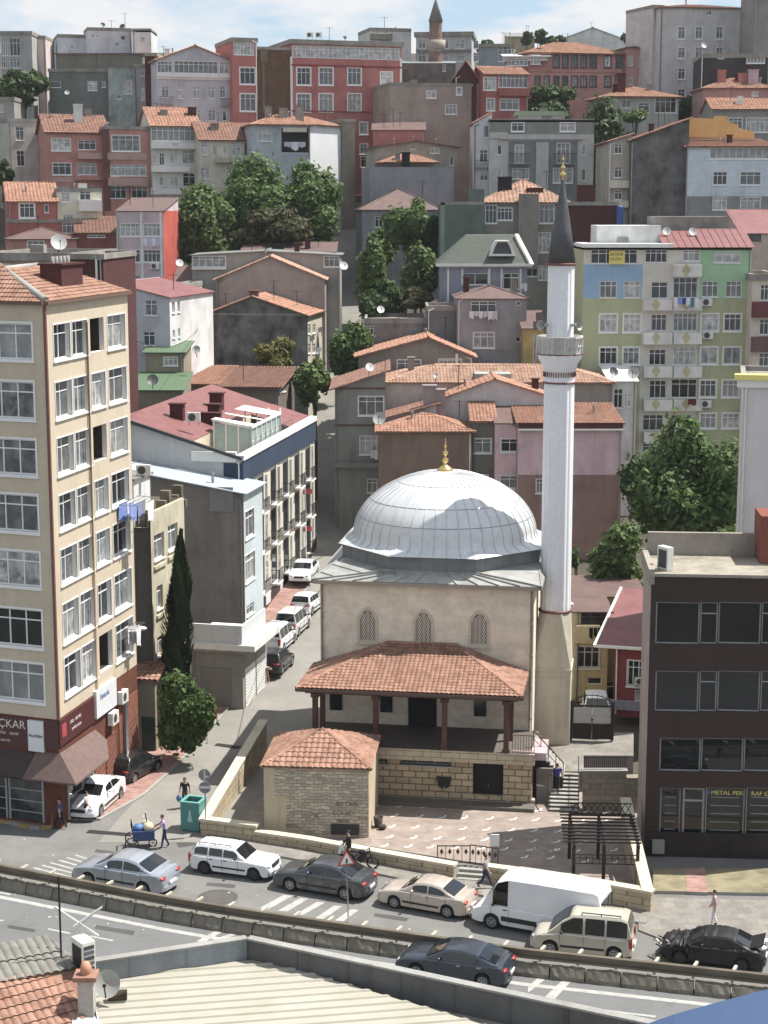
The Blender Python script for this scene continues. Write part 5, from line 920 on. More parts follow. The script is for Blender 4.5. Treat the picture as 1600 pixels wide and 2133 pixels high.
# far brick minaret on the skyline
c = at(907, 172, 262); fm = thing('brick_minaret', 'distant brown brick minaret with a pale cone on the skyline', 'minaret', (c.x, c.y, T(262))); zf = lambda y: at(907, y, 262).z - T(262); BRK = block_mat('minaret_brick',(150,112,92),1,.5,.15,.02,(.3,.24,.2),.3,.4)
m = MB(); m.lathe([(1.05,-1),(1.02,zf(108))], n=20); m.build('shaft', BRK, fm); m = MB(); m.lathe([(1.02,zf(108)),(1.15,zf(104)),(1.4,zf(98)),(1.45,zf(84)),(1.3,zf(84)),(1.2,zf(97))], n=20); m.build('balcony', P('minaret_stone_far',(170,158,142)), fm)
m = MB(); m.lathe([(.95,zf(100)),(.93,zf(45))], n=20); m.build('upper_shaft', BRK, fm); m = MB(); m.lathe([(0,zf(46)),(1.08,zf(45)),(.02,zf(-6))], n=16); m.build('cone', SHGRY, fm)
# ------------------------------------------------------------------ stone kiosk by the courtyard wall
RUB = block_mat('rubble_brown', (198,182,156), .98, .42, .17, .022, (.30,.26,.21), .3, .7, .5, .3)
k0 = at(549, 1594, 84.9); KF = Frame(k0.x, k0.y, 0, R(-5)); kw = KF.front(768, 1594)[0]; kd = 5.4; kh = k0.z
ki = thing('stone_kiosk', 'small rubble stone building with a red tiled hip roof and graffiti on its wall', 'building', KF.o, KF.phi)
m = MB()
wall(m, Facade((0,0),(kw,0)), 0, kh, matfn=lambda u, z: 1 if (u < 1.15 - .6*(z > 2.2) or z > kh-.12) else 0, us=(.55,1.15), zs=(kh-.12,2.2)); wall(m, Facade((kw,0),(kw,kd)), 0, kh, mi=1); wall(m, Facade((kw,kd),(0,kd)), 0, kh, mi=1); wall(m, Facade((0,kd),(0,0)), 0, kh, mi=1)
m.build('wall', [RUB, plaster('kiosk_render',(202,182,144),.95,.15,.35)], ki)
roof_on(ki, Matrix.Identity(4), kw, kd, kh, ('hip', 1.15, .14, TILER))
m = MB(); u, z = KF.front(690, 1750); u2, z2 = KF.front(748, 1730); m.box((u,-.07,.25),(u2,-.003,.8)); m.build('dark_panel', simple('panel_black',(48,46,44),1,.7), ki)
def text(body, size, loc, rotz, mat, parent, name='lettering'):
    cu = bpy.data.curves.new(name, 'FONT'); cu.body = body; cu.size = size; cu.extrude = .003; o = bpy.data.objects.new(name, cu); me = bpy.data.meshes.new_from_object(o); bpy.data.objects.remove(o)
    me.materials.clear(); me.materials.append(mat); o = bpy.data.objects.new(name, me); sc.collection.objects.link(o); o.parent = parent; o.location = loc; o.rotation_euler = (R(90), 0, rotz); return o
GRAF = simple('graffiti_paint', (104,90,82), 1, .9)
for t, px, py, s in (('BOZAN', 700, 1678, .32), ('GÖKBEY', 692, 1697, .3), ('deniz', 700, 1712, .34), ('BERA', 595, 1722, .26), ('X', 652, 1706, .5)):
    u, z = KF.front(px, py); text(t, s, (u, -.012, z), 0, GRAF, ki, 'graffiti')
# courtyard walls
WALLC = block_mat('courtyard_wall_blocks', (196,178,142), .92, .62, .33, .02, (.22,.18,.14), .14, .4); CAP = plaster('coping_cream', (222,208,176), .8, .12, .3)
def low_wall(pts, h0, h1, th, name, label, zb=0.0, cat='wall'):
    """free standing block wall along ground points with a coping"""
    r = thing(name, label, cat, pts[0]); A = Vector(pts[0]); m = MB(); c = MB(); n = len(pts) - 1
    for i, (p, q) in enumerate(zip(pts, pts[1:])):
        p, q = Vector(p) - A, Vector(q) - A; d = (q - p); d.z = 0; d.normalize(); nn = Vector((-d.y, d.x, 0)) * th; ha, hb = h0 + (h1-h0)*i/n, h0 + (h1-h0)*(i+1)/n
        P = [p, q, q+nn, p+nn]; lo = [Vector((v.x, v.y, zb-.1)) for v in P]; hi = [Vector((v.x, v.y, h)) for v, h in zip(P, (ha,hb,hb,ha))]
        for a in range(4): b = (a+1) % 4; m.face([lo[a], lo[b], hi[b], hi[a]])
        e = d*.05; f = nn.normalized()*.07; Pc = [p-e-f, q+e-f, q+nn+e+f, p+nn-e+f]; lo = [Vector((v.x, v.y, h)) for v, h in zip(Pc, (ha,hb,hb,ha))]; hi = [v + Vector((0,0,.13)) for v in lo]; c.face(hi); c.face(lo[::-1])
        for a in range(4): b = (a+1) % 4; c.face([lo[a], lo[b], hi[b], hi[a]])
    m.build('wall', WALLC, r); c.build('coping', CAP, r); return r
low_wall(gp([(432,1742),(533,1755)]), .8, .8, .35, 'courtyard_wall', 'short raised end of the cream block wall beside the teal bin')
low_wall(gp([(533,1756),(640,1773),(760,1797),(945,1831)]), .5, .6, .35, 'courtyard_wall', 'long low cream block wall with coping in front of the stone kiosk')
low_wall(gp([(1012,1842),(1180,1868),(1355,1903)]), .8, .95, .35, 'courtyard_wall', 'cream block wall section behind the white van')
p, q = onz(433,1742,0), Vector((at(556,1560,98.4).x, 98.4, 0)); low_wall([p, p.lerp(q,.5), q], .8, 2.0, .4, 'street_wall', 'tall cream stone wall rising along the side street left of the kiosk')
q = onz(1357,1900,0); low_wall([q, Vector((q.x+.2, 84.2, 0))], .95, 2.2, .4, 'side_wall', 'white topped wall running back beside the dark office building')
m = MB(); p = onz(952,1836,0); d = Vector((1,-.21,0)).normalized(); nn = Vector((.21,1,0)).normalized()
for i in range(3): 
    a = p + nn*(.28*i); m.face([a+Vector((0,0,.14*(i+1))), a+d*1.75+Vector((0,0,.14*(i+1))), a+d*1.75+nn*.28+Vector((0,0,.14*(i+1))), a+nn*.28+Vector((0,0,.14*(i+1)))]); m.face([a+Vector((0,0,.14*i-.02)), a+d*1.75+Vector((0,0,.14*i-.02)), a+d*1.75+Vector((0,0,.14*(i+1))), a+Vector((0,0,.14*(i+1)))])
tag(m.build('entrance_steps', STEPM, origin=p), 'three low steps in the gap of the courtyard wall', 'steps')
# rail of the courtyard entrance
r0 = onz(*zp(13,425,640),.35); r1 = onz(*zp(13,615,668),.1); r2 = onz(*zp(13,778,690),.1); hr = thing('courtyard_railing', 'brown iron railing beside the entrance steps with a small white notice', 'railing', r1); m = MB()
for a, b, n_ in ((r0,r1,4),(r1,r2,5)):
    for z in (.15,1.05 if b is r2 else 1.0): m.bar(Vector((a.x,a.y,z))-r1, Vector((b.x,b.y,z))-r1, .05)
    for i in range(n_+1): v = a.lerp(b, i/n_); m.bar(Vector((v.x,v.y,.1))-r1, Vector((v.x,v.y,1.05))-r1, .05 if i in (0,n_) else .028)
    for i in range(n_): v = a.lerp(b, (i+.5)/n_)-r1; m.tube([(v.x,v.y,.45),(v.x,v.y,.6),(v.x,v.y,.75)],[.01,.1,.01],6)
m.build('rails', simple('rail_rust',(92,68,54),1,.6), hr); v = r2.lerp(r1,.12)-r1; m = MB(); m.box((v.x-.22,v.y-.03,1.05),(v.x+.22,v.y+.03,1.65)); m.build('notice', WHITE, hr)
# pergola
p0, p1 = onz(1194,1846,.1), onz(1332,1862,.1); pg = thing('metal_pergola', 'dark brown iron pergola of many parallel beams over the right end of the courtyard', 'pergola', (p0.x,p0.y,.1), R(-3)); wx = (p1.x-p0.x); m = MB()
for k, (x, y) in enumerate(((0,0),(wx*.47,0),(wx,0),(0,3.6),(wx*.47,3.6),(wx,3.6))): 
    m = MB(); m.bar((x,y,0),(x,y,2.1),.16); m.build('post', DARKM, pg)
m = MB()
for i in range(9): y = -.15+.46*i; m.bar((-.5,y,2.28),(wx+.15,y,2.28),.07,.07)
m.build('beams', DARKM, pg); m = MB()
for x in (0, wx*.47, wx): m.bar((x,-.4,2.15),(x,4.0,2.15),.12,.16)
m.build('girder', DARKM, pg); m = MB(); m.bar((0,3.7,2.3),(wx,3.7,2.3),.05); m.bar((0,3.7,2.85),(wx,3.7,2.85),.05); m.bar((0,0,1.15),(wx,0,1.15),.04); m.bar((0,0,1.6),(wx,0,1.6),.04)
for i in range(10):
    a, b = wx*i/10, wx*(i+1)/10; m.bar((a,3.7,2.3),(b,3.7,2.85),.035); m.bar((b,3.7,2.3),(a,3.7,2.85),.035); m.bar((a,0,1.15),(a,0,1.6),.03); m.tube([(a+.1,0,1.38),(a+.25,0,1.46),(a+.4,0,1.38)],.02,5)
m.build('ornamental_lattice', DARKM, pg)
o = onz(1133,1668,.1); m = MB(); m.box((-.42,-.2,0),(.42,.35,.9)); bn = thing('notice_cabinet', 'grey cabinet with a white sheeted top beside the foot of the lower stairs', 'cabinet', (o.x,o.y,.1)); m.build('body', simple('cabinet_grey',(120,118,116),1,.6), bn); m = MB(); m.face([(-.42,-.21,.9),(.42,-.21,.9),(.42,.3,1.6),(-.42,.3,1.6)]); m.box((-.42,.3,.9),(.42,.35,1.6)); m.build('sheet', WHITE, bn)
o = onz(1085,1668,.3); m = MB(); m.box((-.75,-.25,0),(.75,.25,.12)); m.box((-.6,-.2,-.2),(-.45,.2,0)); m.box((.45,-.2,-.2),(.6,.2,0)); tag(m.build('stone_bench', CAP, origin=None), 'pale stone slab bench before the basement wall of the mosque', 'bench').location = (o.x,o.y,.3)
# ------------------------------------------------------------------ the beige tower block on the left
BEI = plaster('beige_render', (204,186,156), .95, .08, .25); BRCL = plaster('brown_cladding', (120,66,46), .9, .25, .3); SIGNR = simple('sign_dark_red', (84,36,38), 1, .5); SIGNW = simple('sign_white', (226,228,232), .85, .4, var=.04)
def facade_windows(root, F, wins, base_m, ml):
    pass
C = at(91, 634, 86); zt = C.z; t13, t22 = R(13), R(-20)
bb = thing('apartment_tower', 'tall beige seven storey apartment block with white window reveals at the left edge', 'building', (C.x, C.y, 0), R(77))
RF = Frame(C.x, C.y, 0, R(77)); LU = Vector((math.cos(t22), math.sin(t22), 0))
A0 = C - LU * 7.0; aF = Frame(A0.x, A0.y, 0, t22); RL = RF.front(265, 606)[0]
loc = lambda P: ((P - RF.o).dot(RF.u), (P - RF.o).dot(RF.d))
FR_ = Facade((0,0),(RL,0)); FL_ = Facade(loc(A0), (0,0)); E = RF.o + RF.u*RL + RF.d*9; G_ = A0 + RF.d*1.0 + RF.u*11
zb0 = RF.front(114, 1504)[1]; rows = [(674,748),(794,870),(910,987),(1029,1102),(1142,1215),(1256,1338),(1368,1450)]
zr = [(RF.front(128+2*i, b)[1], RF.front(128+2*i, a)[1]) for i, (a, b) in enumerate(rows)]
cols = [RF.front(x, 700)[0] for x in (110,146,149,182,187,217,223,261)]
hol = []; meta = []
for i, (z0, z1) in enumerate(zr):
    for k in range(4):
        a, b = cols[2*k]+.05, cols[2*k+1]-.03; hol.append((a, z0, b, z1)); meta.append((i, k))
m = MB(); wall(m, FR_, zb0, zt, hol, .28, 0, rmi=1)
rl = [(510,740,0),(870,1105,0),(1225,1450,0),(1567,1800,0),(435+1482,655+1482,0),(790+1482,1025+1482,0),(1120+1482,1360+1482,0)]
lh = []; WL = FL_.W
for a, b, _ in rl: z1, z0 = aF.front(40, 500+a/2.963)[1], aF.front(40, 500+b/2.963)[1]; lh.append((WL-.75-2.9, z0+.03, WL-.75, z1-.03)); lh.append((WL-.75-2.9-3.2, z0+.03, WL-4.2, z1-.03))
wall(m, FL_, zb0, zt, lh, .16, 0, rmi=1); e_, g_ = loc(E), loc(G_)
for a, b in (((RL,0),e_),(e_,g_),(g_,loc(A0))): wall(m, Facade(a,b), zb0, zt)
m.face([FL_.p(0,zb0), FL_.p(WL,zb0), FR_.p(RL,zb0), (*e_,zb0), (*g_,zb0)])
wl = m.build('wall', [BEI, WHITE], bb); I4 = Matrix.Identity(4)
for h, (i, k) in zip(hol, meta):
    if (i, k) in ((0,2),(2,2),(6,2)):
        g = MB(); F = FR_; g.face([F.p(h[0],h[1],.9), F.p(h[2],h[1],.9), F.p(h[2],h[3],.9), F.p(h[0],h[3],.9)]); g.face([F.p(h[0],h[1],.27),F.p(h[0],h[1],.9),F.p(h[0],h[3],.9),F.p(h[0],h[3],.27)]); g.face([F.p(h[2],h[1],.27),F.p(h[2],h[1],.9),F.p(h[2],h[3],.9),F.p(h[2],h[3],.27)]); g.face([F.p(h[0],h[3],.27),F.p(h[2],h[3],.27),F.p(h[2],h[3],.9),F.p(h[0],h[3],.9)])
        g.face([F.p(h[0],h[1],.27),F.p(h[2],h[1],.27),F.p(h[2],h[1],.9),F.p(h[0],h[1],.9)])
        bo = g.build('balcony_recess', simple('recess_brown',(62,48,40),1,.9), bb); q = MB()
        for j in range(3): u = h[0]+.2+.25*j; q.box((0,0,0),(.18,.05,.25+.15*(j % 2)),0,lambda x,y,z: F.p(u+x,h[1]+z+.02,.45+y))
        q.build('stored_things', PINK, bo)
    else: window(bb, I4, FR_, h, 2, tr=True, depth=.26, pane=rng.choice([PC,PC,PM,PM,PD]), sill=True, trim=.05, b=.075)
for i, h in enumerate(lh): window(bb, I4, FL_, h, 3, tr=True, depth=.15, pane=(PC,PM,PM,PM,PC,PD,PC)[i//2], trim=.09, b=.08)
m = MB()
for s, F in ((0, FR_), ): 
    m.bar(F.p(.02,zb0,-.03), F.p(.02,zt,-.03), .14)
m.build('corner_strip', simple('strip_oxide',(120,74,58),1,.7), bb)
m = MB(); up = RF.front(184, 900)[0]; m.tube([FR_.p(up,zb0+.2,-.09), FR_.p(up,zt-1.2,-.09)], .06, 8); m.build('downpipe', simple('pipe_tan',(140,112,84),1,.6), bb)
m = MB(); o_ = .18
P4 = [FL_.p(0,zt,-o_), FL_.p(WL,zt,-o_)+Vector((0,0,0)), FR_.p(0,zt,-o_), FR_.p(RL+.1,zt,-o_)]
m.bar(FL_.p(0,zt+.05,-.05), FL_.p(WL+.05,zt+.05,-.05), .4, .16); m.bar(FR_.p(-.05,zt+.05,-.05), FR_.p(RL+.1,zt+.05,-.05), .4, .16); m.build('eaves', simple('eaves_brown',(108,78,62),1,.7), bb)
ap = Vector((2.6, 3.4, zt+1.6)); ap2 = Vector((RL-2.5, 4.2, zt+1.6)); m = MB(); bx_ = lambda x, y: Vector((x, y, zt+.1))
slope(m, FL_.p(0,zt+.1,-.2), FL_.p(WL,zt+.1,-.2), ap, Vector((loc(A0)[0]+2, 5, zt+1.9)), 'tile', .22, .34); slope(m, FR_.p(-.1,zt+.1,-.2), FR_.p(RL+.1,zt+.1,-.2), ap2, ap, 'tile', .22, .34); slope(m, FR_.p(RL+.1,zt+.1,-.2), Vector((*e_,zt+.1)), ap2, ap2, 'sheet')
ro = m.build('roof', TILER, bb); m = MB(); m.tube([FR_.p(0,zt+.2,-.1), ap+Vector((0,0,.05))], .2, 8); m.tube([ap, ap2], .16, 8); m.build('ridge_mortar', KERBM, ro)
m = MB(); u = RF.front(140, 610)[0]; m.box((4.6,1.0,zt),(7.4,2.2,zt+1.75)); m.box((4.5,.9,zt+1.75),(7.5,2.3,zt+1.85)); c_ = m.build('chimney', MAROON, ro); m = MB(); 
for i in range(5): m.lathe([(.11,zt+1.8),(.09,zt+2.2),(.07,zt+2.2)], (4.9+i*.5,1.6), 8)
m.build('chimney_pots', KERBM, c_)
# shop floor
m = MB(); zs = zb0; 
for F, L_ in ((FL_, WL), (FR_, RL)):
    wall(m, F, 0, zs, [], .1, 0)
m.build('shop_wall', BRCL, bb)
def panel(F, a, b, z0, z1, mat, name, n0=-.1, n1=-.004, parent=bb):
    g = MB(); g.box((a,z0,n0),(b,z1,n1),0,lambda s_,z,k: F.p(s_,z,k)); return g.build(name, mat, parent)
zsg1 = zs - .05; zsg0 = zs - 1.65
s1 = panel(FL_, WL-5.2, WL-1.75, zsg0, zsg1, SIGNR, 'shop_sign'); s2 = panel(FL_, WL-1.72, WL-.8, zsg0-.15, zsg1-.1, SIGNW, 'shop_sign', -.16); s3 = panel(FL_, WL-.76, WL, zsg0, zsg1, SIGNR, 'shop_sign')
s4 = panel(FR_, 0, 4.6, zsg0+.2, zsg1, SIGNR, 'shop_sign'); s5 = panel(FR_, 4.7, 7.6, zsg0+.3, zsg1+.25, SIGNW, 'shop_sign', -.2)
LETW, LETB = simple('letter_white',(222,214,206),.9,.6), simple('letter_black',(26,26,30),1,.6)
def ftext(F, body, size, a, z, n, mat, parent, sx=1.0):
    cu = bpy.data.curves.new('lettering', 'FONT'); cu.body = body; cu.size = size; cu.extrude = .004
    me = None; o = bpy.data.objects.new('lettering', cu); me = bpy.data.meshes.new_from_object(o); bpy.data.objects.remove(o)
    me.materials.clear(); me.materials.append(mat); o = bpy.data.objects.new('lettering', me); sc.collection.objects.link(o); o.parent = parent
    P_ = F.p(a, z, n); u = F.u; o.matrix_local = Matrix(((u.x, 0, -F.n.x, P_.x),(u.y, 0, -F.n.y, P_.y),(0, 1, 0, P_.z),(0,0,0,1))) @ Matrix.Diagonal((sx,1,1,1)); return o
ftext(FL_, 'UÇKAR', .62, WL-3.95, zsg1-.62, -.112, LETW, s1); ftext(FL_, 'her marka   tamir', .27, WL-4.2, zsg1-1.0, -.112, LETW, s1); ftext(FL_, 'servis', .25, WL-3.4, zsg1-1.4, -.112, LETW, s1)
ftext(FL_, 'Austiler', .27, WL-1.68, zsg0+.62, -.172, LETB, s2); ftext(FR_, 'oto  servis', .34, 1.3, zsg1-.55, -.112, LETW, s4); ftext(FR_, 'yedek parça', .26, 1.5, zsg1-.95, -.112, LETW, s4); ftext(FR_, 'Elektrik', .42, 5.2, zsg1-.35, -.212, simple('letter_blue',(60,110,170),1,.5), s5)
g = MB(); g.box((.25,zsg1-1.0,-.12),(.8,zsg1-.3,-.104),0,lambda s_,z,k: FR_.p(s_,z,k)); g.build('badge', simple('badge_red',(180,60,70),1,.5), s4)
m = MB(); Kp = FR_.p(-.7,2.75,-1.2); q1 = [FL_.p(WL-1.6,2.9,-1.0), Kp, FR_.p(0,4.1,-.06), FL_.p(WL-1.3,4.1,-.06)]; q2 = [Kp, FR_.p(3.4,2.85,-1.35), FR_.p(4.5,3.5,-.8), FR_.p(4.6,4.0,-.1), FR_.p(0,4.1,-.06)]
for q in (q1, q2):
    m.face(q); d = Vector((0,0,.09)); m.face([p-d for p in q][::-1])
    for a_, b_ in zip(q[:-2], q[1:-1]): m.face([a_-d, b_-d, b_, a_])
m.build('awning', simple('awning_brown',(118,90,82),.8,.8,var=.2), bb)
m = MB(); aw = [FL_.p(WL-6.5,2.95,-1.2), FL_.p(WL-1.62,2.88,-1.0), FL_.p(WL-1.4,4.0,-.05), FL_.p(WL-6.5,4.0,-.05)]; m.face(aw); m.face([p-Vector((0,0,.08)) for p in aw][::-1]); m.build('awning', simple('awning_dark',(60,44,42),1,.8), bb)
for a, b, F in ((WL-5.5,WL-3.2,FL_),(WL-3.0,WL-1.0,FL_),(.9,2.7,FR_),(2.85,4.2,FR_)):
    so = panel(F, a, b, .25, 2.9, PD, 'shop_window', -.06); g = MB()
    for x in (a, b): g.box((x-.05,.2,-.1),(x+.05,3.0,-.005),0,lambda s_,z,k: F.p(s_,z,k))
    g.build('window_frame', FRG, so)
    for z in (.7,1.3,1.9,2.5): g = MB(); g.box((a+.05,z,-.085),(b-.05,z+.05,-.061),0,lambda s_,z_,k: F.p(s_,z_,k)); g.build('shelf', FRG, so)
for a, b in ((4.6,6.0),(6.25,7.7),(8.2,8.9),(9.2,RL-.1)):
    so = panel(FR_, a, b, .2, 3.0 if a < 8 else 4.4, simple('wood_boards',(150,84,56),.9,.7,var=.35), 'wood_panel', -.05); g = MB()
    for i in range(8): z = .2+i*.35; g.bar(FR_.p(a+.05,z,-.065), FR_.p(b-.05,min(z+.5,3.0),-.065), .03)
    g.build('board_joints', simple('joint_dark',(84,44,32),1,.8), so)
g = MB(); g.tube([FR_.p(8.9,.3,-.2),FR_.p(8.9,4.6,-.2),FR_.p(8.7,5.0,-.2),FR_.p(8.2,5.1,-.15)], .12, 8); g.build('flue_pipe', STEEL, bb)
# ------------------------------------------------------------------ neighbours down to the street
Cn = at(313, 1069, 100); house('b2', 'narrow peeling cream house with a cluttered roof terrace behind the cypress tree', (272,313,1069,100.4), 0, 0, 1, DKGREY, zb=0, roof=('none',0,0,None))  # front face's dark grey puts its shade into the wall colour
_rt, _fr, _W, _D, _h = HOUSES['b2']; H2 = Frame(Cn.x, Cn.y, 0, R(76)); L2 = H2.front(383, 1040)[0]; h2 = H2.front(313,1069)[1]; ml = _fr.m().inverted() @ H2.m()
m = MB(); F2 = Facade((0,0),(L2,0)); ws = []
for x0, x1, y0, y1 in ((950,1012,330,488),(1036,1096,272,430),(966,1004,650,795),(1050,1100,590,735),(970,1012,960,1080)):
    X0, Y0 = zp(8,x0,y0); X1, Y1 = zp(8,x1,y1); ws.append((H2.front(X0,Y0)[0], H2.front((X0+X1)/2,Y1)[1], H2.front(X1,Y0)[0], H2.front((X0+X1)/2,Y0)[1]))
wall(m, F2, 0, h2, ws, .22); wall(m, Facade((L2,0),(L2,5)), 0, h2); m.face([(0,.2,h2-.9),(L2,.2,h2-.9),(L2,5,h2-.9),(0,5,h2-.9)]); m.face([(0,.2,h2-.9),(L2,.2,h2-.9),(L2,.2,h2),(0,.2,h2)]); m.face([(0,0,h2),(L2,0,h2),(L2,.2,h2),(0,.2,h2)])
for h in ws[:4]: m.box((h[0]-.15,-.12,h[1]-.5),(h[2]+.15,0,h[1]-.3))
m.build('wall', P('wall_peeling_cream',(196,186,156),1,.3,.6), _rt, matrix=ml)
for h in ws: window(_rt, ml, F2, h, 2, depth=.2, trim=.0, pane=PM)
m = MB(); m.box((.0,1.0,h2-.9),(2.6,4.0,h2+1.9)); m.build('roof_cabin', [OFFW], _rt, matrix=ml); m = MB(); m.box((-.2,.85,h2+1.9),(2.8,4.1,h2+2.02)); m.build('cabin_roof', SHGRY, _rt, matrix=ml)
m = MB()
for i in range(7): x = 3+i*.7; m.box((x,.5,h2-.9),(x+.35,1.1,h2-.9+.5+.5*(i%3)))
m.build('terrace_clutter', P('clutter',(120,108,92),1,.5,.5), _rt, matrix=ml)
house('b3', 'dark grey blank walled house with a pale blue sheet roof and pale blue street front', (255,507,1019,117.8), 0, -12, 4.6, None, ('monoR',1.5,.3,SHBLU), mats=[P('wall_blank_dark',(128,122,114),1,.25,.5), P('wall_ice_blue',(190,204,208),.95,.1,.25)], zb=0, far=False,
      rwins=[(511,529,1062,1118,2,{'trim':.06}),(511,531,1152,1208,3,{'trim':.06}),(514,529,1258,1280,2)])
_rt, _fr, _W, _D, _h = HOUSES['b3']; m = MB(); a, _ = _fr.front(436, 1035); c, _ = _fr.front(486, 1035); m.box((a,-.06,_h-1.3),(c,-.003,_h+.4)); m.build('corrugated_patch', SHGRY, _rt)
house('hotel', 'dark blue and cream hotel with french balconies, red sheet roof and a roof terrace', (262,503,950,121.8), 0, -10.3, 23.5, None, ('none',0,0,None), mats=[P('wall_pale_blue_side',(192,192,190),.95,.12,.3), P('wall_hotel_cream',(206,196,172),1,.1,.15)], zb=0)
_rt, _fr, W, D, h = HOUSES['hotel']; NAVY = plaster('hotel_navy',(52,68,92),1,.15,.1); rs = 2.7
m = MB(); m.face([(0,0,h),(W,0,h),(0,0,h+rs)]); m.build('gable', P('wall_pale_blue_side',(186,192,200)), _rt)
m = MB(); wt = W-3.6; sl = rs/W; slope(m, (wt,-.25,h+rs-sl*wt+.04),(wt,D,h+rs-sl*wt+.04),(-.3,D,h+rs+.1),(-.3,-.25,h+rs+.1),'sheet'); slope(m,(W+.2,16.5,h+.05),(W+.2,D+.2,h+.05),(wt,D+.2,h+rs-sl*wt+.05),(wt,16.5,h+rs-sl*wt+.05),'sheet'); hr = m.build('roof', SHRED, _rt)
m = MB(); m.bar((-.3,-.3,h+rs+.05),(W+.1,-.3,h+.05),.25,.22); m.build('verge_board', simple('verge_black',(52,52,56),1,.6), _rt)
m = MB(); m.face([(wt,0,h-.6),(W,0,h-.6),(W,16.5,h-.6),(wt,16.5,h-.6)]); m.face([(wt,0,h-.6),(wt,16.5,h-.6),(wt,16.5,h+rs-sl*wt),(wt,0,h+rs-sl*wt)]); m.build('terrace', P('terrace_beige',(196,184,160)), _rt)
m = MB(); m.box((W-.35,-.1,h-.1),(W+.22,D,h+.28)); m.box((wt,-.2,h-.2),(W-.35,.15,h+.5)); m.build('terrace_parapet', WHITE, _rt)
m = MB(); m.box((W+.003,0,h-1.75),(W+.14,D,h-.12)); m.box((W-1.3,-.06,h-2.2),(W+.14,-.003,h-.3)); m.build('fascia', NAVY, _rt)
cz = h-.6; m = MB()
for i in range(7): y = 5+i*9/6; m.bar((W-.6,y,cz),(W-.6,y,cz+2.2),.12)
for i in range(4): x = wt+.2+i*(3.4-.6)/3; m.bar((x,5,cz),(x,5,cz+2.6-.4*i/3),.12); m.bar((x,14,cz),(x,14,cz+2.6),.12)
m.bar((W-.6,5,cz+2.2),(W-.6,14,cz+2.2),.18); m.bar((wt+.1,5,cz+2.7),(W-.6,5,cz+2.2),.18); m.bar((wt+.1,14,cz+2.7),(W-.6,14,cz+2.2),.18)
for y0, y1 in ((4.9,6.2),(8.6,9.1),(11.6,14.1)): m.face([(wt,y0,cz+2.75),(wt,y1,cz+2.75),(W-.5,y1,cz+2.3),(W-.5,y0,cz+2.3)][::-1])
wg = m.build('winter_garden', WHITE, _rt); m = MB(); m.face([(wt+.2,5.03,cz),(W-.62,5.03,cz),(W-.62,5.03,cz+2.15),(wt+.2,5.03,cz+2.5)]); m.face([(W-.63,5,cz),(W-.63,14,cz),(W-.63,14,cz+2.15),(W-.63,5,cz+2.15)]); m.build('glass', simple('glass_pale_green',(150,172,166),1,.08), wg)
m = MB()
for i in range(40): y = .3+i*.4; m.bar((W-.05,y,h+.28),(W-.05,y,h+.95),.02)
m.bar((W-.05,.2,h+.95),(W-.05,16,h+.95),.04); m.build('terrace_railing', STEEL, _rt)
for (x, y, s1, s2, hh) in ((1.6,5.5,1.0,.6,.9),(2.6,7.5,2.2,.5,.35),(3.2,10,.9,.7,.9),(2.2,14,1.0,.7,1.0)):
    zz = h+rs-sl*x; m = MB(); m.box((x,y,zz-.4),(x+s1,y+s2,zz+hh)); m.box((x-.1,y-.1,zz+hh),(x+s1+.1,y+s2+.1,zz+hh+.1)); m.build('chimney', MAROON, hr)
Fh = Facade((W,0),(W,D)); fl = [(h-1.9-3.05*(i+1)+.35, h-1.9-3.05*i-.15) for i in range(3)]; bay = D/6
for i, (z0, z1) in enumerate(fl):
    for b in range(6):
        u = .55+b*bay; 
        for (a, c, dark) in ((u,u+1.25,1),(u+1.75,u+2.75,0)):
            m = MB(); m.box((a-.08,z0,-.03),(c+.08,z1,-.003),0,lambda s_,z,k: Fh.p(s_,z,k)); fo = m.build('window', NAVY if dark else FRW, _rt); m = MB(); m.face([Fh.p(a,z0+.05,-.04),Fh.p(c,z0+.05,-.04),Fh.p(c,z1-.05,-.04),Fh.p(a,z1-.05,-.04)]); m.build('pane', PD if dark else PC, fo)
        m = MB(); m.box((u-.2,z0-.15,-.55),(u+1.45,z0-.02,-.005),0,lambda s_,z,k: Fh.p(s_,z,k)); bo = m.build('balcony', WHITE, _rt); m = MB()
        for j in range(10): x = u-.17+j*1.59/9; m.bar(Fh.p(x,z0,-.52),Fh.p(x,z0+1.0,-.52),.025)
        m.bar(Fh.p(u-.2,z0+1,-.52),Fh.p(u+1.45,z0+1,-.52),.05); m.bar(Fh.p(u-.18,z0+1,-.52),Fh.p(u-.18,z0+1,0),.04); m.bar(Fh.p(u-.18,z0+.5,-.52),Fh.p(u-.18,z0+.5,0),.03); m.build('railing', DARKM, bo)
for b in range(6):
    m = MB(); u = .55+b*bay+1.35; m.box((u,fl[2][0]-.3,-.1),(u+.34,h-1.8,-.004),0,lambda s_,z,k: Fh.p(s_,z,k)); m.build('pier', P('wall_hotel_cream',(206,196,172)), _rt)
m = MB(); m.box((0,0,-.08),(D,fl[2][0]-.35,-.004),0,lambda s_,z,k: Fh.p(s_,z,k)); m.build('shop_front', simple('shopfront_dark',(46,44,44),1,.4), _rt)
for a, c, z0, z1 in ((1.4,3.6,1.4,4.3),(6.0,7.4,2.6,4.2),(10.5,11.3,1.6,4.4),(14,16.5,2,4)):
    m = MB(); m.box((a,z0,-.14),(c,z1,-.085),0,lambda s_,z,k: Fh.p(s_,z,k)); bn = m.build('banner', SIGNW, _rt)
    if a < 2: ftext(Fh, 'KAFE', .7, a+.2, z1-1.1, -.15, LETB, bn); ftext(Fh, 'LOKANTA', .38, a+.15, z1-2.0, -.15, simple('letter_red',(170,40,50),1,.5), bn)
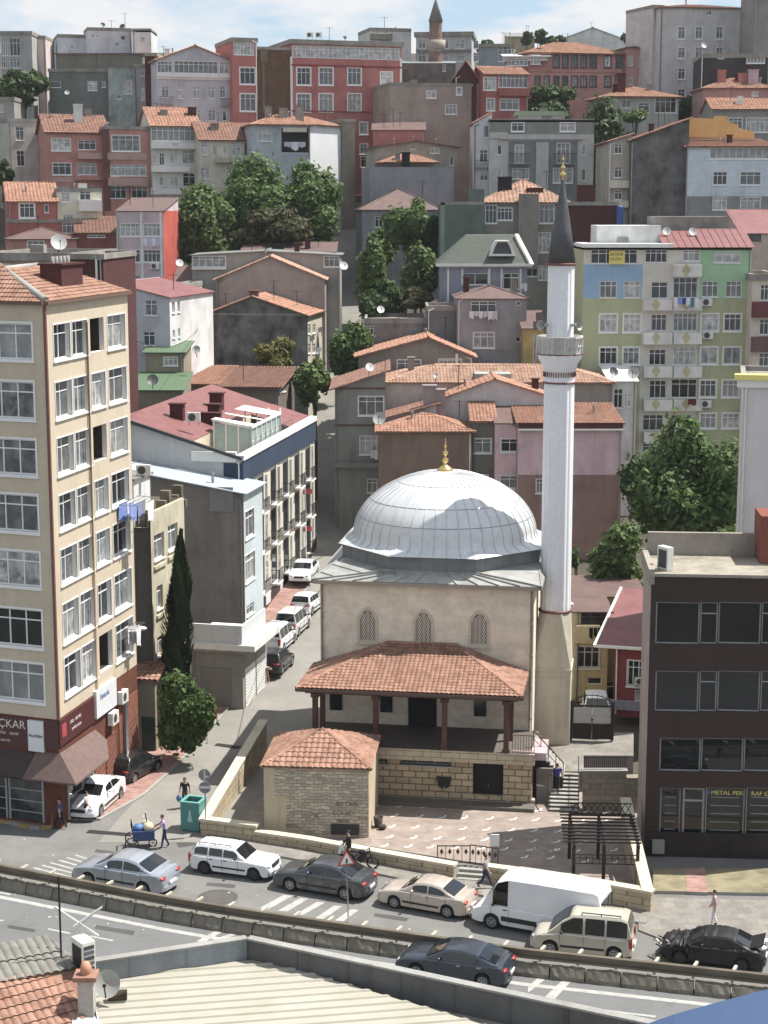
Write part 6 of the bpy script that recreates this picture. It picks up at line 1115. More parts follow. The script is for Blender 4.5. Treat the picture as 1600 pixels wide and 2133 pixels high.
p = at(637, 1155, 139); pf = thing('flagpole', 'white flagpole with two small red flags at the far corner of the hotel', 'flagpole', (p.x,p.y,p.z)); m = MB(); m.tube([(0,0,-1.5),(0,0,6.6)], .07, 8); m.build('pole', WHITE, pf)
for zz, s in ((5.1,.5),(2.0,.45)): m = MB(); m.face([(.05,0,zz),(.05+s,.1,zz-.1),(.05+s,.15,zz+.3),(.05,0,zz+.4)]); m.face([(-.05,0,zz-.1),(-.4,-.1,zz-.15),(-.4,-.1,zz+.2),(-.05,0,zz+.3)]); m.build('flag', simple('flag_red',(196,40,50),.95,.7), pf)
# garage with white roof terrace
house('garage', 'low grey garage with roller shutters and a white walled roof terrace', (398,505,1345,106.6), 0, -13, 5.2, None, ('flat',.12,.28,None), mats=[P('wall_garage',(142,138,134)), P('wall_garage2',(150,146,142))], zb=.2)
_rt, _fr, W, D, h = HOUSES['garage']; m = MB(); m.box((-.3,-.3,h-.1),(W+.9,D,h+.28)); m.build('canopy_slab', WHITE, _rt)
m = MB(); m.box((-.2,-.15,h+.28),(W+.02,0,h+1.5)); m.box((W-.1,0,h+.28),(W+.02,D-.2,h+1.5)); m.build('terrace_wall', plaster('terrace_white',(206,208,212),.9,.06,.2), _rt)
for a, c in ((.4,2.5),(2.8,4.9)):
    m = MB(); F = Facade((W,0),(W,D)); m.box((a,.3,-.05),(c,2.9,-.003),0,lambda s_,z,k: F.p(s_,z,k)); so = m.build('roller_shutter', SHWHT, _rt); m = MB()
    for i in range(12): m.box((a,.4+i*.2,-.07),(c,.43+i*.2,-.051),0,lambda s_,z,k: F.p(s_,z,k))
    m.build('slats', FRG, so)
m = MB(); m.box((.6,-.04,.2),(2.6,-.003,3)); m.build('roller_shutter', simple('shutter_grey',(112,110,110),1,.5), _rt)
# low lean-to between beige block and the narrow house
p = onz(300,1650,.2); house('leanto', 'little lean-to with an orange tiled roof and a green door behind the black hatchback', (276,322,1412,98.6), 0, -10, 4, P('wall_leanto',(150,140,116)), ('mono',1.0,.25,TILER), zb=0, far=False); _rt, _fr, W, D, h = HOUSES['leanto']; m = MB(); m.box((.5,-.04,.1),(1.3,-.003,2.3)); m.build('door', simple('door_dark_green',(40,62,50),1,.5), _rt)
# ------------------------------------------------------------------ the dark office building on the right
OFB = plaster('office_dark_cladding',(86,66,62),.62,.12,.15); GLS = simple('office_glass',(32,35,38),.9,.02,0,.6,.35,.5,0)
of0 = at(1357, 1196, 82.2); OF = Frame(of0.x, of0.y, 0, R(-4.5)); W = OF.front(1800, 1206)[0]; h = of0.z; D = 5.2
ob = thing('office_building', 'dark brown clad office block with wide glazed bands and a flat roof', 'building', OF.o, OF.phi)
hs = []; wd = []
for k, x0, y0, x1, y1, kind in ((11,1015,387,1245,606,'w'),(11,1247,387,1340,606,'t'),(11,1342,387,1565,606,'w'),(11,1567,387,1660,606,'t'),(11,1662,387,1890,606,'w'),(11,1012,745,1240,958,'w'),(11,1242,745,1335,958,'t'),(11,1337,745,1560,958,'w'),(11,1562,745,1655,958,'t'),(11,1657,745,1890,958,'w'),
      (11,1035,1095,1250,1270,'w'),(11,1252,1095,1472,1272,'w'),(11,1474,1098,1690,1272,'w'),(14,878,5,1018,322,'s'),(14,1028,5,1178,326,'d'),(14,1182,5,1445,330,'s'),(14,1450,5,1720,330,'s')):
    X0, Y0 = zp(k,x0,y0); X1, Y1 = zp(k,x1,y1); ym = (Y0+Y1)/2; r = (OF.front(X0,ym)[0], OF.front((X0+X1)/2,Y1)[1], OF.front(X1,ym)[0], OF.front((X0+X1)/2,Y0)[1]); hs.append(r); wd.append(kind)
m = MB(); Fo = Facade((0,0),(W,0)); wall(m, Fo, 0, h, hs, .3); wall(m, Facade((W,0),(W,D)), 0, h); wall(m, Facade((W,D),(0,D)), 0, h); wall(m, Facade((0,D),(0,0)), 0, h, mi=1)
for z in [hs[0][1]-.25, hs[5][3]+.2, hs[5][1]-.25, hs[10][3]+.15]: pass
m.build('wall', [OFB, P('office_side_pink',(176,158,150))], ob)
for r, kd in zip(hs, wd):
    fo = window(ob, I4, Fo, r, {'w':1,'t':1,'s':1,'d':1}[kd], tr=(kd in 'td'), depth=.22, frame=FRG, pane=GLS, sill=False, b=.07 if kd != 'd' else .12)
    if kd == 's':
        a, z0, c, z1 = r
        for i in range(5): g = MB(); z = z0+.25+i*(z1-z0-.4)/5; g.box((a+.25,z,.185),(c-.25,z+.05,.198),0,lambda s_,q,k: Fo.p(s_,q,k)); g.build('shelf', simple('shelf_steel',(120,124,126),1,.5), fo)
a, z = OF.front(1482, 1657); sgt = ftext(Fo, 'METAL PERS   RAF SİST', .30, a, z, .17, simple('letter_yellow',(226,214,70),.9,.5), ob, 1.05)
g = MB(); g.box((a-.3,z-.02,.17),(a-.06,z+.24,.19),0,lambda s_,q,k: Fo.p(s_,q,k)); g.build('sign_emblem', simple('emblem_blue',(50,90,170),1,.5), ob)
m = MB(); m.face([(0.1,.1,h-.02),(W,.1,h-.02),(W,D,h-.02),(.1,D,h-.02)]); m.build('roof_deck', plaster('deck_patchy',(170,160,140),.85,.5,.6), ob)
m = MB(); m.box((-.12,-.05,h-.5),(.16,D,h+.25)); m.box((.16,D-.25,h-.5),(5.6,D,h+1.15)); m.box((-.1,-.1,h-.1),(W,.1,h+.05)); m.build('parapet', P('parapet_grey_beige',(156,146,132)), ob)
m = MB(); m.box((5.6,D-2.2,h-.3),(7.4,D+.3,h+2.4)); m.box((7.4,D-1,h-.3),(10,D+.3,h+2.0)); m.build('roof_block', P('roof_block_red',(140,74,58)), ob)
m = MB(); m.box((.4,-.22,.2),(1.0,-.004,.9)); m.build('meter_box', KERBM, ob); m = MB(); m.box((0,-.06,0),(W,-.003,1.3)); m.build('plinth', plaster('plinth_dark2',(58,48,46),1,.3,.3), ob)
# ------------------------------------------------------------------ barrier and guard rail
BLK = plaster('barrier_concrete',(150,142,124),.75,.45,.7); RAILM = simple('rail_steel_old',(124,112,92),.8,.55,.35,.5,.35,.8)
cum = [0]
for a, b in zip(RAIL, RAIL[1:]): cum.append(cum[-1] + (b-a).length)
def along(s):
    for i in range(len(RAIL)-1):
        if s <= cum[i+1] or i == len(RAIL)-2: f = (s-cum[i])/(cum[i+1]-cum[i]); return RAIL[i].lerp(RAIL[i+1], f), (RAIL[i+1]-RAIL[i]).normalized()
rb = random.Random(5); s = .4; src = None
while s < cum[-1]-1.6:
    p, d = along(s); q, _ = along(s+1.5); m = MB(); ang = math.atan2((q-p).y, (q-p).x); N = 7; L_ = (q-p).length - .06
    if src is None or True:
        pr = [(-.34,0),(-.34,.18),(-.2,.5),(.16,.5),(.28,.2),(.28,0)]; rings = []
        for i in range(N+1): rings.append([Vector((L_*i/N, y+rb.uniform(-.025,.025), max(0,z+rb.uniform(-.03,.03)*(z > 0)))) for y, z in pr])
        for i in range(N):
            for j in range(len(pr)-1): m.face([rings[i][j], rings[i+1][j], rings[i+1][j+1], rings[i][j+1]][::-1])
        m.face(rings[0]); m.face(rings[-1][::-1])
    o = m.build('barrier_block', BLK); o.location = (p.x, p.y-.05, .004); o.rotation_euler = (0,0,ang); tag(o, 'rough concrete barrier block in the row under the guard rail', 'barrier block', 'concrete blocks under the guard rail'); s += 1.5
gr = thing('guard_rail', 'long weathered steel guard rail on posts above the concrete blocks', 'guard rail', RAIL[4]); O_ = RAIL[4]; m = MB()
for a, b in zip(RAIL, RAIL[1:]):
    for (y, z) in ((0,.72),(0,1.0)): m.bar(a-O_+Vector((0,y,z)), b-O_+Vector((0,y,z)), .1, .1)
    m.bar(a-O_+Vector((0,.05,.86)), b-O_+Vector((0,.05,.86)), .05, .26); m.bar(a-O_+Vector((0,.02,1.06)), b-O_+Vector((0,.02,1.06)), .2, .05)
m.build('beam', RAILM, gr); s = .8
while s < cum[-1]-1:
    p, d = along(s); p = p-O_; m = MB(); m.bar(p+Vector((.05,.2,.3)), p+Vector((.05,.2,1.0)), .1, .12); m.bar(p+Vector((0,.02,1.0)), p+Vector((.28,.62,1.0)), .12, .1); m.build('bracket', simple('bracket_pale',(190,180,156),.85,.6), gr); s += 1.6
# ------------------------------------------------------------------ roofs in the foreground
FZ = 11.0; PZ = 11.62; CREAMM = None
def cream_sheet():
    m, t, b = new_mat('foreground_sheet'); g = NB(t); v = g.coord(); c = g.mix(g.ramp(g.noise(v,.5,6,.7),.35,.7), (.30,.28,.225), (.36,.34,.29)); r = g.ramp(g.noise(g.coord((.5,2.2,1)),1.1,6,.75),.6,.74); f = g.n('ShaderNodeMath', operation='MULTIPLY'); g.l(r, f.inputs[0]); f.inputs[1].default_value = .6; c = g.mix(f.outputs[0], c, (.30,.20,.10)); c = g.mix(g.ramp(g.noise(v,7,4,.8),.66,.72), c, (.22,.2,.17)); g.l(c, b.inputs['Base Color']); b.inputs['Roughness'].default_value = .6; return m
A, B, Cc = onz(150,2010,PZ), onz(515,1955,PZ), onz(1420,2146,PZ); wh = thing('foreground_warehouse', 'large low shed roof of cream ribbed sheets with a grey parapet in the foreground', 'building', (B.x,B.y,0)); O_ = Vector((B.x,B.y,0))
m = MB(); Le, Re = onz(120,2050,FZ)-O_, onz(548,1998,FZ)-O_; Rb = onz(1060,2150,FZ)-O_; d = (onz(500,2021,FZ)-onz(247,2039,FZ)).normalized(); n = Vector((d.y,-d.x,0)); rd = (Rb-Re).normalized()
prof = [(0,0),(.30,0),(.33,.045),(.39,.045),(.42,0)]; rl_ = []
k = 0; base = Re + d*(-9)
def hit(q): # intersection of q + t d with the right edge
    den = d.x*rd.y - d.y*rd.x; w_ = Re - q; t = (w_.x*rd.y - w_.y*rd.x)/den; return t
lines = []
for i in range(22):
    for s_, hh in prof[:4]: q = base + n*(i*.42+s_); t = hit(q) + (rb.uniform(-.05,.05) if s_ == 0 else 0); lines.append((q + Vector((0,0,hh)), q + d*t + Vector((0,0,hh))))
for a, b in zip(lines, lines[1:]): m.face([a[0], b[0], b[1], a[1]]); m.face([a[1], b[1], b[1]-Vector((0,0,.06)), a[1]-Vector((0,0,.06))])
m.build('roof_sheets', cream_sheet(), wh)
PARL, PARR, PART = plaster('parapet_flashing',(150,160,168),.8,.2,.4), plaster('parapet_shade_grey',(104,104,104),.9,.25,.6), plaster('parapet_cap',(170,168,162),.75,.2,.4)  # right parapet's darker grey is its shade put into the colour
def para(a, b, side, mat, name):
    a, b = a-O_, b-O_; d = (b-a); d.z = 0; d.normalize(); nn = Vector((-d.y,d.x,0))*side; m = MB()
    P_ = [a, b, b+nn*.16, a+nn*.16]; lo = [Vector((p.x,p.y,FZ-1.2)) for p in P_]; hi = [Vector((p.x,p.y,PZ-.04)) for p in P_]
    for i in range(4): j = (i+1)%4; m.face([lo[i],lo[j],hi[j],hi[i]])
    k = int((b-a).length/1.6)
    for i in range(k+1): p = a + d*1.6*i - nn*.012; m.bar((p.x,p.y,FZ-.5),(p.x,p.y,PZ-.05),.03,.03)
    m.build(name, mat, wh); m = MB(); e = nn.normalized()*.05; P_ = [a-e, b-e, b+nn*.16+e, a+nn*.16+e]; m.prism([(p.x,p.y) for p in P_], PZ-.04, PZ+.02); m.build('parapet_cap', PART, wh)
para(A, B, 1, PARL, 'parapet'); para(B, Cc, 1, PARR, 'parapet')
m = MB(); c4 = [A-O_, B-O_, Cc-O_, Vector((Cc.x-O_.x,-6-O_.y+40,0)), Vector((A.x-O_.x,34-O_.y,0))]
for i in range(5): a, b = c4[i], c4[(i+1)%5]; m.face([(a.x,a.y,0),(b.x,b.y,0),(b.x,b.y,FZ-1.1),(a.x,a.y,FZ-1.1)])
m.face([(p.x,p.y,FZ-.25) for p in c4]); m.build('wall', CONC, wh)
m = MB(); q = onz(655,2028,FZ)-O_; m.box((q.x,q.y,FZ),(q.x+.55,q.y+.35,FZ+.12)); m.build('loose_sheet', PARR, wh)
th = thing('foreground_tiled_house', 'red tiled roof corner with a broken edge at the lower left of the picture', 'building', (*onz(100,2080,12)[:2],0)); O_ = Vector((*onz(100,2080,12)[:2],0)); m = MB()
bl_, br_, trr, tll = onz(-160,2330,10.6)-O_, onz(225,2220,10.6)-O_, onz(178,2012,12.2)-O_, onz(-80,2062,12.2)-O_
slope(m, bl_, br_, trr, tll, 'tile', .21, .31, .08); m.build('roof', TILER, th)
m = MB(); p = [onz(-60,2062,12.15)-O_, onz(180,2016,12.15)-O_, onz(115,1972,12.35)-O_, onz(-60,1978,12.35)-O_]; slope(m, p[0], p[1], p[2], p[3], 'tile', .24, 1.2, .05); m.build('fibre_sheets', simple('fibre_cement',(140,136,124),.7,.9,var=.35,scale=2), th)
m = MB(); e = [bl_, br_, trr, onz(115,1972,12.2)-O_, onz(-60,1978,12.2)-O_, tll]
for i in range(len(e)): a, b = e[i], e[(i+1)%len(e)]; m.face([(a.x,a.y,0),(b.x,b.y,0),(b.x,b.y,b.z-.1),(a.x,a.y,a.z-.1)])
m.build('wall', CONC, th)
q = onz(182,2112,11.35)-O_; m = MB(); m.box((q.x-.2,q.y-.2,10.4),(q.x+.2,q.y+.2,12.35)); m.box((q.x-.3,q.y-.28,12.35),(q.x+.3,q.y+.28,12.47),1); ch = m.build('chimney', [P('chimney_render',(176,170,160)), TILER], th); m = MB(); m.lathe([(.13,12.45),(.16,12.6),(.1,12.78),(0,12.8)], (q.x,q.y), 10); m.build('chimney_pot', simple('terracotta',(196,130,90),.9,.7), ch)
m = MB(); m.face([onz(140,2085,11.6)-O_, onz(165,2062,11.8)-O_, onz(165,2100,11.5)-O_, onz(150,2120,11.4)-O_]); m.face([onz(150,2122,11.42)-O_, onz(198,2096,11.42)-O_, onz(215,2150,11.2)-O_, onz(150,2150,11.2)-O_]); m.build('flashing', simple('flashing_blue_white',(190,200,212),.8,.5), th)
q = onz(172,2030,11.9); ac = thing('air_conditioner', 'tall white air conditioner unit standing on the tiled roof beside the antenna', 'air conditioner', q, R(38)); m = MB(); m.box((-.19,-.4,0),(.19,.22,1.05)); m.build('casing', simple('ac_white',(226,224,214),.85,.45), ac); m = MB()
for i in range(6): m.box((-.15,-.415,.1+.15*i),(.15,-.403,.2+.15*i),i%2)
m.build('grille', [simple('ac_grille',(86,92,104),1,.5), simple('ac_grille2',(60,62,66),1,.5)], ac); m = MB(); m.box((-.203,-.33,.1),(-.193,.15,.9)); m.build('side_panel', DARKM, ac)
q = onz(128,2000,12.2); an = thing('tv_antenna', 'thin dark television antenna mast with white booms rising from the tiled roof', 'antenna', q); m = MB(); m.tube([(0,0,-.6),(0,0,2.35)], .028, 6); m.build('mast', DARKM, an); m = MB(); m.bar((-.15,0,1.5),(.95,.3,.55),.06); m.bar((.35,0,.95),(1.1,.1,1.45),.04); m.build('boom', WHITE, an); m = MB()
for i in range(6): f = i/5; m.bar((.5+.5*f-.1,-.3,.95+.45*f),(.5+.5*f+.1,.35,.95+.45*f),.015)
m.build('rods', STEEL, an)
def dish(loc, r, az, el, label, mat=None, pole=.5, parent=None, group=None):
    """satellite dish; az 0 looks at the camera (-Y), positive turns to +X"""
    t = thing('satellite_dish', label, 'satellite dish', loc, az, group); M_ = Matrix.Rotation(-el, 4, 'X'); m = MB(); rings = []
    for i in range(5):
        rr = r*i/4; rings.append([M_ @ Vector((rr*math.cos(a), -.22*r*(i/4)**2*1.0+.0, rr*math.sin(a)*1.05)) for a in [2*math.pi*j/18 for j in range(18)]])
    for i in range(4):
        for j in range(18): k = (j+1)%18; m.face([rings[i][j],rings[i][k],rings[i+1][k],rings[i+1][j]],0,True)
    up = Vector((0,0,pole))
    m.v = [tuple(Vector(v)+up) for v in m.v]; m.build('reflector', mat or DISHM, t, merge=.0005); m = MB(); m.tube([(0,.12,0),(0,.12,pole),(0,.03,pole)], .035, 6); tip = M_ @ Vector((0,-r*1.0,-r*.15)) + up; lo = M_ @ Vector((0,-.2*r,-r)) + up; m.bar(lo, tip, .03); m.tube([tip, tip+(M_ @ Vector((0,.18*r,0)))], .05*max(1,r), 6); m.build('feed_arm', DARKM, t); return t
DISHM = simple('dish_grey',(176,176,172),.8,.5)
dish(onz(226,2082,11.1), .36, R(-8), R(25), 'grey satellite dish beside the chimney on the foreground roof', pole=.45)
q = onz(245,2082,11.05); m = MB(); m.tube([(-.25,0,.12),(.25,.05,.12)], .14, 10); o = m.build('old_drum', simple('drum_rust',(74,60,48),1,.9)); o.location = q; tag(o, 'small rusty drum lying under the foreground satellite dish', 'drum')
# blue awning edge below the viewpoint
Yb = 7.0; pp = [at(x, y, Yb) for x, y in ((1322,2142),(1400,2114),(1500,2086),(1640,2050),(1640,2300),(1322,2300))]; m = MB(); bk = [p + Vector((.0,-.5,-.06)) for p in pp]; m.face(pp); m.face(bk[::-1])
for i in range(6): j = (i+1)%6; m.face([pp[j],pp[i],bk[i],bk[j]])
tag(m.build('blue_awning', simple('awning_blue',(56,88,134),.75,.6,var=.05), origin=pp[0]), 'plain blue awning edge cut by the lower right corner', 'awning')

def cable(p, q, sag, label):
    O_ = p; m = MB(); pts = [p.lerp(q, i/14)-Vector((0,0,sag*4*(i/14)*(1-i/14)))-O_ for i in range(15)]; m.tube(pts, .022, 5, 0, False); o = m.build('overhead_cable', DARKM); o.location = O_; tag(o, label, 'cable')
cable(at(548,1290,118), at(668,1228,98), .8, 'thin black cable from the pale blue house to the mosque corner'); cable(at(640,1165,142), at(700,1128,108), .5, 'thin cable from the far hotel corner to the mosque roof'); cable(at(265,700,97), at(440,640,176), 2.0, 'long slack cable from the beige tower up to the dark gable')
cable(at(700,740,168), at(915,560,172), 1.5, 'slack cable across the steep upper street to the mansard house'); cable(at(283,1395,97), at(408,1290,106), .7, 'cable from the beige tower to the garage roof')
# ------------------------------------------------------------------ vehicles
TYRE = simple('tyre_rubber',(34,34,35),1,.85); RIM = simple('wheel_alloy',(170,172,174),.9,.35,.6); RIMD = simple('wheel_steel_dark',(70,70,72),1,.5,.4); CGLASS = simple('car_glass',(26,30,34),1,.03,0,.8,.2); RED_L = simple('lamp_red',(176,32,34),1,.15); CLR_L = simple('lamp_clear',(214,216,220),.9,.1); PLATE = simple('plate_white',(232,232,232),.85,.4); BLKP = simple('black_plastic',(38,38,40),1,.6); CHROME = simple('chrome',(190,192,196),1,.2,.9); GREYP = simple('bumper_grey',(96,98,100),1,.6)
def paint(name, srgb, k=1.0, metal=.0, rough=.28): return simple('car_paint_' + name, srgb, k, rough, metal, .5, .05, 1.2, .7)
def interp(tab, x):
    if x <= tab[0][0]: return tab[0][1]
    for (a, va), (b, vb) in zip(tab, tab[1:]):
        if x <= b: f = (x-a)/(b-a); return va+(vb-va)*f
    return tab[-1][1]
KINDS = {  # fractions of length (0 rear .. 1 front) and of height
 'sedan':  dict(L=4.5, W=1.76, H=1.45, wb=(.205,.80), top=[(0,.50),(.015,.66),(.05,.70),(.16,.715),(.3,.68),(.68,.67),(.74,.665),(.86,.62),(.95,.55),(.985,.47),(1,.36)], roof=[(.12,.70),(.20,.82),(.29,.955),(.38,1.0),(.48,1.0),(.57,.96),(.745,.665)], side=[(.235,.42),(.435,.60)], q=[(.165,.225)], rw=(.14,.27), ws=(.59,.73)),
 'coupe':  dict(L=4.75, W=1.86, H=1.40, wb=(.20,.80), top=[(0,.5),(.015,.68),(.06,.72),(.14,.73),(.3,.68),(.66,.67),(.72,.66),(.86,.61),(.95,.54),(.985,.46),(1,.36)], roof=[(.07,.715),(.16,.82),(.27,.94),(.38,1.0),(.47,1.0),(.56,.96),(.73,.665)], side=[(.21,.385),(.395,.60)], q=[], rw=(.10,.25), ws=(.57,.72)),
 'wagon':  dict(L=4.25, W=1.62, H=1.42, wb=(.20,.80), top=[(0,.40),(.01,.62),(.03,.66),(.3,.66),(.66,.66),(.70,.655),(.93,.61),(.985,.59),(1,.38)], roof=[(.02,.66),(.045,.80),(.085,.97),(.15,1.0),(.4,1.0),(.56,.975),(.70,.66)], side=[(.255,.415),(.43,.60)], q=[(.075,.235)], rw=(.03,.08), ws=(.57,.695)),
 'hatch':  dict(L=3.7, W=1.65, H=1.5, wb=(.17,.82), top=[(0,.4),(.01,.6),(.03,.66),(.3,.65),(.70,.64),(.76,.63),(.9,.56),(.97,.48),(1,.36)], roof=[(.02,.66),(.06,.80),(.12,.96),(.2,1.0),(.45,1.0),(.58,.95),(.78,.635)], side=[(.27,.42),(.435,.64)], q=[(.115,.25)], rw=(.03,.115), ws=(.60,.765)),
 'mpv':    dict(L=4.2, W=1.72, H=1.80, wb=(.17,.80), top=[(0,.35),(.008,.5),(.02,.56),(.3,.56),(.72,.56),(.8,.545),(.93,.49),(.98,.42),(1,.3)], roof=[(.01,.56),(.02,.75),(.05,.96),(.1,1.0),(.4,1.0),(.58,.985),(.68,.86),(.83,.545)], side=[(.27,.46),(.485,.70)], q=[(.05,.25)], rw=(.015,.048), ws=(.61,.815)),
 'van':    dict(L=6.2, W=2.0, H=2.5, wb=(.20,.82), top=[(0,.3),(.004,.44),(.02,.46),(.3,.46),(.75,.46),(.86,.455),(.93,.40),(.975,.33),(1,.22)], roof=[(.004,.46),(.012,.8),(.03,.97),(.06,1.0),(.5,1.0),(.70,.99),(.78,.92),(.90,.45)], side=[(.70,.815)], q=[], rw=(.0,.0), ws=(.79,.89)),
}
def vehicle(name, label, kind, col, pos, ang, sc_=1.0, cat='car', group=None, rims=RIM, rack=False, wreck=False, bump_mat=None, tail=True, strips=True, tint=CGLASS, taxi=False):
    K = KINDS[kind]; L_, W, H = K['L'], K['W'], K['H']; hw = W/2; t = thing(name, label, cat, pos, ang, group); t.scale = (sc_,)*3
    X = lambda f: (f-.5)*L_; rw = .30 if kind != 'van' else .34; wr = rw+.065; wx = [X(f) for f in K['wb']]; zb0 = .20 if kind != 'van' else .26
    xs = set(round(X(i/26),4) for i in range(27))
    for c in wx:
        for i in range(-6,7): xs.add(round(c+wr*i/6,4))
    xs = sorted(x for x in xs if -L_/2 <= x <= L_/2); rings = []
    for x in xs:
        f = x/L_+.5; zt = interp(K['top'], f)*H; e = min(f, 1-f); wf = 1-.16*max(0,(1-e/.09))**2 if e < .09 else 1; w_ = hw*wf
        zb = zb0 + (.10*max(0,1-e/.05))
        for c in wx:
            dx = abs(x-c)
            if dx < wr: zb = max(zb, rw+math.sqrt(max(0,wr*wr-dx*dx)))
        zb = min(zb, zt-.06); zm = zb+(zt-zb)*.55
        rings.append([(x,-w_*.82,zb),(x,-w_*.97,zb+.02),(x,-w_,zm),(x,-w_*.975,zt-.07*min(1,(zt-zb)/.3)),(x,-w_*.90,zt-.012),(x,-w_*.45,zt+.012),(x,0,zt+.018),(x,w_*.45,zt+.012),(x,w_*.90,zt-.012),(x,w_*.975,zt-.07*min(1,(zt-zb)/.3)),(x,w_,zm),(x,w_*.97,zb+.02),(x,w_*.82,zb)])
    m = MB(); n = len(rings[0]); b0 = len(m.v)
    for r in rings: m.v += r
    for i in range(len(rings)-1):
        for j in range(n-1): m.f.append([b0+i*n+j, b0+i*n+j+1, b0+(i+1)*n+j+1, b0+(i+1)*n+j]); m.m.append(0); m.sm.append(True)
    m.f.append([b0+j for j in range(n)][::-1]); m.m.append(0); m.sm.append(False); m.f.append([b0+(len(rings)-1)*n+j for j in range(n)]); m.m.append(0); m.sm.append(False)
    # cabin
    rf = K['roof']; fx = sorted(set([rf[0][0]+(rf[-1][0]-rf[0][0])*i/28 for i in range(29)]+[a for a,_ in rf])); zbel = lambda f: interp(K['top'], f)*H-.02
    wb_, wt_ = hw*.93, hw*(.74 if kind != 'van' else .86)
    def ys(f, z): zb = zbel(f); k = (z-zb)/max(.05, H-zb); return wb_+(wt_-wb_)*max(0,k)
    rings = []
    for f in fx:
        zr = max(interp(rf, f)*H, zbel(f)+.002); zb = zbel(f); s_ = min(.09, (zr-zb)*.5); ye, yz = ys(f, zr-s_), ys(f, zb); yt = ye*.93-.02
        rings.append([(X(f),-yz,zb),(X(f),-(yz+ye)/2,(zb+zr-s_)/2),(X(f),-ye,zr-s_),(X(f),-yt,zr-s_*.2),(X(f),-yt*.5,zr+.012),(X(f),0,zr+.02),(X(f),yt*.5,zr+.012),(X(f),yt,zr-s_*.2),(X(f),ye,zr-s_),(X(f),(yz+ye)/2,(zb+zr-s_)/2),(X(f),yz,zb)])
    n = len(rings[0]); b0 = len(m.v)
    for r in rings: m.v += r
    for i in range(len(rings)-1):
        for j in range(n-1): m.f.append([b0+i*n+j, b0+i*n+j+1, b0+(i+1)*n+j+1, b0+(i+1)*n+j]); m.m.append(0); m.sm.append(True)
    if kind in ('van',): m.f.append([b0+j for j in range(n)][::-1]); m.m.append(0); m.sm.append(False)
    body = m.build('body', col, t, angle=38)
    # glass
    def sideglass(a, b, nm='side_window'):
        for sgn in (-1,1):
            g = MB(); k = 7; P_ = []
            for i in range(k+1):
                f = a+(b-a)*i/k; zr = min(interp(rf, f)*H, H)-.11; z0 = zbel(f)+.05; z1 = max(zr, z0+.015); P_.append((Vector((X(f), sgn*(ys(f,z0)+.012), z0)), Vector((X(f), sgn*(ys(f,z1)+.012), z1))))
            for p, q in zip(P_, P_[1:]): g.face([p[0],q[0],q[1],p[1]] if sgn < 0 else [p[1],q[1],q[0],p[0]])
            g.build(nm, tint, t)
    for a, b in K['side']: sideglass(a, b)
    for a, b in K['q']: sideglass(a, b)
    def crossglass(a, b, nm):
        g = MB(); P_ = []; k = 5
        for i in range(k+1):
            f = a+(b-a)*i/k; zr = interp(rf, f)*H; zb = zbel(f); s_ = min(.09,(zr-zb)*.5); yw = max(.15, ys(f, zr-s_)*.88); dn = .016; row = []
            for j in range(7):
                v = -1+2*j/6; row.append(Vector((X(f)+(dn if a > .5 else -dn), v*yw, zr+.014*(1-abs(v))+dn*.9)))
            P_.append(row)
        for r0, r1 in zip(P_, P_[1:]):
            for j in range(6): g.face([r0[j],r1[j],r1[j+1],r0[j+1]],0,True)
        g.build(nm, CGLASS, t)
    if not wreck: crossglass(*K['ws'], 'windshield')
    else: crossglass(*K['ws'], 'windshield')
    if K['rw'][1] > 0: crossglass(*K['rw'], 'rear_window')
    else:
        for sg in (-1,1):
            g = MB(); y0, y1 = sorted((sg*.08, sg*.72)); g.box((-L_/2-.02,y0,1.25),(-L_/2+.03,y1,2.05)); g.build('rear_window', CGLASS, t)
    # wheels
    for i, c in enumerate(wx):
        for sgn in (-1,1):
            y = sgn*(hw-.11); wv = MB(); pr = [(rw*.6,-.09),(rw*.93,-.1),(rw,-.07),(rw,.07),(rw*.93,.1),(rw*.6,.09)]; NN = 20
            for r_, yy in pr:
                for j in range(NN): a = 2*math.pi*j/NN; wv.v.append((c+r_*math.cos(a), y+yy*sgn, rw+r_*math.sin(a)))
            for q in range(len(pr)-1):
                for j in range(NN): jj = (j+1)%NN; wv.f.append([q*NN+j,q*NN+jj,(q+1)*NN+jj,(q+1)*NN+j]); wv.m.append(0); wv.sm.append(True)
            wo = wv.build('wheel', TYRE, t); r = MB(); yo = y+sgn*.088
            r.face([(c+rw*.62*math.cos(2*math.pi*j/NN), yo-sgn*.03, rw+rw*.62*math.sin(2*math.pi*j/NN)) for j in range(NN)],1)
            for j in range(6):
                a = 2*math.pi*j/6+.3; r.bar((c,yo,rw),(c+rw*.62*math.cos(a),yo,rw+rw*.62*math.sin(a)),.06,.025,0,(0,1,0))
            for j in range(NN):
                a, b = 2*math.pi*j/NN, 2*math.pi*(j+1)/NN; r.bar((c+rw*.62*math.cos(a),yo,rw+rw*.62*math.sin(a)),(c+rw*.62*math.cos(b),yo,rw+rw*.62*math.sin(b)),.03,.03,0,(0,1,0))
            r.build('rim', [rims, RIMD], wo)
    wl_ = MB()
    for c in wx: wl_.box((c-wr-.01,-hw+.22,.22),(c+wr+.01,hw-.22,rw+wr*.9))
    wl_.box((-L_/2+.25,-hw+.16,zb0-.03),(L_/2-.25,hw-.16,zb0+.06)); wl_.build('underbody', BLKP, t)
    # lamps, bumpers, plates, mirrors, handles
    zl = interp(K['top'], .965)*H; zr_ = interp(K['top'], .03)*H
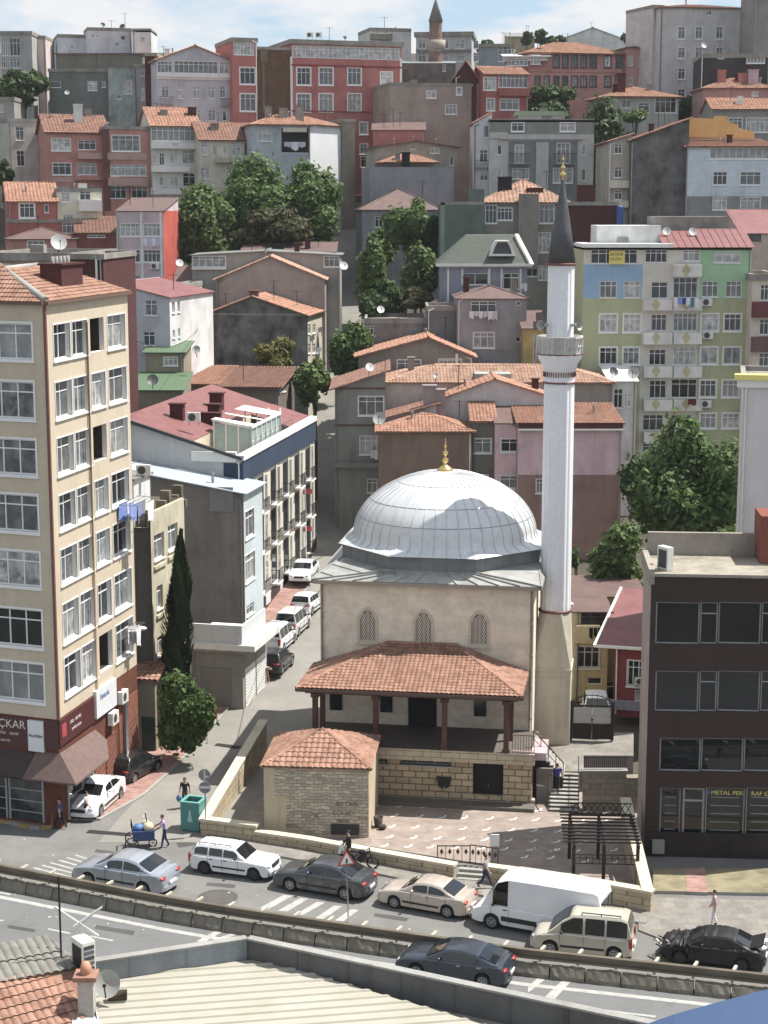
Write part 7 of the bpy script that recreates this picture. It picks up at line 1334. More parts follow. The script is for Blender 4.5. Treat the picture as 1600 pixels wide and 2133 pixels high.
    for sgn in (-1,1):
        if not wreck: g = MB(); g.blob((X(.965),sgn*hw*.70,zl-.10),(.13,.17,.075),8); g.build('headlight', CLR_L, t)
        if tail:
            g = MB()
            if kind in ('mpv','van','wagon'): g.box((X(.0)-.012,sgn*hw*.80-.07,zr_-.42),(X(.03),sgn*hw*.80+.10,zr_+.02))
            else: g.blob((X(.018),sgn*hw*.70,zr_-.16),(.11,.23,.075),8)
            g.build('tail_light', RED_L, t)
        g = MB(); fm = K['side'][-1][1]-.01; zz = zbel(fm)+.1; g.blob((X(fm),sgn*(hw*.97+.09),zz),(.08,.10,.07),8); g.bar((X(fm),sgn*hw*.86,zz-.04),(X(fm),sgn*(hw+.02),zz-.02),.05); g.build('mirror', col if kind not in ('van','wagon','mpv') else BLKP, t)
    for f0, sg in ((1.0,1),(0.0,-1)):
        if wreck and sg > 0: continue
        g = MB(); zz = .36 if kind != 'van' else .45; x = X(f0)
        for j in range(8):
            v0, v1 = -1+2*j/8, -1+2*(j+1)/8; cv = lambda v: x+sg*(.035-.13*v**4); g.bar((cv(v0),v0*hw*.9,zz),(cv(v1),v1*hw*.9,zz),.08,.17)
        g.build('bumper', bump_mat or col, t); g = MB(); g.box((x+sg*.06-.02,-.26,zz+.0),(x+sg*.06+.025,.26,zz+.11)) if sg > 0 else g.box((x-.06-.02,-.26,zz+.12),(x-.06+.03,.26,zz+.24)); g.build('plate', PLATE, t)
    if not wreck: g = MB(); zz = interp(K['top'], .985)*H; g.box((X(.985),-hw*.42,zz-.2),(X(1)+.03,hw*.42,zz-.06)); g.build('grille', BLKP, t)
    g = MB()
    for a, b in K['side']:
        for sgn in (-1,1): g.box((X(a)+.03,sgn*hw*.985-.012,zbel(a)-.13),(X(a)+.2,sgn*hw*.985+.022,zbel(a)-.09))
    g.build('door_handles', CHROME if kind in ('coupe',) else BLKP if kind in ('wagon','van') else col, t)
    g = MB()
    for a, b in K['side']:
        for sgn in (-1,1):
            for f in {a-.01, K['side'][-1][1]+.01}: g.box((X(f)-.006,sgn*hw*.992-.008,zb0+.12),(X(f)+.006,sgn*hw*.992+.008,zbel(f)-.02))
    g.build('panel_seam', BLKP, t)
    if strips:
        for sgn in (-1,1):
            g = MB(); g.box((wx[0]+wr+.06,sgn*hw-.012,.42 if kind != 'van' else .5),(wx[1]-wr-.06,sgn*hw+.022,.50 if kind != 'van' else .72))
            g.build('side_strip', BLKP, t)
    if rack:
        for sgn in (-1,1):
            g = MB(); y = sgn*wt_*.86; xa, xb = X(.12), X(.5); g.bar((xa,y,H+.07),(xb,y,H+.07),.035)
            for x in (xa,(xa+xb)/2,xb): g.bar((x,y,H-.02),(x,y,H+.07),.035)
            g.build('roof_rail', DARKM, t)
    return t
def park(px_front, px_rear, kind, side, z=0.0, fit=True):
    """front and rear ground contacts of the visible wheels -> centre, heading, scale"""
    K = KINDS[kind]; f, r = onz(*px_front, z), onz(*px_rear, z); d = f-r; wb = d.length; d.normalize(); left = Vector((-d.y,d.x,0)); c = r + d*((.5-K['wb'][0])*K['L']) if not fit else (f+r)/2 + d*((.5-(K['wb'][0]+K['wb'][1])/2)*K['L'])
    s_ = wb/((K['wb'][1]-K['wb'][0])*K['L']) if fit else 1
    s_ = min(1.12, max(.9, s_)); return c - left*side*(K['W']/2-.1)*s_, math.atan2(d.y, d.x), s_
def add(name, label, kind, col, pf, pr, side, fit=True, **kw):
    c, a, s_ = park(pf, pr, kind, side, fit=fit); c.z = .006; return vehicle(name, label, kind, col, c, a, s_, **kw)
WHT_ = paint('white',(236,237,238),.85); 
add('estate_car', 'old white estate car with a roof rack parked first beside the courtyard wall', 'wagon', WHT_, (529,1834), (427,1820), -1, rims=RIMD, rack=True, bump_mat=GREYP)
add('parked_car', 'dark grey saloon parked behind the warning sign', 'sedan', paint('graphite',(74,77,82),1,.4), (605,1856), (719,1875), 1)
add('parked_car', 'pale beige older saloon between the dark grey saloon and the white van', 'sedan', paint('champagne',(206,188,172),.85,.25), (822,1892), (932,1912), 1, bump_mat=None)
c_, r_ = onz(1022,1934,0), onz(1180,1962,0); add('delivery_van', 'big plain white delivery van with black lower trim', 'van', WHT_, (1022,1934), (1195,1965), 1, fit=False, cat='van', bump_mat=BLKP)
add('family_van', 'beige small family van with black roof rails and side strips', 'mpv', paint('sand',(204,194,172),.85,.2), (1146,1988), (1279,2002), 1, cat='van', rack=True, fit=True)
wk = add('wrecked_car', 'burnt out looking black saloon wreck with its front end torn off', 'sedan', simple('wreck_black',(40,39,40),1,.5,.2,.5,.5,2), (1416,2008), (1545,2024), 1, wreck=True, rims=RIMD, strips=False, tail=False)
rk = random.Random(9)
for o_ in wk.children:
    if o_.name.startswith('body'):
        for v in o_.data.vertices: k_ = .018 if v.co.x < 1.0 else .10; v.co += Vector((rk.uniform(-k_,k_)*.6, rk.uniform(-k_,k_)*.7, rk.uniform(-k_,k_)))

for nm, mt, n_ in (('torn_front', [simple('scrap_dark',(52,48,46),1,.7,.4), simple('scrap_light',(140,136,130),1,.5,.5)], 34),):
    m = MB()
    for i in range(n_): p = Vector((rk.uniform(1.75,2.3), rk.uniform(-.75,.75), rk.uniform(.3,.85))); q = p+Vector((rk.uniform(-.25,.3),rk.uniform(-.3,.3),rk.uniform(-.2,.2))); m.bar(p,q,rk.uniform(.02,.12),rk.uniform(.02,.08),i%2 if rk.random() < .6 else 0)
    m.build(nm, mt, wk)
m = MB()
for i in range(10): m.blob((-2.0+rk.uniform(-.2,.2), rk.uniform(-.5,.5), 1.02+rk.uniform(-.05,.08)), (.22,.2,.1), 7)
m.build('crumpled_cover', simple('cover_white',(226,224,222),.85,.8), wk)
m = MB(); K = KINDS['sedan']
m.box((-2.2,-.7,1.0),(-1.5,.7,1.04),0,lambda x,y,z: (x,y,z+(x+2.2)*-.0+.25*(1-(x+2.2)/.7))); m.build('trunk_lid', simple('wreck_black',(40,39,40)), wk)
add('moving_car', 'silver saloon driving left with an arm out of its window', 'sedan', paint('silver',(176,184,196),.8,.4), (186,1846), (300,1866), 1)
add('moving_car', 'dark blue grey coupe driving left on the highway below the guard rail', 'coupe', paint('midnight',(58,66,78),1,.5), (868,2036), (1006,2058), 1, strips=False)
add('parked_car', 'white saloon parked on the corner pavement facing the main road', 'sedan', WHT_, (212,1697), (247,1666), 1, fit=False).scale = (1.06,)*3
add('parked_car', 'black hatchback parked behind the white saloon on the red pavement', 'hatch', paint('black',(34,35,38),1,.2), (319,1611), (279,1633), -1, fit=False)
def street(px, py, off=0.0):
    lo, hi = 85, 240; z = 0
    y = 100.0
    for _ in range(30): p = onz(px, py, T(y)); y = p.y
    return p
def add_s(name, label, kind, col, px, py, ang, **kw):
    p = street(px, py); p.z = T(p.y)+.13; return vehicle(name, label, kind, col, p, R(ang), 1.0, **kw)
add_s('parked_car', 'black hatchback beside the garage on the side street', 'hatch', paint('black',(34,35,38)), 576, 1398, 77)
add_s('pickup_van', 'white van half hidden behind the garage canopy on the side street', 'mpv', WHT_, 580, 1350, 77, cat='van')
add_s('minibus', 'white minibus seen from behind on the side street', 'mpv', paint('offwhite',(214,214,212),.8), 611, 1318, 77, cat='van')
add_s('parked_car', 'white hatchback between the minibus and the mosque corner', 'hatch', WHT_, 640, 1276, 75)
add_s('parked_car', 'white saloon facing downhill by the hotel far corner', 'sedan', WHT_, 634, 1208, 262)
add_s('parked_car', 'dark blue car at the bend of the side street', 'hatch', paint('navy',(50,58,72)), 640, 985, 80)
add_s('parked_car', 'white car parked high up on the steep upper street', 'sedan', WHT_, 722, 438, 255)
p = at(1242, 1500, 100.5); vehicle('parked_car', 'white car standing in the alley behind the iron gate', 'hatch', WHT_, (p.x,p.y,1.55), R(265), 1.0)
# handcart, bin, road signs, lamps, motorcycle
p = onz(300,1764,0); hc = thing('handcart', 'blue three wheeled handcart loaded with bags pushed by the man in lilac', 'handcart', p, R(8)); m = MB(); m.box((-.55,-.4,.45),(.55,.4,.95)); m.build('tray', simple('cart_blue',(36,66,120),1,.6), hc)
for x, y, r in ((-.6,-.45,.33),(-.6,.45,.33),(.45,0,.2)):
    m = MB(); pts = [(x+r*math.cos(2*math.pi*i/16),y,r+r*math.sin(2*math.pi*i/16)) for i in range(17)]; m.tube(pts,.035,6,0,False)
    for i in range(4): a = math.pi*i/4; m.bar((x-r*math.cos(a),y,r-r*math.sin(a)),(x+r*math.cos(a),y,r+r*math.sin(a)),.015)
    m.build('wheel', TYRE, hc)
m = MB(); m.bar((-.55,-.38,.9),(-.62,-.38,1.35),.05); m.bar((-.55,.38,.9),(-.62,.38,1.35),.05); m.bar((-.62,-.38,1.35),(-.62,.38,1.35),.05); m.bar((.5,-.3,.9),(.85,-.3,1.1),.04); m.bar((.5,.3,.9),(.85,.3,1.1),.04); m.bar((.85,-.3,1.1),(.85,.3,1.1),.04); m.bar((.25,.1,.9),(.1,.1,1.75),.05); m.build('frame', DARKM, hc)
m = MB(); m.blob((-.25,0,1.05),(.3,.3,.2),8); m.blob((.25,-.1,1.1),(.3,.28,.25),8,1); m.blob((.1,.2,1.15),(.25,.2,.2),8,1); m.build('load', [simple('bag_blue',(60,110,170),1,.6), simple('sack_yellow',(206,196,150),.9,.8)], hc)
p = onz(402,1733,0); p.y += .5; bn = thing('recycling_bin', 'square teal recycling bin with an open top at the street corner', 'bin', p, R(-16)); m = MB(); s_ = .52
m.box((-s_,-s_,.06),(s_,s_,.1)); 
for a in ((-s_,-s_,s_,-s_+.05),(-s_,s_-.05,s_,s_),(-s_,-s_+.05,-s_+.05,s_-.05),(s_-.05,-s_+.05,s_,s_-.05)): m.box((a[0],a[1],.1),(a[2],a[3],1.55))
m.build('body', simple('bin_teal',(48,138,132),.9,.45), bn); m = MB(); m.box((-s_-.03,-s_-.03,1.55),(s_+.03,-s_+.12,1.62)); m.box((-s_-.03,s_-.12,1.55),(s_+.03,s_+.03,1.62)); m.box((-s_-.03,-s_+.12,1.55),(-s_+.12,s_-.12,1.62)); m.box((s_-.12,-s_+.12,1.55),(s_+.03,s_-.12,1.62)); m.build('rim', simple('bin_teal_light',(84,166,158),.9,.45), bn)
m = MB(); m.face([(-.42,-.42,1.2),(.42,-.42,1.2),(.42,.42,1.2),(-.42,.42,1.2)]); m.build('contents', P('rubbish',(120,118,112),1,.6,.2), bn)
m = MB(); m.face([(-.14,-s_-.006,.55),(.14,-s_-.006,.55),(.05,-s_-.006,1.05),(.03,-s_-.006,1.2),(-.03,-s_-.006,1.2),(-.05,-s_-.006,1.05)]); m.build('emblem', simple('emblem_pale',(150,200,194),.9,.6), bn)
p = onz(429,1741,.0); rs = thing('sign_post', 'grey pole with the backs of an octagonal and a round road sign', 'road sign', p, R(-6)); m = MB(); m.tube([(0,0,0),(0,0,3.6)], .035, 8); m.build('pole', STEEL, rs); SGB = simple('sign_back',(128,130,132),.9,.5,.2)
m = MB(); m.prism([(.33*math.cos(R(22.5+45*i)),.33*math.sin(R(22.5+45*i))) for i in range(8)], 0, .015); m.v = [(x, -.05-z, 3.3+y) for x,y,z in m.v]; m.build('octagon_plate', SGB, rs)
m = MB(); m.prism([(.31*math.cos(R(18*i)),.31*math.sin(R(18*i))) for i in range(20)], 0, .015); m.v = [(x, -.05-z, 2.62+y) for x,y,z in m.v]; m.build('round_plate', SGB, rs)
m = MB(); m.box((-.28,-.085,2.58),(.28,-.066,2.70)); m.box((-.04,-.085,3.05),(.04,-.066,3.55)); m.box((-.04,-.086,3.18),(.22,-.067,3.26)); m.build('bracket', simple('bracket_white',(206,206,204),.85,.5), rs)
p = onz(726,1921,.0); ws = thing('warning_sign', 'triangular red and white warning sign leaning on a thin pole at the guard rail', 'road sign', p, R(20)); m = MB(); m.tube([(0,0,0),(-.1,0,3.2)], .035, 8); m.build('pole', STEEL, ws)
def tri(r, y, c=(-.1,3.0)): return [(c[0]+r*math.cos(R(90+120*i)), y, c[1]+r*math.sin(R(90+120*i))) for i in range(3)]
m = MB(); m.face(tri(.5,-.05)); m.face(tri(.5,-.03)[::-1]); m.build('plate_border', simple('sign_red',(196,50,48),.95,.4), ws); m = MB(); m.face(tri(.36,-.056)); m.build('plate_face', WHITE, ws); m = MB(); m.prism([(-.03,-.1),(.05,-.1),(.05,.12),(-.03,.12)],0,.003); m.v = [(x-.1,-.06-z,2.95+y) for x,y,z in m.v]; m.build('symbol', LETB, ws)
for px, py, Y, arm, lb in ((680,1243,97.6,(-.3,.2),'white globe street lamp head on the left corner of the mosque'),(1184,1258,97.2,(-.35,.3),'white street lamp head on a bracket beside the minaret foot'),(295,1309,97.5,(-.7,.25),'white long street lamp head on the right edge of the beige tower'),(715,1335+0,0,0,'')):
    if not lb: continue
    q = at(px, py, Y); lm = thing('street_lamp', lb, 'street lamp', q); m = MB(); m.blob((0,0,0),(.32,.22,.13),10); m.build('lamp_head', simple('lamp_white',(232,232,228),.85,.4), lm); m = MB(); m.tube([(0,0,.05),(arm[0]*.6,.2,.1),(arm[0],.5,-.2)], .03, 6); m.build('bracket', STEEL, lm)
q = onz(752,1806,.1); mc = thing('motorcycle', 'dark motorcycle leaning by the wall behind the grey saloon', 'motorcycle', q, R(-14)); 
for x in (-.6,.6):
    m = MB(); m.tube([(x+.29*math.cos(2*math.pi*i/16),0,.3+.29*math.sin(2*math.pi*i/16)) for i in range(17)],.05,6,0,False); m.build('wheel', TYRE, mc)
m = MB(); m.blob((.1,0,.78),(.33,.14,.15),8); m.blob((-.35,0,.8),(.36,.12,.08),8,1); m.bar((-.1,0,.35),(.25,0,.65),.22,.3,1); m.bar((.6,0,.3),(.42,0,1.0),.06); m.bar((-.6,0,.3),(-.2,0,.6),.06); m.build('frame', [simple('moto_dark',(44,44,48),1,.3), BLKP], mc); m = MB(); m.tube([(.35,-.35,1.05),(.42,0,1.0),(.35,.35,1.05)],.025,6); m.tube([(.35,.35,1.05),(.36,.42,1.28)],.012,5); m.blob((.36,.44,1.34),(.02,.1,.07),8); m.build('handlebar', CHROME, mc)
q = street(548,1425); eb = thing('wooden_easel', 'small wooden trestle stand on the pavement before the garage', 'stand', (q.x,q.y,T(q.y)+.12), R(-20)); m = MB()
for x in (-.3,.3):
    m.bar((x,-.3,0),(x,0,1.0),.07); m.bar((x,.3,0),(x,0,1.0),.07)
m.build('legs', simple('raw_wood',(166,128,84),.9,.8), eb); m = MB(); m.box((-.42,-.18,1.0),(.42,.18,1.08)); m.bar((-.3,-.18,.4),(.3,-.18,.4),.06); m.build('top', simple('raw_wood',(166,128,84)), eb)
q = onz(788,1722,.1); m = MB(); m.lathe([(.18,0),(.26,.55),(.24,.55),(.16,.05)], n=14); m.blob((.2,-.4,.15),(.25,.2,.16),8); o = m.build('planter', simple('planter_dark',(60,52,46),1,.8)); o.location = q; tag(o, 'dark bucket planter at the right corner of the stone kiosk', 'planter')
# ------------------------------------------------------------------ people
SKIN = simple('skin', (196,152,124), .9, .6, var=.06); HAIRD = simple('hair_dark', (38,32,28), 1, .7); SHOE = simple('shoe_dark', (44,40,38), 1, .6)
CL = lambda n, c: simple('cloth_' + n, c, .9, .9, 0, .2, .15, 6)
def person(label, pos, ang, shirt, trousers, sc_=1.0, stride=.35, arms=None, sleeve='short', lean=0.0, hair=HAIRD, seated=False, shoes=SHOE, hat=None):
    """one continuous skinned body facing +X; arms = ((elbow),(wrist)) per side or None to swing"""
    t = thing('person', label, 'person', pos, ang); t.scale = (sc_,)*3
    V = Vector; sp = lambda z: V((lean*(z-.95)*1.0, 0, z)); hz_ = .52 if seated else .95; dz = hz_-.95
    J = {'pel':V((0,0,.95)), 'spi':sp(1.14), 'che':sp(1.34), 'nec':sp(1.49)+V((.01,0,0)), 'hea':sp(1.60)+V((.035,0,0)), 'top':sp(1.70)+V((.03,0,0))}
    for s_, nm in ((1,'L'),(-1,'R')):
        a = stride*s_; J['hip'+nm] = V((0,s_*.095,.90))
        if seated: J['kne'+nm] = V((.42,s_*.14,.92)); J['ank'+nm] = V((.45,s_*.13,.50)); J['toe'+nm] = V((.6,s_*.14,.46))
        else:
            kb = .12 if a < 0 else .03; J['kne'+nm] = V((math.sin(a)*.43+kb*.5,s_*.10,.90-math.cos(a)*.42)); back = a-kb*2.2 if a < 0 else a-.04
            J['ank'+nm] = J['kne'+nm]+V((math.sin(back)*.40,0,-math.cos(back)*.40)); J['toe'+nm] = J['ank'+nm]+V((.15,s_*.02,-.045))
        sh = sp(1.42)+V((0,s_*.185,0)); J['sho'+nm] = sh
        if arms and arms.get(nm): J['elb'+nm], J['wri'+nm] = V(arms[nm][0]), V(arms[nm][1])
        else: b = -a*.9; J['elb'+nm] = sh+V((math.sin(b)*.27,s_*.06,-math.cos(b)*.27)); J['wri'+nm] = J['elb'+nm]+V((math.sin(b+.25)*.24,s_*.01,-math.cos(b+.25)*.24))
    lift = -min(J['toeL'].z, J['toeR'].z)+.035
    if seated: lift = -J['toeL'].z+.035
    for k in J: J[k] = J[k]+V((0,0,lift))
    order = ['pel','spi','che','nec','hea','top'] + [k+n for n in 'LR' for k in ('hip','kne','ank','toe','sho','elb','wri')]; idx = {k:i for i,k in enumerate(order)}
    rad = {'pel':(.15,.12),'spi':(.145,.11),'che':(.165,.12),'nec':(.06,.06),'hea':(.088,.098),'top':(.07,.075),'hip':(.095,.095),'kne':(.065,.065),'ank':(.045,.045),'toe':(.045,.035),'sho':(.07,.07),'elb':(.048,.048),'wri':(.034,.03)}
    E = [('pel','spi'),('spi','che'),('che','nec'),('nec','hea'),('hea','top')] + [(a+n if a != 'pel' and a != 'che' else a, b+n) for n in 'LR' for a,b in (('pel','hip'),('hip','kne'),('kne','ank'),('ank','toe'),('che','sho'),('sho','elb'),('elb','wri'))]
    me = bpy.data.meshes.new('person_skeleton'); me.from_pydata([tuple(J[k]) for k in order], [(idx[a],idx[b]) for a,b in E], []); o = bpy.data.objects.new('body', me); sc.collection.objects.link(o)
    o.modifiers.new('Skin','SKIN'); 
    for k in order: sv = me.skin_vertices[0].data[idx[k]]; sv.radius = rad.get(k) or rad[k[:3]]; sv.use_root = (k == 'pel')
    sb = o.modifiers.new('Sub','SUBSURF'); sb.levels = 1; sb.render_levels = 1
    dg = bpy.context.evaluated_depsgraph_get(); dg.update(); m2 = bpy.data.meshes.new_from_object(o.evaluated_get(dg)); m2.name = 'body'; o.modifiers.clear(); o.data = m2; bpy.data.meshes.remove(me)
    bones = [(J[a],J[b],a,b) for a,b in E]
    def cls(p):
        best = None
        for A,B,a,b in bones:
            d = B-A; f = max(0,min(1,(p-A).dot(d)/d.dot(d))); dd = (p-(A+d*f)).length
            if best is None or dd < best[0]: best = (dd,a,b,f)
        _,a,b,f = best; k = b[:3]
        if k in ('hip','kne') or (k == 'ank' and f < .93): return 1
        if k == 'toe' or k == 'ank': return 2
        if k == 'elb': return 0 if (sleeve == 'long' or f < .72) else 3
        if k == 'wri': return 0 if (sleeve == 'long' and f < .9) else 3
        if k in ('hea','top') or (k == 'nec' and f > .55): return 3
        if a == 'pel' and k == 'spi' and f < .3: return 1
        return 0
    # hands: palm, four fingers, thumb, and a nose, joined into the same mesh
    h = MB()
    for n, s_ in (('L',1),('R',-1)):
        w_, e_ = J['wri'+n], J['elb'+n]; d = (w_-e_).normalized(); side = V((1,0,0)) if abs(d.x) < .7 else V((0,0,1)); nrm = d.cross(side).normalized(); side = nrm.cross(d).normalized(); h.tube([w_-d*.02, w_+d*.03, w_+d*.085],[.03,.042,.036],8)
        for q in range(4): b_ = w_+d*.08+side*(.027-.018*q); L_ = (.07,.078,.073,.056)[q]; h.tube([b_, b_+d*L_*.5-nrm*.006*s_, b_+d*L_*.85-nrm*.03*s_],[.0095,.009,.007],5)
        b_ = w_+d*.03+side*.035; h.tube([b_, b_+d*.03+side*.03, b_+d*.062+side*.034],[.011,.01,.008],5)
    hc = J['hea']; h.tube([hc+V((.08,0,.015)), hc+V((.112,0,-.015)), hc+V((.085,0,-.025))],[.012,.016,.01],6)
    for s_ in (1,-1): h.blob(tuple(hc+V((.0,s_*.088,-.0))),(.02,.012,.03),6)
    m2.materials.clear()
    for mt in (shirt, trousers, shoes, SKIN): m2.materials.append(mt)
    bm = bmesh.new(); bm.from_mesh(m2); bm.faces.ensure_lookup_table()
    for f in bm.faces: f.smooth = True; f.material_index = cls(f.calc_center_median())
    vs = [bm.verts.new(v) for v in h.v]
    for f in h.f:
        try: nf = bm.faces.new([vs[i] for i in f]); nf.material_index = 3; nf.smooth = True
        except ValueError: pass
    bm.to_mesh(m2); bm.free()
    o.parent = t
    if hair:
        g = MB(); c = J['top']+V((-.012,0,-.03)); base = len(g.v); NN = 12
        for i in range(6):
            a = math.pi*.62*i/5
            for j in range(NN): b = 2*math.pi*j/NN; k = 1.0 if math.cos(b) < .2 else (.78 if i > 3 else .95); g.v.append((c.x+.098*math.sin(a)*math.cos(b)*k, c.y+.09*math.sin(a)*math.sin(b), c.z+.075*math.cos(a)+.01-(.02 if math.cos(b) < 0 and i == 5 else 0)))
        for i in range(5):
            for j in range(NN): jj = (j+1)%NN; g.f.append([i*NN+j,i*NN+jj,(i+1)*NN+jj,(i+1)*NN+j]); g.m.append(0); g.sm.append(True)
        g.build('hair', hair, t)
    g = MB()
    for s_ in (1,-1): g.blob(tuple(hc+V((.083,s_*.032,.022))),(.012,.014,.009),6)
    g.bar(hc+V((.088,-.024,-.052)), hc+V((.088,.024,-.052)), .008); g.build('face_features', HAIRD, t)
    return t, J
lilac, black, blue, grey, jeans, pinkc, whitec, navy, tealc = CL('lilac',(176,154,212)), CL('black',(34,34,38)), CL('blue',(70,92,150)), CL('grey',(150,150,150)), CL('jeans',(52,64,92)), CL('pink',(214,164,176)), CL('white',(224,224,226)), CL('navy',(40,44,62)), CL('light_teal',(96,140,160))
def G3(px, py, z=.01): p = onz(px, py, z); return p
t_, J_ = person('man in a black shirt walking down the street with a blue bag', G3(386,1683), R(-95), black, CL('khaki_dark',(92,86,76)), 1.0, .28)
p = t_.matrix_basis @ (J_['wriR']+Vector((.02,-.03,-.32))); m = MB(); m.blob((0,0,0),(.16,.13,.2),10); m.bar((0,0,.15),(.0,0,.36),.03); o = m.build('plastic_bag', simple('bag_bright_blue',(40,110,160),.9,.4)); o.location = p; tag(o, 'blue plastic bag carried by the man in black', 'bag')
person('man in a lilac shirt and jeans pushing the handcart', G3(344,1766), R(186), lilac, jeans, 1.02, .2, arms={'L':((.2,.24,1.22),(.42,.2,1.12)),'R':((.2,-.24,1.25),(.44,-.2,1.18))}, lean=.12)
person('man in a blue shirt and dark jeans walking with a stick near the kerb', G3(126,1727), R(165), blue, navy, 1.0, .38)
p = G3(108,1726); m = MB(); m.tube([(0,0,0),(.06,0,.85)],.02,6); o = m.build('walking_stick', simple('raw_wood',(166,128,84))); o.location = p; tag(o, 'wooden stick held by the man in the blue shirt', 'stick')
person('man in a light grey shirt striding in front of the white saloon', G3(181,1709), R(-10), CL('light_grey',(190,188,188)), black, .98, .5)
person('man in a pink shirt and white trousers standing on the right pavement', Vector((*G3(1487,1930,.09)[:2],.09)), R(175), pinkc, whitec, 1.0, .14)
person('man in a grey shirt and blue track trousers walking past the entrance steps', Vector((*G3(1011,1850,.12)[:2],.12)), R(-12), grey, jeans, 1.0, .42)
person('woman in black standing behind the grey saloon by the wall', Vector((*G3(727,1800,.12)[:2],.12)), R(200), black, black, 1.0, .05, sleeve='long', hair=black)
person('person in a white shirt stooping behind the grey saloon', Vector((*G3(707,1800,.12)[:2],.12)), R(15), whitec, jeans, .95, .05, seated=True, lean=.35)
p = G3(1160,1652,.62); person('man in a blue shirt climbing the lower stairs', p, R(75), CL('royal_blue',(54,70,160)), black, .98, .3)
p = G3(1027,1664,.30); person('woman in light teal clothes at the dark basement door of the mosque', p, R(-100), tealc, tealc, .9, .1, sleeve='long')
person('man in dark clothes seated outside the corner shop', Vector((*G3(20,1700,.1)[:2],.1)), R(-60), CL('charcoal',(70,68,72)), navy, 1.0, 0, seated=True)
p = Vector((*G3(16,1698,.1)[:2],.1)); m = MB(); m.box((-.2,-.2,.38),(.2,.2,.42))
for x in (-.16,.16):
    for y in (-.16,.16): m.bar((x,y,0),(x,y,.38),.04)
o = m.build('stool', simple('raw_wood',(166,128,84))); o.location = p; tag(o, 'low wooden stool under the seated man by the shop', 'stool')
for px, py, sx, h, lb in ((62,1690,.5,.5,'brown crate of goods on the pavement left of the shop door'),(90,1694,.45,.62,'tall brown crate of goods nearest the kerb before the shop'),(42,1704,.3,.35,'small pale carton on the pavement before the shop')):
    p = Vector((*G3(px,py,.1)[:2],.1)); t_ = thing('goods_crate', lb, 'crate', p, R(-20)); m = MB(); m.box((-sx,-.3,0),(sx,.3,h*.8)); m.build('crate', plaster('crate_brown',(124,86,64),1,.3,.3) if 'pale' not in lb else KERBM, t_); m = MB()
    for i in range(7): m.blob((rng.uniform(-sx*.8,sx*.8),rng.uniform(-.2,.2),h*.8),(.13,.12,.1),7)
    m.build('goods', plaster('goods_rust',(140,78,56),1,.5,.3), t_)
# ------------------------------------------------------------------ trees and plants
def leaf_mat(name, a, b, k=1.0):
    m, t, bs = new_mat(name); g = NB(t); v = g.coord(); n = g.ramp(g.noise(v, .8, 3, .6), .35, .68); n2 = g.ramp(g.noise(v, 4, 2, .6), .35, .7)
    c = g.mix(n, dk(a, k), dk(b, k)); c = g.mix(.45, c, g.mix(n2, dk(a, .7*k), dk(b, 1.25*k))); g.l(c, bs.inputs['Base Color']); bs.inputs['Roughness'].default_value = .6; bs.inputs['Specular IOR Level'].default_value = .3
    tr = t.nodes.new('ShaderNodeBsdfTranslucent'); g.l(c, tr.inputs[0]); ad = t.nodes.new('ShaderNodeMixShader'); ad.inputs[0].default_value = .35; out = [x for x in t.nodes if x.type == 'OUTPUT_MATERIAL'][0]; g.l(bs.outputs[0], ad.inputs[1]); g.l(tr.outputs[0], ad.inputs[2]); g.l(ad.outputs[0], out.inputs[0]); return m
LF1 = leaf_mat('leaves_mid_green', (.05,.085,.026), (.13,.20,.06)); LF2 = leaf_mat('leaves_dark_green', (.034,.058,.022), (.085,.13,.046)); LF3 = leaf_mat('leaves_light_green', (.06,.095,.03), (.15,.21,.07)); LF4 = leaf_mat('leaves_yellowish', (.085,.09,.03), (.20,.18,.06)); LF5 = leaf_mat('leaves_brownish_olive', (.05,.055,.025), (.11,.105,.05)); LFC = leaf_mat('cypress_foliage', (.02,.032,.014), (.05,.07,.03))
BARK = plaster('bark', (96,82,66), 1, .4, .5)
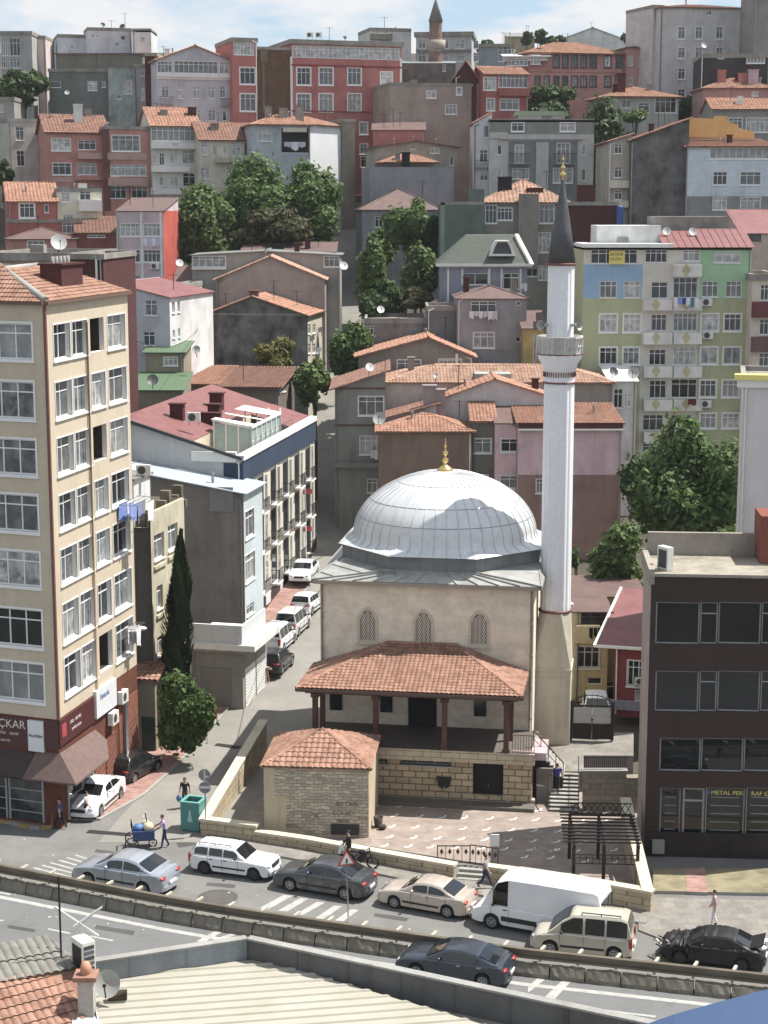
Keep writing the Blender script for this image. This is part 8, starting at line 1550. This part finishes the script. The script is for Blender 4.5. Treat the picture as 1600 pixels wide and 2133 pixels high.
def tree(name, label, px0, px1, py0, py1, Y, leaf, n=4500, size=.36, k=16, base_z=None, seed=1, group=None, cat='tree', trunk=True, flat=1.0, zk=0):
    """crown box given by its picture rectangle at distance Y"""
    r = random.Random(seed); a, b = at(px0, py1, Y), at(px1, py0, Y); c = (a+b)/2; rx, rz = (b.x-a.x)/2, (b.z-a.z)/2; ry = min(rx, rz*1.3)*flat; gz = T(Y) if base_z is None else base_z; c.y = Y
    t = thing(name, label, cat, (c.x, c.y, gz), 0, group); C0 = Vector((0,0,c.z-gz)); blobs = []
    for i in range(k):
        while True:
            d = Vector((r.uniform(-1,1), r.uniform(-1,1), r.uniform(-1,1)))
            if d.length < 1: break
        f = .78; q = Vector((d.x*rx*f, d.y*ry*f, d.z*rz*f)); s_ = r.uniform(.20,.50); blobs.append((C0+q, Vector((rx*s_, ry*s_, rz*s_*.95))))
    m = MB(); wts = [b_[1].x*b_[1].z for b_ in blobs]
    for i in range(n):
        p, rr = r.choices(blobs, wts)[0]; d = Vector((r.gauss(0,1), r.gauss(0,1), r.gauss(0,1)+.25)).normalized(); f = r.uniform(.72,1.06) if r.random() < .78 else r.choice((r.uniform(.3,.8), r.uniform(1.05,1.38)))
        P_ = p+Vector((d.x*rr.x, d.y*rr.y, d.z*rr.z))*f; nrm = (d+Vector((r.gauss(0,.55), r.gauss(0,.55), r.gauss(0,.55)+.3))).normalized(); u = nrm.orthogonal().normalized(); ang = r.uniform(0,6.28); u = (u*math.cos(ang)+nrm.cross(u)*math.sin(ang)); v = nrm.cross(u); s_ = size*r.choice((r.uniform(.5,.85), r.uniform(.85,1.15), r.uniform(1.0,1.45)))
        m.f.append(list(range(len(m.v), len(m.v)+4))); m.v += [tuple(P_+u*s_*.7), tuple(P_+v*s_*.38+nrm*.03), tuple(P_-u*s_*.7), tuple(P_-v*s_*.38+nrm*.03)]; m.m.append(0); m.sm.append(False)
    m.build('crown', leaf, t)
    if trunk:
        m = MB(); h = C0.z-rz*.45; tr = max(.12, rx*.05); m.tube([(0,0,-.6),(.05*rx,0,h*.5),(0,.05,h),(0,0,C0.z+rz*.3)],[tr*1.4,tr,tr*.8,tr*.3],8)
        for p, rr in blobs[:9]: m.tube([(0,.02,h*.8), (p.x*.5,p.y*.5,(h+p.z)*.5), tuple(p)],[tr*.5,tr*.32,tr*.1],5)
        m.build('trunk', BARK, t)
    return t
tree('broadleaf_tree','large round dark green tree left of the upper street',420,640,336,525,212,LF1,15000,.5,36,seed=2)
tree('broadleaf_tree','broad dark tree at the right of the big clump beside the upper street',552,706,340,518,209,LF1,12000,.5,30,seed=3)
tree('broadleaf_tree','lighter green tree at the left end of the big clump by the pink house',352,495,388,562,205,LF3,10500,.48,28,seed=4)
tree('broadleaf_tree','brownish olive tree low in the middle of the big clump',485,640,430,520,200,LF5,4200,.5,14,seed=5)
tree('street_tree','slim green tree beside the steep street wall',742,808,500,660,181,LF1,3600,.45,12,seed=6)
tree('street_tree','taller green tree leaning over the garden beside the pinkish roof',805,922,410,555,195,LF1,6000,.5,14,seed=7)
tree('street_tree','round bright green tree in front of the green chimney wall',835,918,508,625,178,LF3,2600,.42,12,seed=8)
tree('garden_bush','dark bush at the foot of the garden wall by the steep street',745,800,590,660,172,LF2,1400,.4,8,seed=9,cat='bush')
tree('broadleaf_tree','very dark tall tree behind the modern grey house',1180,1335,168,420,229,LF2,9500,.6,20,seed=10)
tree('broadleaf_tree','dark rounded tree top below the terracotta pink block',1095,1215,178,260,236,LF2,3600,.6,12,seed=11)
tree('broadleaf_tree','small light tree beside the villa bay window',1300,1350,218,262,224,LF3,1200,.5,8,seed=12)
tree('broadleaf_tree','large mid green tree behind the dark office building',1322,1580,875,1160,128,LF1,17000,.40,38,seed=13)
tree('broadleaf_tree','darker tree filling the gap right of the pink house',1300,1440,930,1130,133,LF2,4200,.42,14,seed=14)
tree('garden_tree','bright green small tree behind the dull red roofs',1215,1352,1095,1220,117,LF3,5500,.33,14,seed=15)
tree('garden_bush','small bright bush just right of the white minaret',1186,1216,1145,1185,119,LF3,700,.3,6,seed=16,cat='bush')
tree('garden_bush','large glossy round bush on the red pavement below the cypress',330,446,1402,1566,96.5,LF1,13000,.25,34,seed=17,cat='bush',flat=.8,trunk=False)
tree('fig_tree','yellowish tree above the weathered orange roof',522,622,708,775,160,LF4,2600,.36,12,seed=18)
tree('fig_tree','green tree with pale blossoms hanging over the street bend',612,700,738,842,155,LF3,3200,.36,14,seed=19)
tree('ivy_growth','green climbers covering the bank beside the steep street',684,772,660,805,164,LF1,6000,.34,18,seed=20,trunk=False,cat='climber')
tree('broadleaf_tree','dark tree in front of the greenish grey house at the left edge',-5,104,136,222,243,LF2,5000,.6,16,seed=21)
tree('broadleaf_tree','dark bush mass at the left edge below the beige house',-20,30,330,385,215,LF2,1000,.5,8,seed=22,cat='bush')
for i, (x0, x1, y0, y1) in enumerate(((1085,1110,68,92),(1112,1140,66,92),(1120,1180,72,96),(1295,1320,68,92),(1325,1345,78,96),(1000,1030,84,100))):
    tree('ridge_tree', ('far tree at the left end of the right ridge','far tree above the ochre house','far low tree before the white hall','far dark tree right of the white hall','far small tree next to the pale tower','far tree over the blue grey house')[i], x0, x1, y0, y1, 388, LF2, 500, 1.0, 7, base_z=58, seed=30+i, group='trees on the far ridge')
tree('garden_bush','wide dark shrub on the terrace below the street trees',755,850,585,660,174,LF2,2600,.38,12,seed=51,cat='bush',trunk=False)
tree('garden_bush','olive shrub on the stony bank left of the mansard house',840,918,598,648,173,LF5,1800,.36,10,seed=52,cat='bush',trunk=False)
tree('garden_bush','mixed green shrub under the pinkish roofed house',760,830,470,560,199,LF1,2600,.45,12,seed=53,cat='bush',trunk=False)
tree('broadleaf_tree','dark green tree between the pale tower foot and the villa',1395,1470,205,262,236,LF2,1800,.5,10,seed=54)
tree('garden_bush','flowering low growth on the office roof edge',1480,1545,1095,1140,112,LF3,900,.3,8,seed=55,cat='bush',trunk=False)
# cypress
c = at(372, 1420, 100); tp = at(388, 1108, 100); t_ = thing('cypress_tree', 'tall narrow dark cypress before the peeling cream house', 'tree', (c.x, 100, T(100))); r = random.Random(44); H_ = tp.z-T(100); z0_ = c.z-T(100)-1.2; m = MB()
for i in range(9000):
    f = r.random()**1.15; z = z0_+(H_-z0_)*f; w_ = 1.12*(math.sin(math.pi*min(1,(f*.93+.10)))**.6)*(1-f*.55)+.06; a = r.uniform(0,6.28); cl = .82+.22*math.sin(a*3+z*1.3)+.12*math.sin(a*7+z*3); rr = w_*cl*(r.uniform(.8,1.03) if r.random() < .85 else r.uniform(.4,.8)); cx_ = (tp.x-c.x)*max(0,f-.55)*1.6+.12*math.sin(z*.9)
    P_ = Vector((cx_+rr*math.cos(a), rr*math.sin(a), z)); d = Vector((math.cos(a)*.35, math.sin(a)*.35, 1)).normalized(); sd_ = Vector((-math.sin(a), math.cos(a), 0)); s_ = r.uniform(.18,.38); m.f.append(list(range(len(m.v),len(m.v)+4))); m.v += [tuple(P_-d*s_*.6), tuple(P_+sd_*s_*.28), tuple(P_+d*s_*.8), tuple(P_-sd_*s_*.28)]; m.m.append(0); m.sm.append(False)
m.build('crown', LFC, t_); m = MB(); m.tube([(0,0,-.3),(0,0,z0_+2)],[.25,.16],8); m.build('trunk', BARK, t_)
# ------------------------------------------------------------------ dishes, air conditioners, washing
DSH_D = simple('dish_dark',(70,68,66),1,.5); DSH_W = simple('dish_white',(214,214,210),.85,.45)
for px, py, rp_, Y, az, mt, lb in ((122,506,17,116,25,DISHM,'big grey satellite dish on the tan roof behind the beige tower'),(318,792,12,121,10,DSH_D,'dark grey satellite dish at the left end of the hotel roof'),(716,554,9,186,20,DSH_W,'white satellite dish on the right corner of the wide grey house'),(793,645,8,166,15,DSH_W,'white satellite dish on the stained flat roof by the upper street'),(791,872,14,140.5,-15,DISHM,'grey satellite dish on the left end of the brown house roof'),
    (1278,775,10,149,20,DSH_D,'black satellite dish on the right end of the long tiled roof'),(1320,778,13,147,-20,DISHM,'large pale satellite dish over the white annex'),(409,729,9,145,-10,DISHM,'grey satellite dish on the flank of the green roofed cabin'),(374,548,8,187,20,DSH_W,'white satellite dish right of the red side wall'),(1389,482,9,161,0,DISHM,'left satellite dish of the pair on top of the green block'),(1443,483,9,161,10,DISHM,'right satellite dish of the pair on top of the green block'),
    (1322,243,6,223,10,DSH_W,'left white dish beside the pale villa'),(1335,243,6,223,-10,DSH_W,'right white dish beside the pale villa'),(650,707,8,176,-40,DISHM,'grey dish high on the cream flank of the dark gable'),(664,731,8,175,-40,DSH_W,'white dish low on the cream flank of the dark gable'),(668,688,7,178,-40,DISHM,'small dish on the edge of the cream flank of the dark gable'),(214,52,5,267,20,DSH_D,'dark small dish on the white skyline house nearest its left end'),(255,56,6,267,-20,DSH_D,'dark dish tilted on the white skyline house nearest its right end'),
    (718,79,4,242,10,DSH_D,'tiny black dish on the flat roof of the big red block'),(1466,95,6,232,20,DISHM,'grey dish on the roof of the black house'),(1020,560,0,1,0,DISHM,''),(770,765,9,146,20,DSH_W,'white dish on the eaves of the sage grey street house'),(140,193,5,245,10,DISHM,'small grey dish among the roofs under the dark green house'),(908,782,6,149,10,DISHM,'tiny grey dish on the left slope of the long tiled roof')):
    if not lb: continue
    q = at(px, py, Y); r_ = rp_*Y/FPX; dish(q-Vector((0,0,.5+r_*.3)), r_, R(az), R(30), lb, mt, pole=.5+r_*.3)
ACW = simple('ac_white',(226,224,214)); ACG = simple('ac_fan_dark',(66,66,66),1,.6)
def ac_unit(px, py, Y, w_, label, az=0, stand=0):
    q = at(px, py, Y); t = thing('air_conditioner', label, 'air conditioner', q, R(az)); h_ = w_*.72; m = MB(); m.box((-w_/2,-.32,-h_/2),(w_/2,-.02,h_/2)); m.build('casing', ACW, t); m = MB(); m.face([(-w_*.12+h_*.4*math.cos(2*math.pi*i/18),-.325,h_*.4*math.sin(2*math.pi*i/18)) for i in range(18)]); m.build('fan_grille', ACG, t); m = MB()
    for x in (-w_*.35,w_*.35): m.bar((x,-.3,-h_/2-.02),(x,0,-h_/2-.02),.04); m.bar((x,-.03,-h_/2-.3-stand),(x,-.03,-h_/2),.04)
    m.build('bracket', STEEL, t)
for px, py, Y, w_, lb in ((1472,629,157.9,.95,'highest air conditioner on the green block'),(1474,698,157.9,.95,'middle air conditioner on the green block'),(1470,841,157.9,.95,'lowest air conditioner on the green block'),(632,178,239.8,.9,'air conditioner under the upper left window of the red block'),(738,181,241.6,.9,'air conditioner under the upper third window of the red block'),(801,184,242.9,.9,'air conditioner under the upper right window of the red block'),(733,236,241.5,.9,'air conditioner under the lower third window of the red block'),(323,554,191.7,.9,'air conditioner on the pink house front'),
    (646,73,244,.9,'left one of two air conditioners on top of the red block'),(664,73,244.4,.9,'right one of two air conditioners on top of the red block'),(404,868,123.5,.95,'air conditioner on the red hotel roof'),(300,978,101.5,.85,'air conditioner on the roof cabin of the peeling house'),(1332,1417,102.6,.6,'white air conditioner on the crimson house wall'),(1443,1660,83,0,'')):
    if lb: ac_unit(px, py, Y, w_, lb)
q = OF.o+OF.u*.75+OF.d*1.2+Vector((0,0,h if False else of0.z)); t_ = thing('air_conditioner', 'tall white air conditioner standing on the office roof edge', 'air conditioner', q, R(-60)); m = MB(); m.box((-.4,-.18,0),(.4,.18,1.15)); m.build('casing', ACW, t_); m = MB(); m.box((-.3,-.19,.12),(.3,-.181,1.0)); m.build('grille', ACG, t_)
for u_, z_, lb in ((8.4,zb0-1.1,'upper air conditioner on the brown shop side'),(6.9,zb0-1.9,'lower air conditioner beside the shop sign')):
    P_ = RF.o+RF.u*u_-RF.d*.05; t_ = thing('air_conditioner', lb, 'air conditioner', (P_.x,P_.y,z_), R(77)); m = MB(); m.box((-.45,-.35,-.35),(.45,-.04,.35)); m.build('casing', ACW, t_); m = MB(); m.face([(-.08+.25*math.cos(2*math.pi*i/18),-.356,.25*math.sin(2*math.pi*i/18)) for i in range(18)]); m.build('fan_grille', ACG, t_)
def washing(label, px0, px1, py, Y, n, h, cols, az=0, off=.25, name='washing_line'):
    a, b = at(px0, py, Y), at(px1, py, Y); W_ = (b-a).length; t = thing(name, label, 'laundry', a, R(az)); r = random.Random(int(px0)); m = MB(); m.bar((-.1,-off,0),(W_+.1,-off,0),.02); m.bar((0,0,-.05),(0,-off,0),.025); m.bar((W_,0,-.05),(W_,-off,0),.025); m.build('line', STEEL, t)
    for i in range(n):
        x0, x1 = W_*i/n+.02, W_*(i+1)/n-.02; hh = h*r.uniform(.55,1); g = MB(); K = 5; base = 0
        for j in range(K+1):
            for k in range(4):
                f = j/K; v = k/3; g.v.append((x0+(x1-x0)*f, -off-.05*math.sin(f*9+i)*v-.02, -hh*v*(1-.12*math.sin(f*3.14*2+i)*v)))
        for j in range(K):
            for k in range(3): q = j*4+k; g.f.append([q,q+4,q+5,q+1]); g.m.append(0); g.sm.append(True)
        g.build('garment', CL(*cols[i % len(cols)]), t)
WC = ('white',(224,224,226)); BC = ('sky',(120,150,220)); LC = ('lavender',(196,190,224))
washing('white and blue washing on the balcony of the green block', 1402, 1455, 620, 156.6, 6, .95, [WC, BC, ('royal2',(40,80,170)), WC, ('teal2',(60,130,160)), WC])
washing('white washing under the top window of the purplish house', 977, 1036, 648, 162.8, 6, .8, [WC, ('grey2',(200,198,204))])
washing('lavender sheets on the balcony of the white walled house', 592, 637, 296, 221.3, 3, 1.0, [LC, WC, LC])
washing('pale washing between the windows of the pink house', 298, 334, 496, 191, 4, 1.3, [WC, LC])
washing('dark red cloth on a low balcony of the green block', 1432, 1450, 830, 156.6, 1, .75, [('wine',(110,36,50))])
washing('black clothes on the balcony of the yellow alley house', 1226, 1262, 1306, 106.6, 4, .9, [('black2',(30,32,40)), ('navy2',(34,40,60))])
washing('white sheet beside the window of the sage grey street house', 772, 788, 936, 146.5, 1, 1.3, [WC])
washing('white cloths hanging right of the mansard house window', 1082, 1098, 590, 171.5, 2, .8, [WC])
washing('small white cloth on the top balcony of the white fronted house', 345, 372, 298, 225, 2, .6, [WC, LC])
def wash_side(label, u0, u1, z, n, h, cols, off):
    P_ = RF.o+RF.u*u0+Vector((0,0,z)); t = thing('washing_rack', label, 'laundry', P_, R(77)); r = random.Random(int(u0*10)); m = MB(); W_ = u1-u0
    for k in range(4): m.bar((0,-.15-off*k/3,0),(W_,-.15-off*k/3,0),.02)
    m.bar((0,0,0),(0,-.2-off,0),.03); m.bar((W_,0,0),(W_,-.2-off,0),.03); m.build('rack', STEEL, t)
    for i in range(n):
        k = i % 4; x0 = W_*r.uniform(0,.55); x1 = x0+W_*r.uniform(.3,.45); hh = h*r.uniform(.6,1); g = MB(); y = -.15-off*k/3
        for j in range(6):
            for q in range(4): f, v = j/5, q/3; g.v.append((x0+(x1-x0)*f, y-.07*math.sin(f*8+i)*v, -hh*v*(1+.1*math.sin(f*5+i))))
        for j in range(5):
            for q in range(3): a = j*4+q; g.f.append([a,a+4,a+5,a+1]); g.m.append(0); g.sm.append(True)
        g.build('garment', CL(*cols[i % len(cols)]), t)
zz_ = RF.front(250,1048)[1]; wash_side('rack of white and blue sheets on the right end of the beige tower', RL-2.6, RL+.6, zz_, 7, 1.3, [WC, BC, ('taupe',(150,140,132)), WC, BC], 1.2)
zz_ = RF.front(256,1310)[1]; wash_side('white washing at the lowest right window of the beige tower', RL-2.0, RL-.3, zz_, 4, 1.2, [WC], .5)
# banner on the top floor of the green block
q = at(1285, 536, 157.8); t_ = thing('sale_banner', 'yellow sale banner in the top floor window of the green block', 'banner', q); m = MB(); m.box((-.72,-.12,-.6),(.72,-.09,.6)); m.build('cloth', simple('banner_yellow',(226,206,60),.95,.7), t_)
for s_, z_, k in (('SATILIK',.15,.36),('DAİRE',-.28,.36)):
    cu = bpy.data.curves.new('lettering','FONT'); cu.body = s_; cu.size = k; o = bpy.data.objects.new('lettering', cu); me = bpy.data.meshes.new_from_object(o); bpy.data.objects.remove(o); me.materials.clear(); me.materials.append(LETB); o = bpy.data.objects.new('lettering', me); sc.collection.objects.link(o); o.parent = t_; o.location = (-.62,-.125,z_); o.rotation_euler = (R(90),0,0)
q = at(1291, 452, 186); m = MB(); m.box((-.35,-.25,-1.0),(.35,.25,1.0)); m.blob((0,0,1.0),(.3,.22,.2),8); o = m.build('blue_tarpaulin', simple('tarp_blue',(40,84,160),.95,.6), origin=(0,0,0)); o.location = q; tag(o, 'bright blue tarpaulin bundle on the ledge above the green block', 'tarpaulin')

# ------------------------------------------------------------------ thin summer haze over the whole place
hm = bpy.data.materials.new('haze_air'); hm.use_nodes = True; t = hm.node_tree; t.nodes.clear(); o = t.nodes.new('ShaderNodeOutputMaterial'); v = t.nodes.new('ShaderNodeVolumePrincipled'); v.inputs['Color'].default_value = (.86,.90,.95,1); v.inputs['Density'].default_value = .0001; v.inputs['Anisotropy'].default_value = .2; t.links.new(v.outputs[0], o.inputs['Volume'])
m = MB(); m.box((-260,-70,-2),(260,520,112)); tag(m.build('haze', hm), kind='stuff')
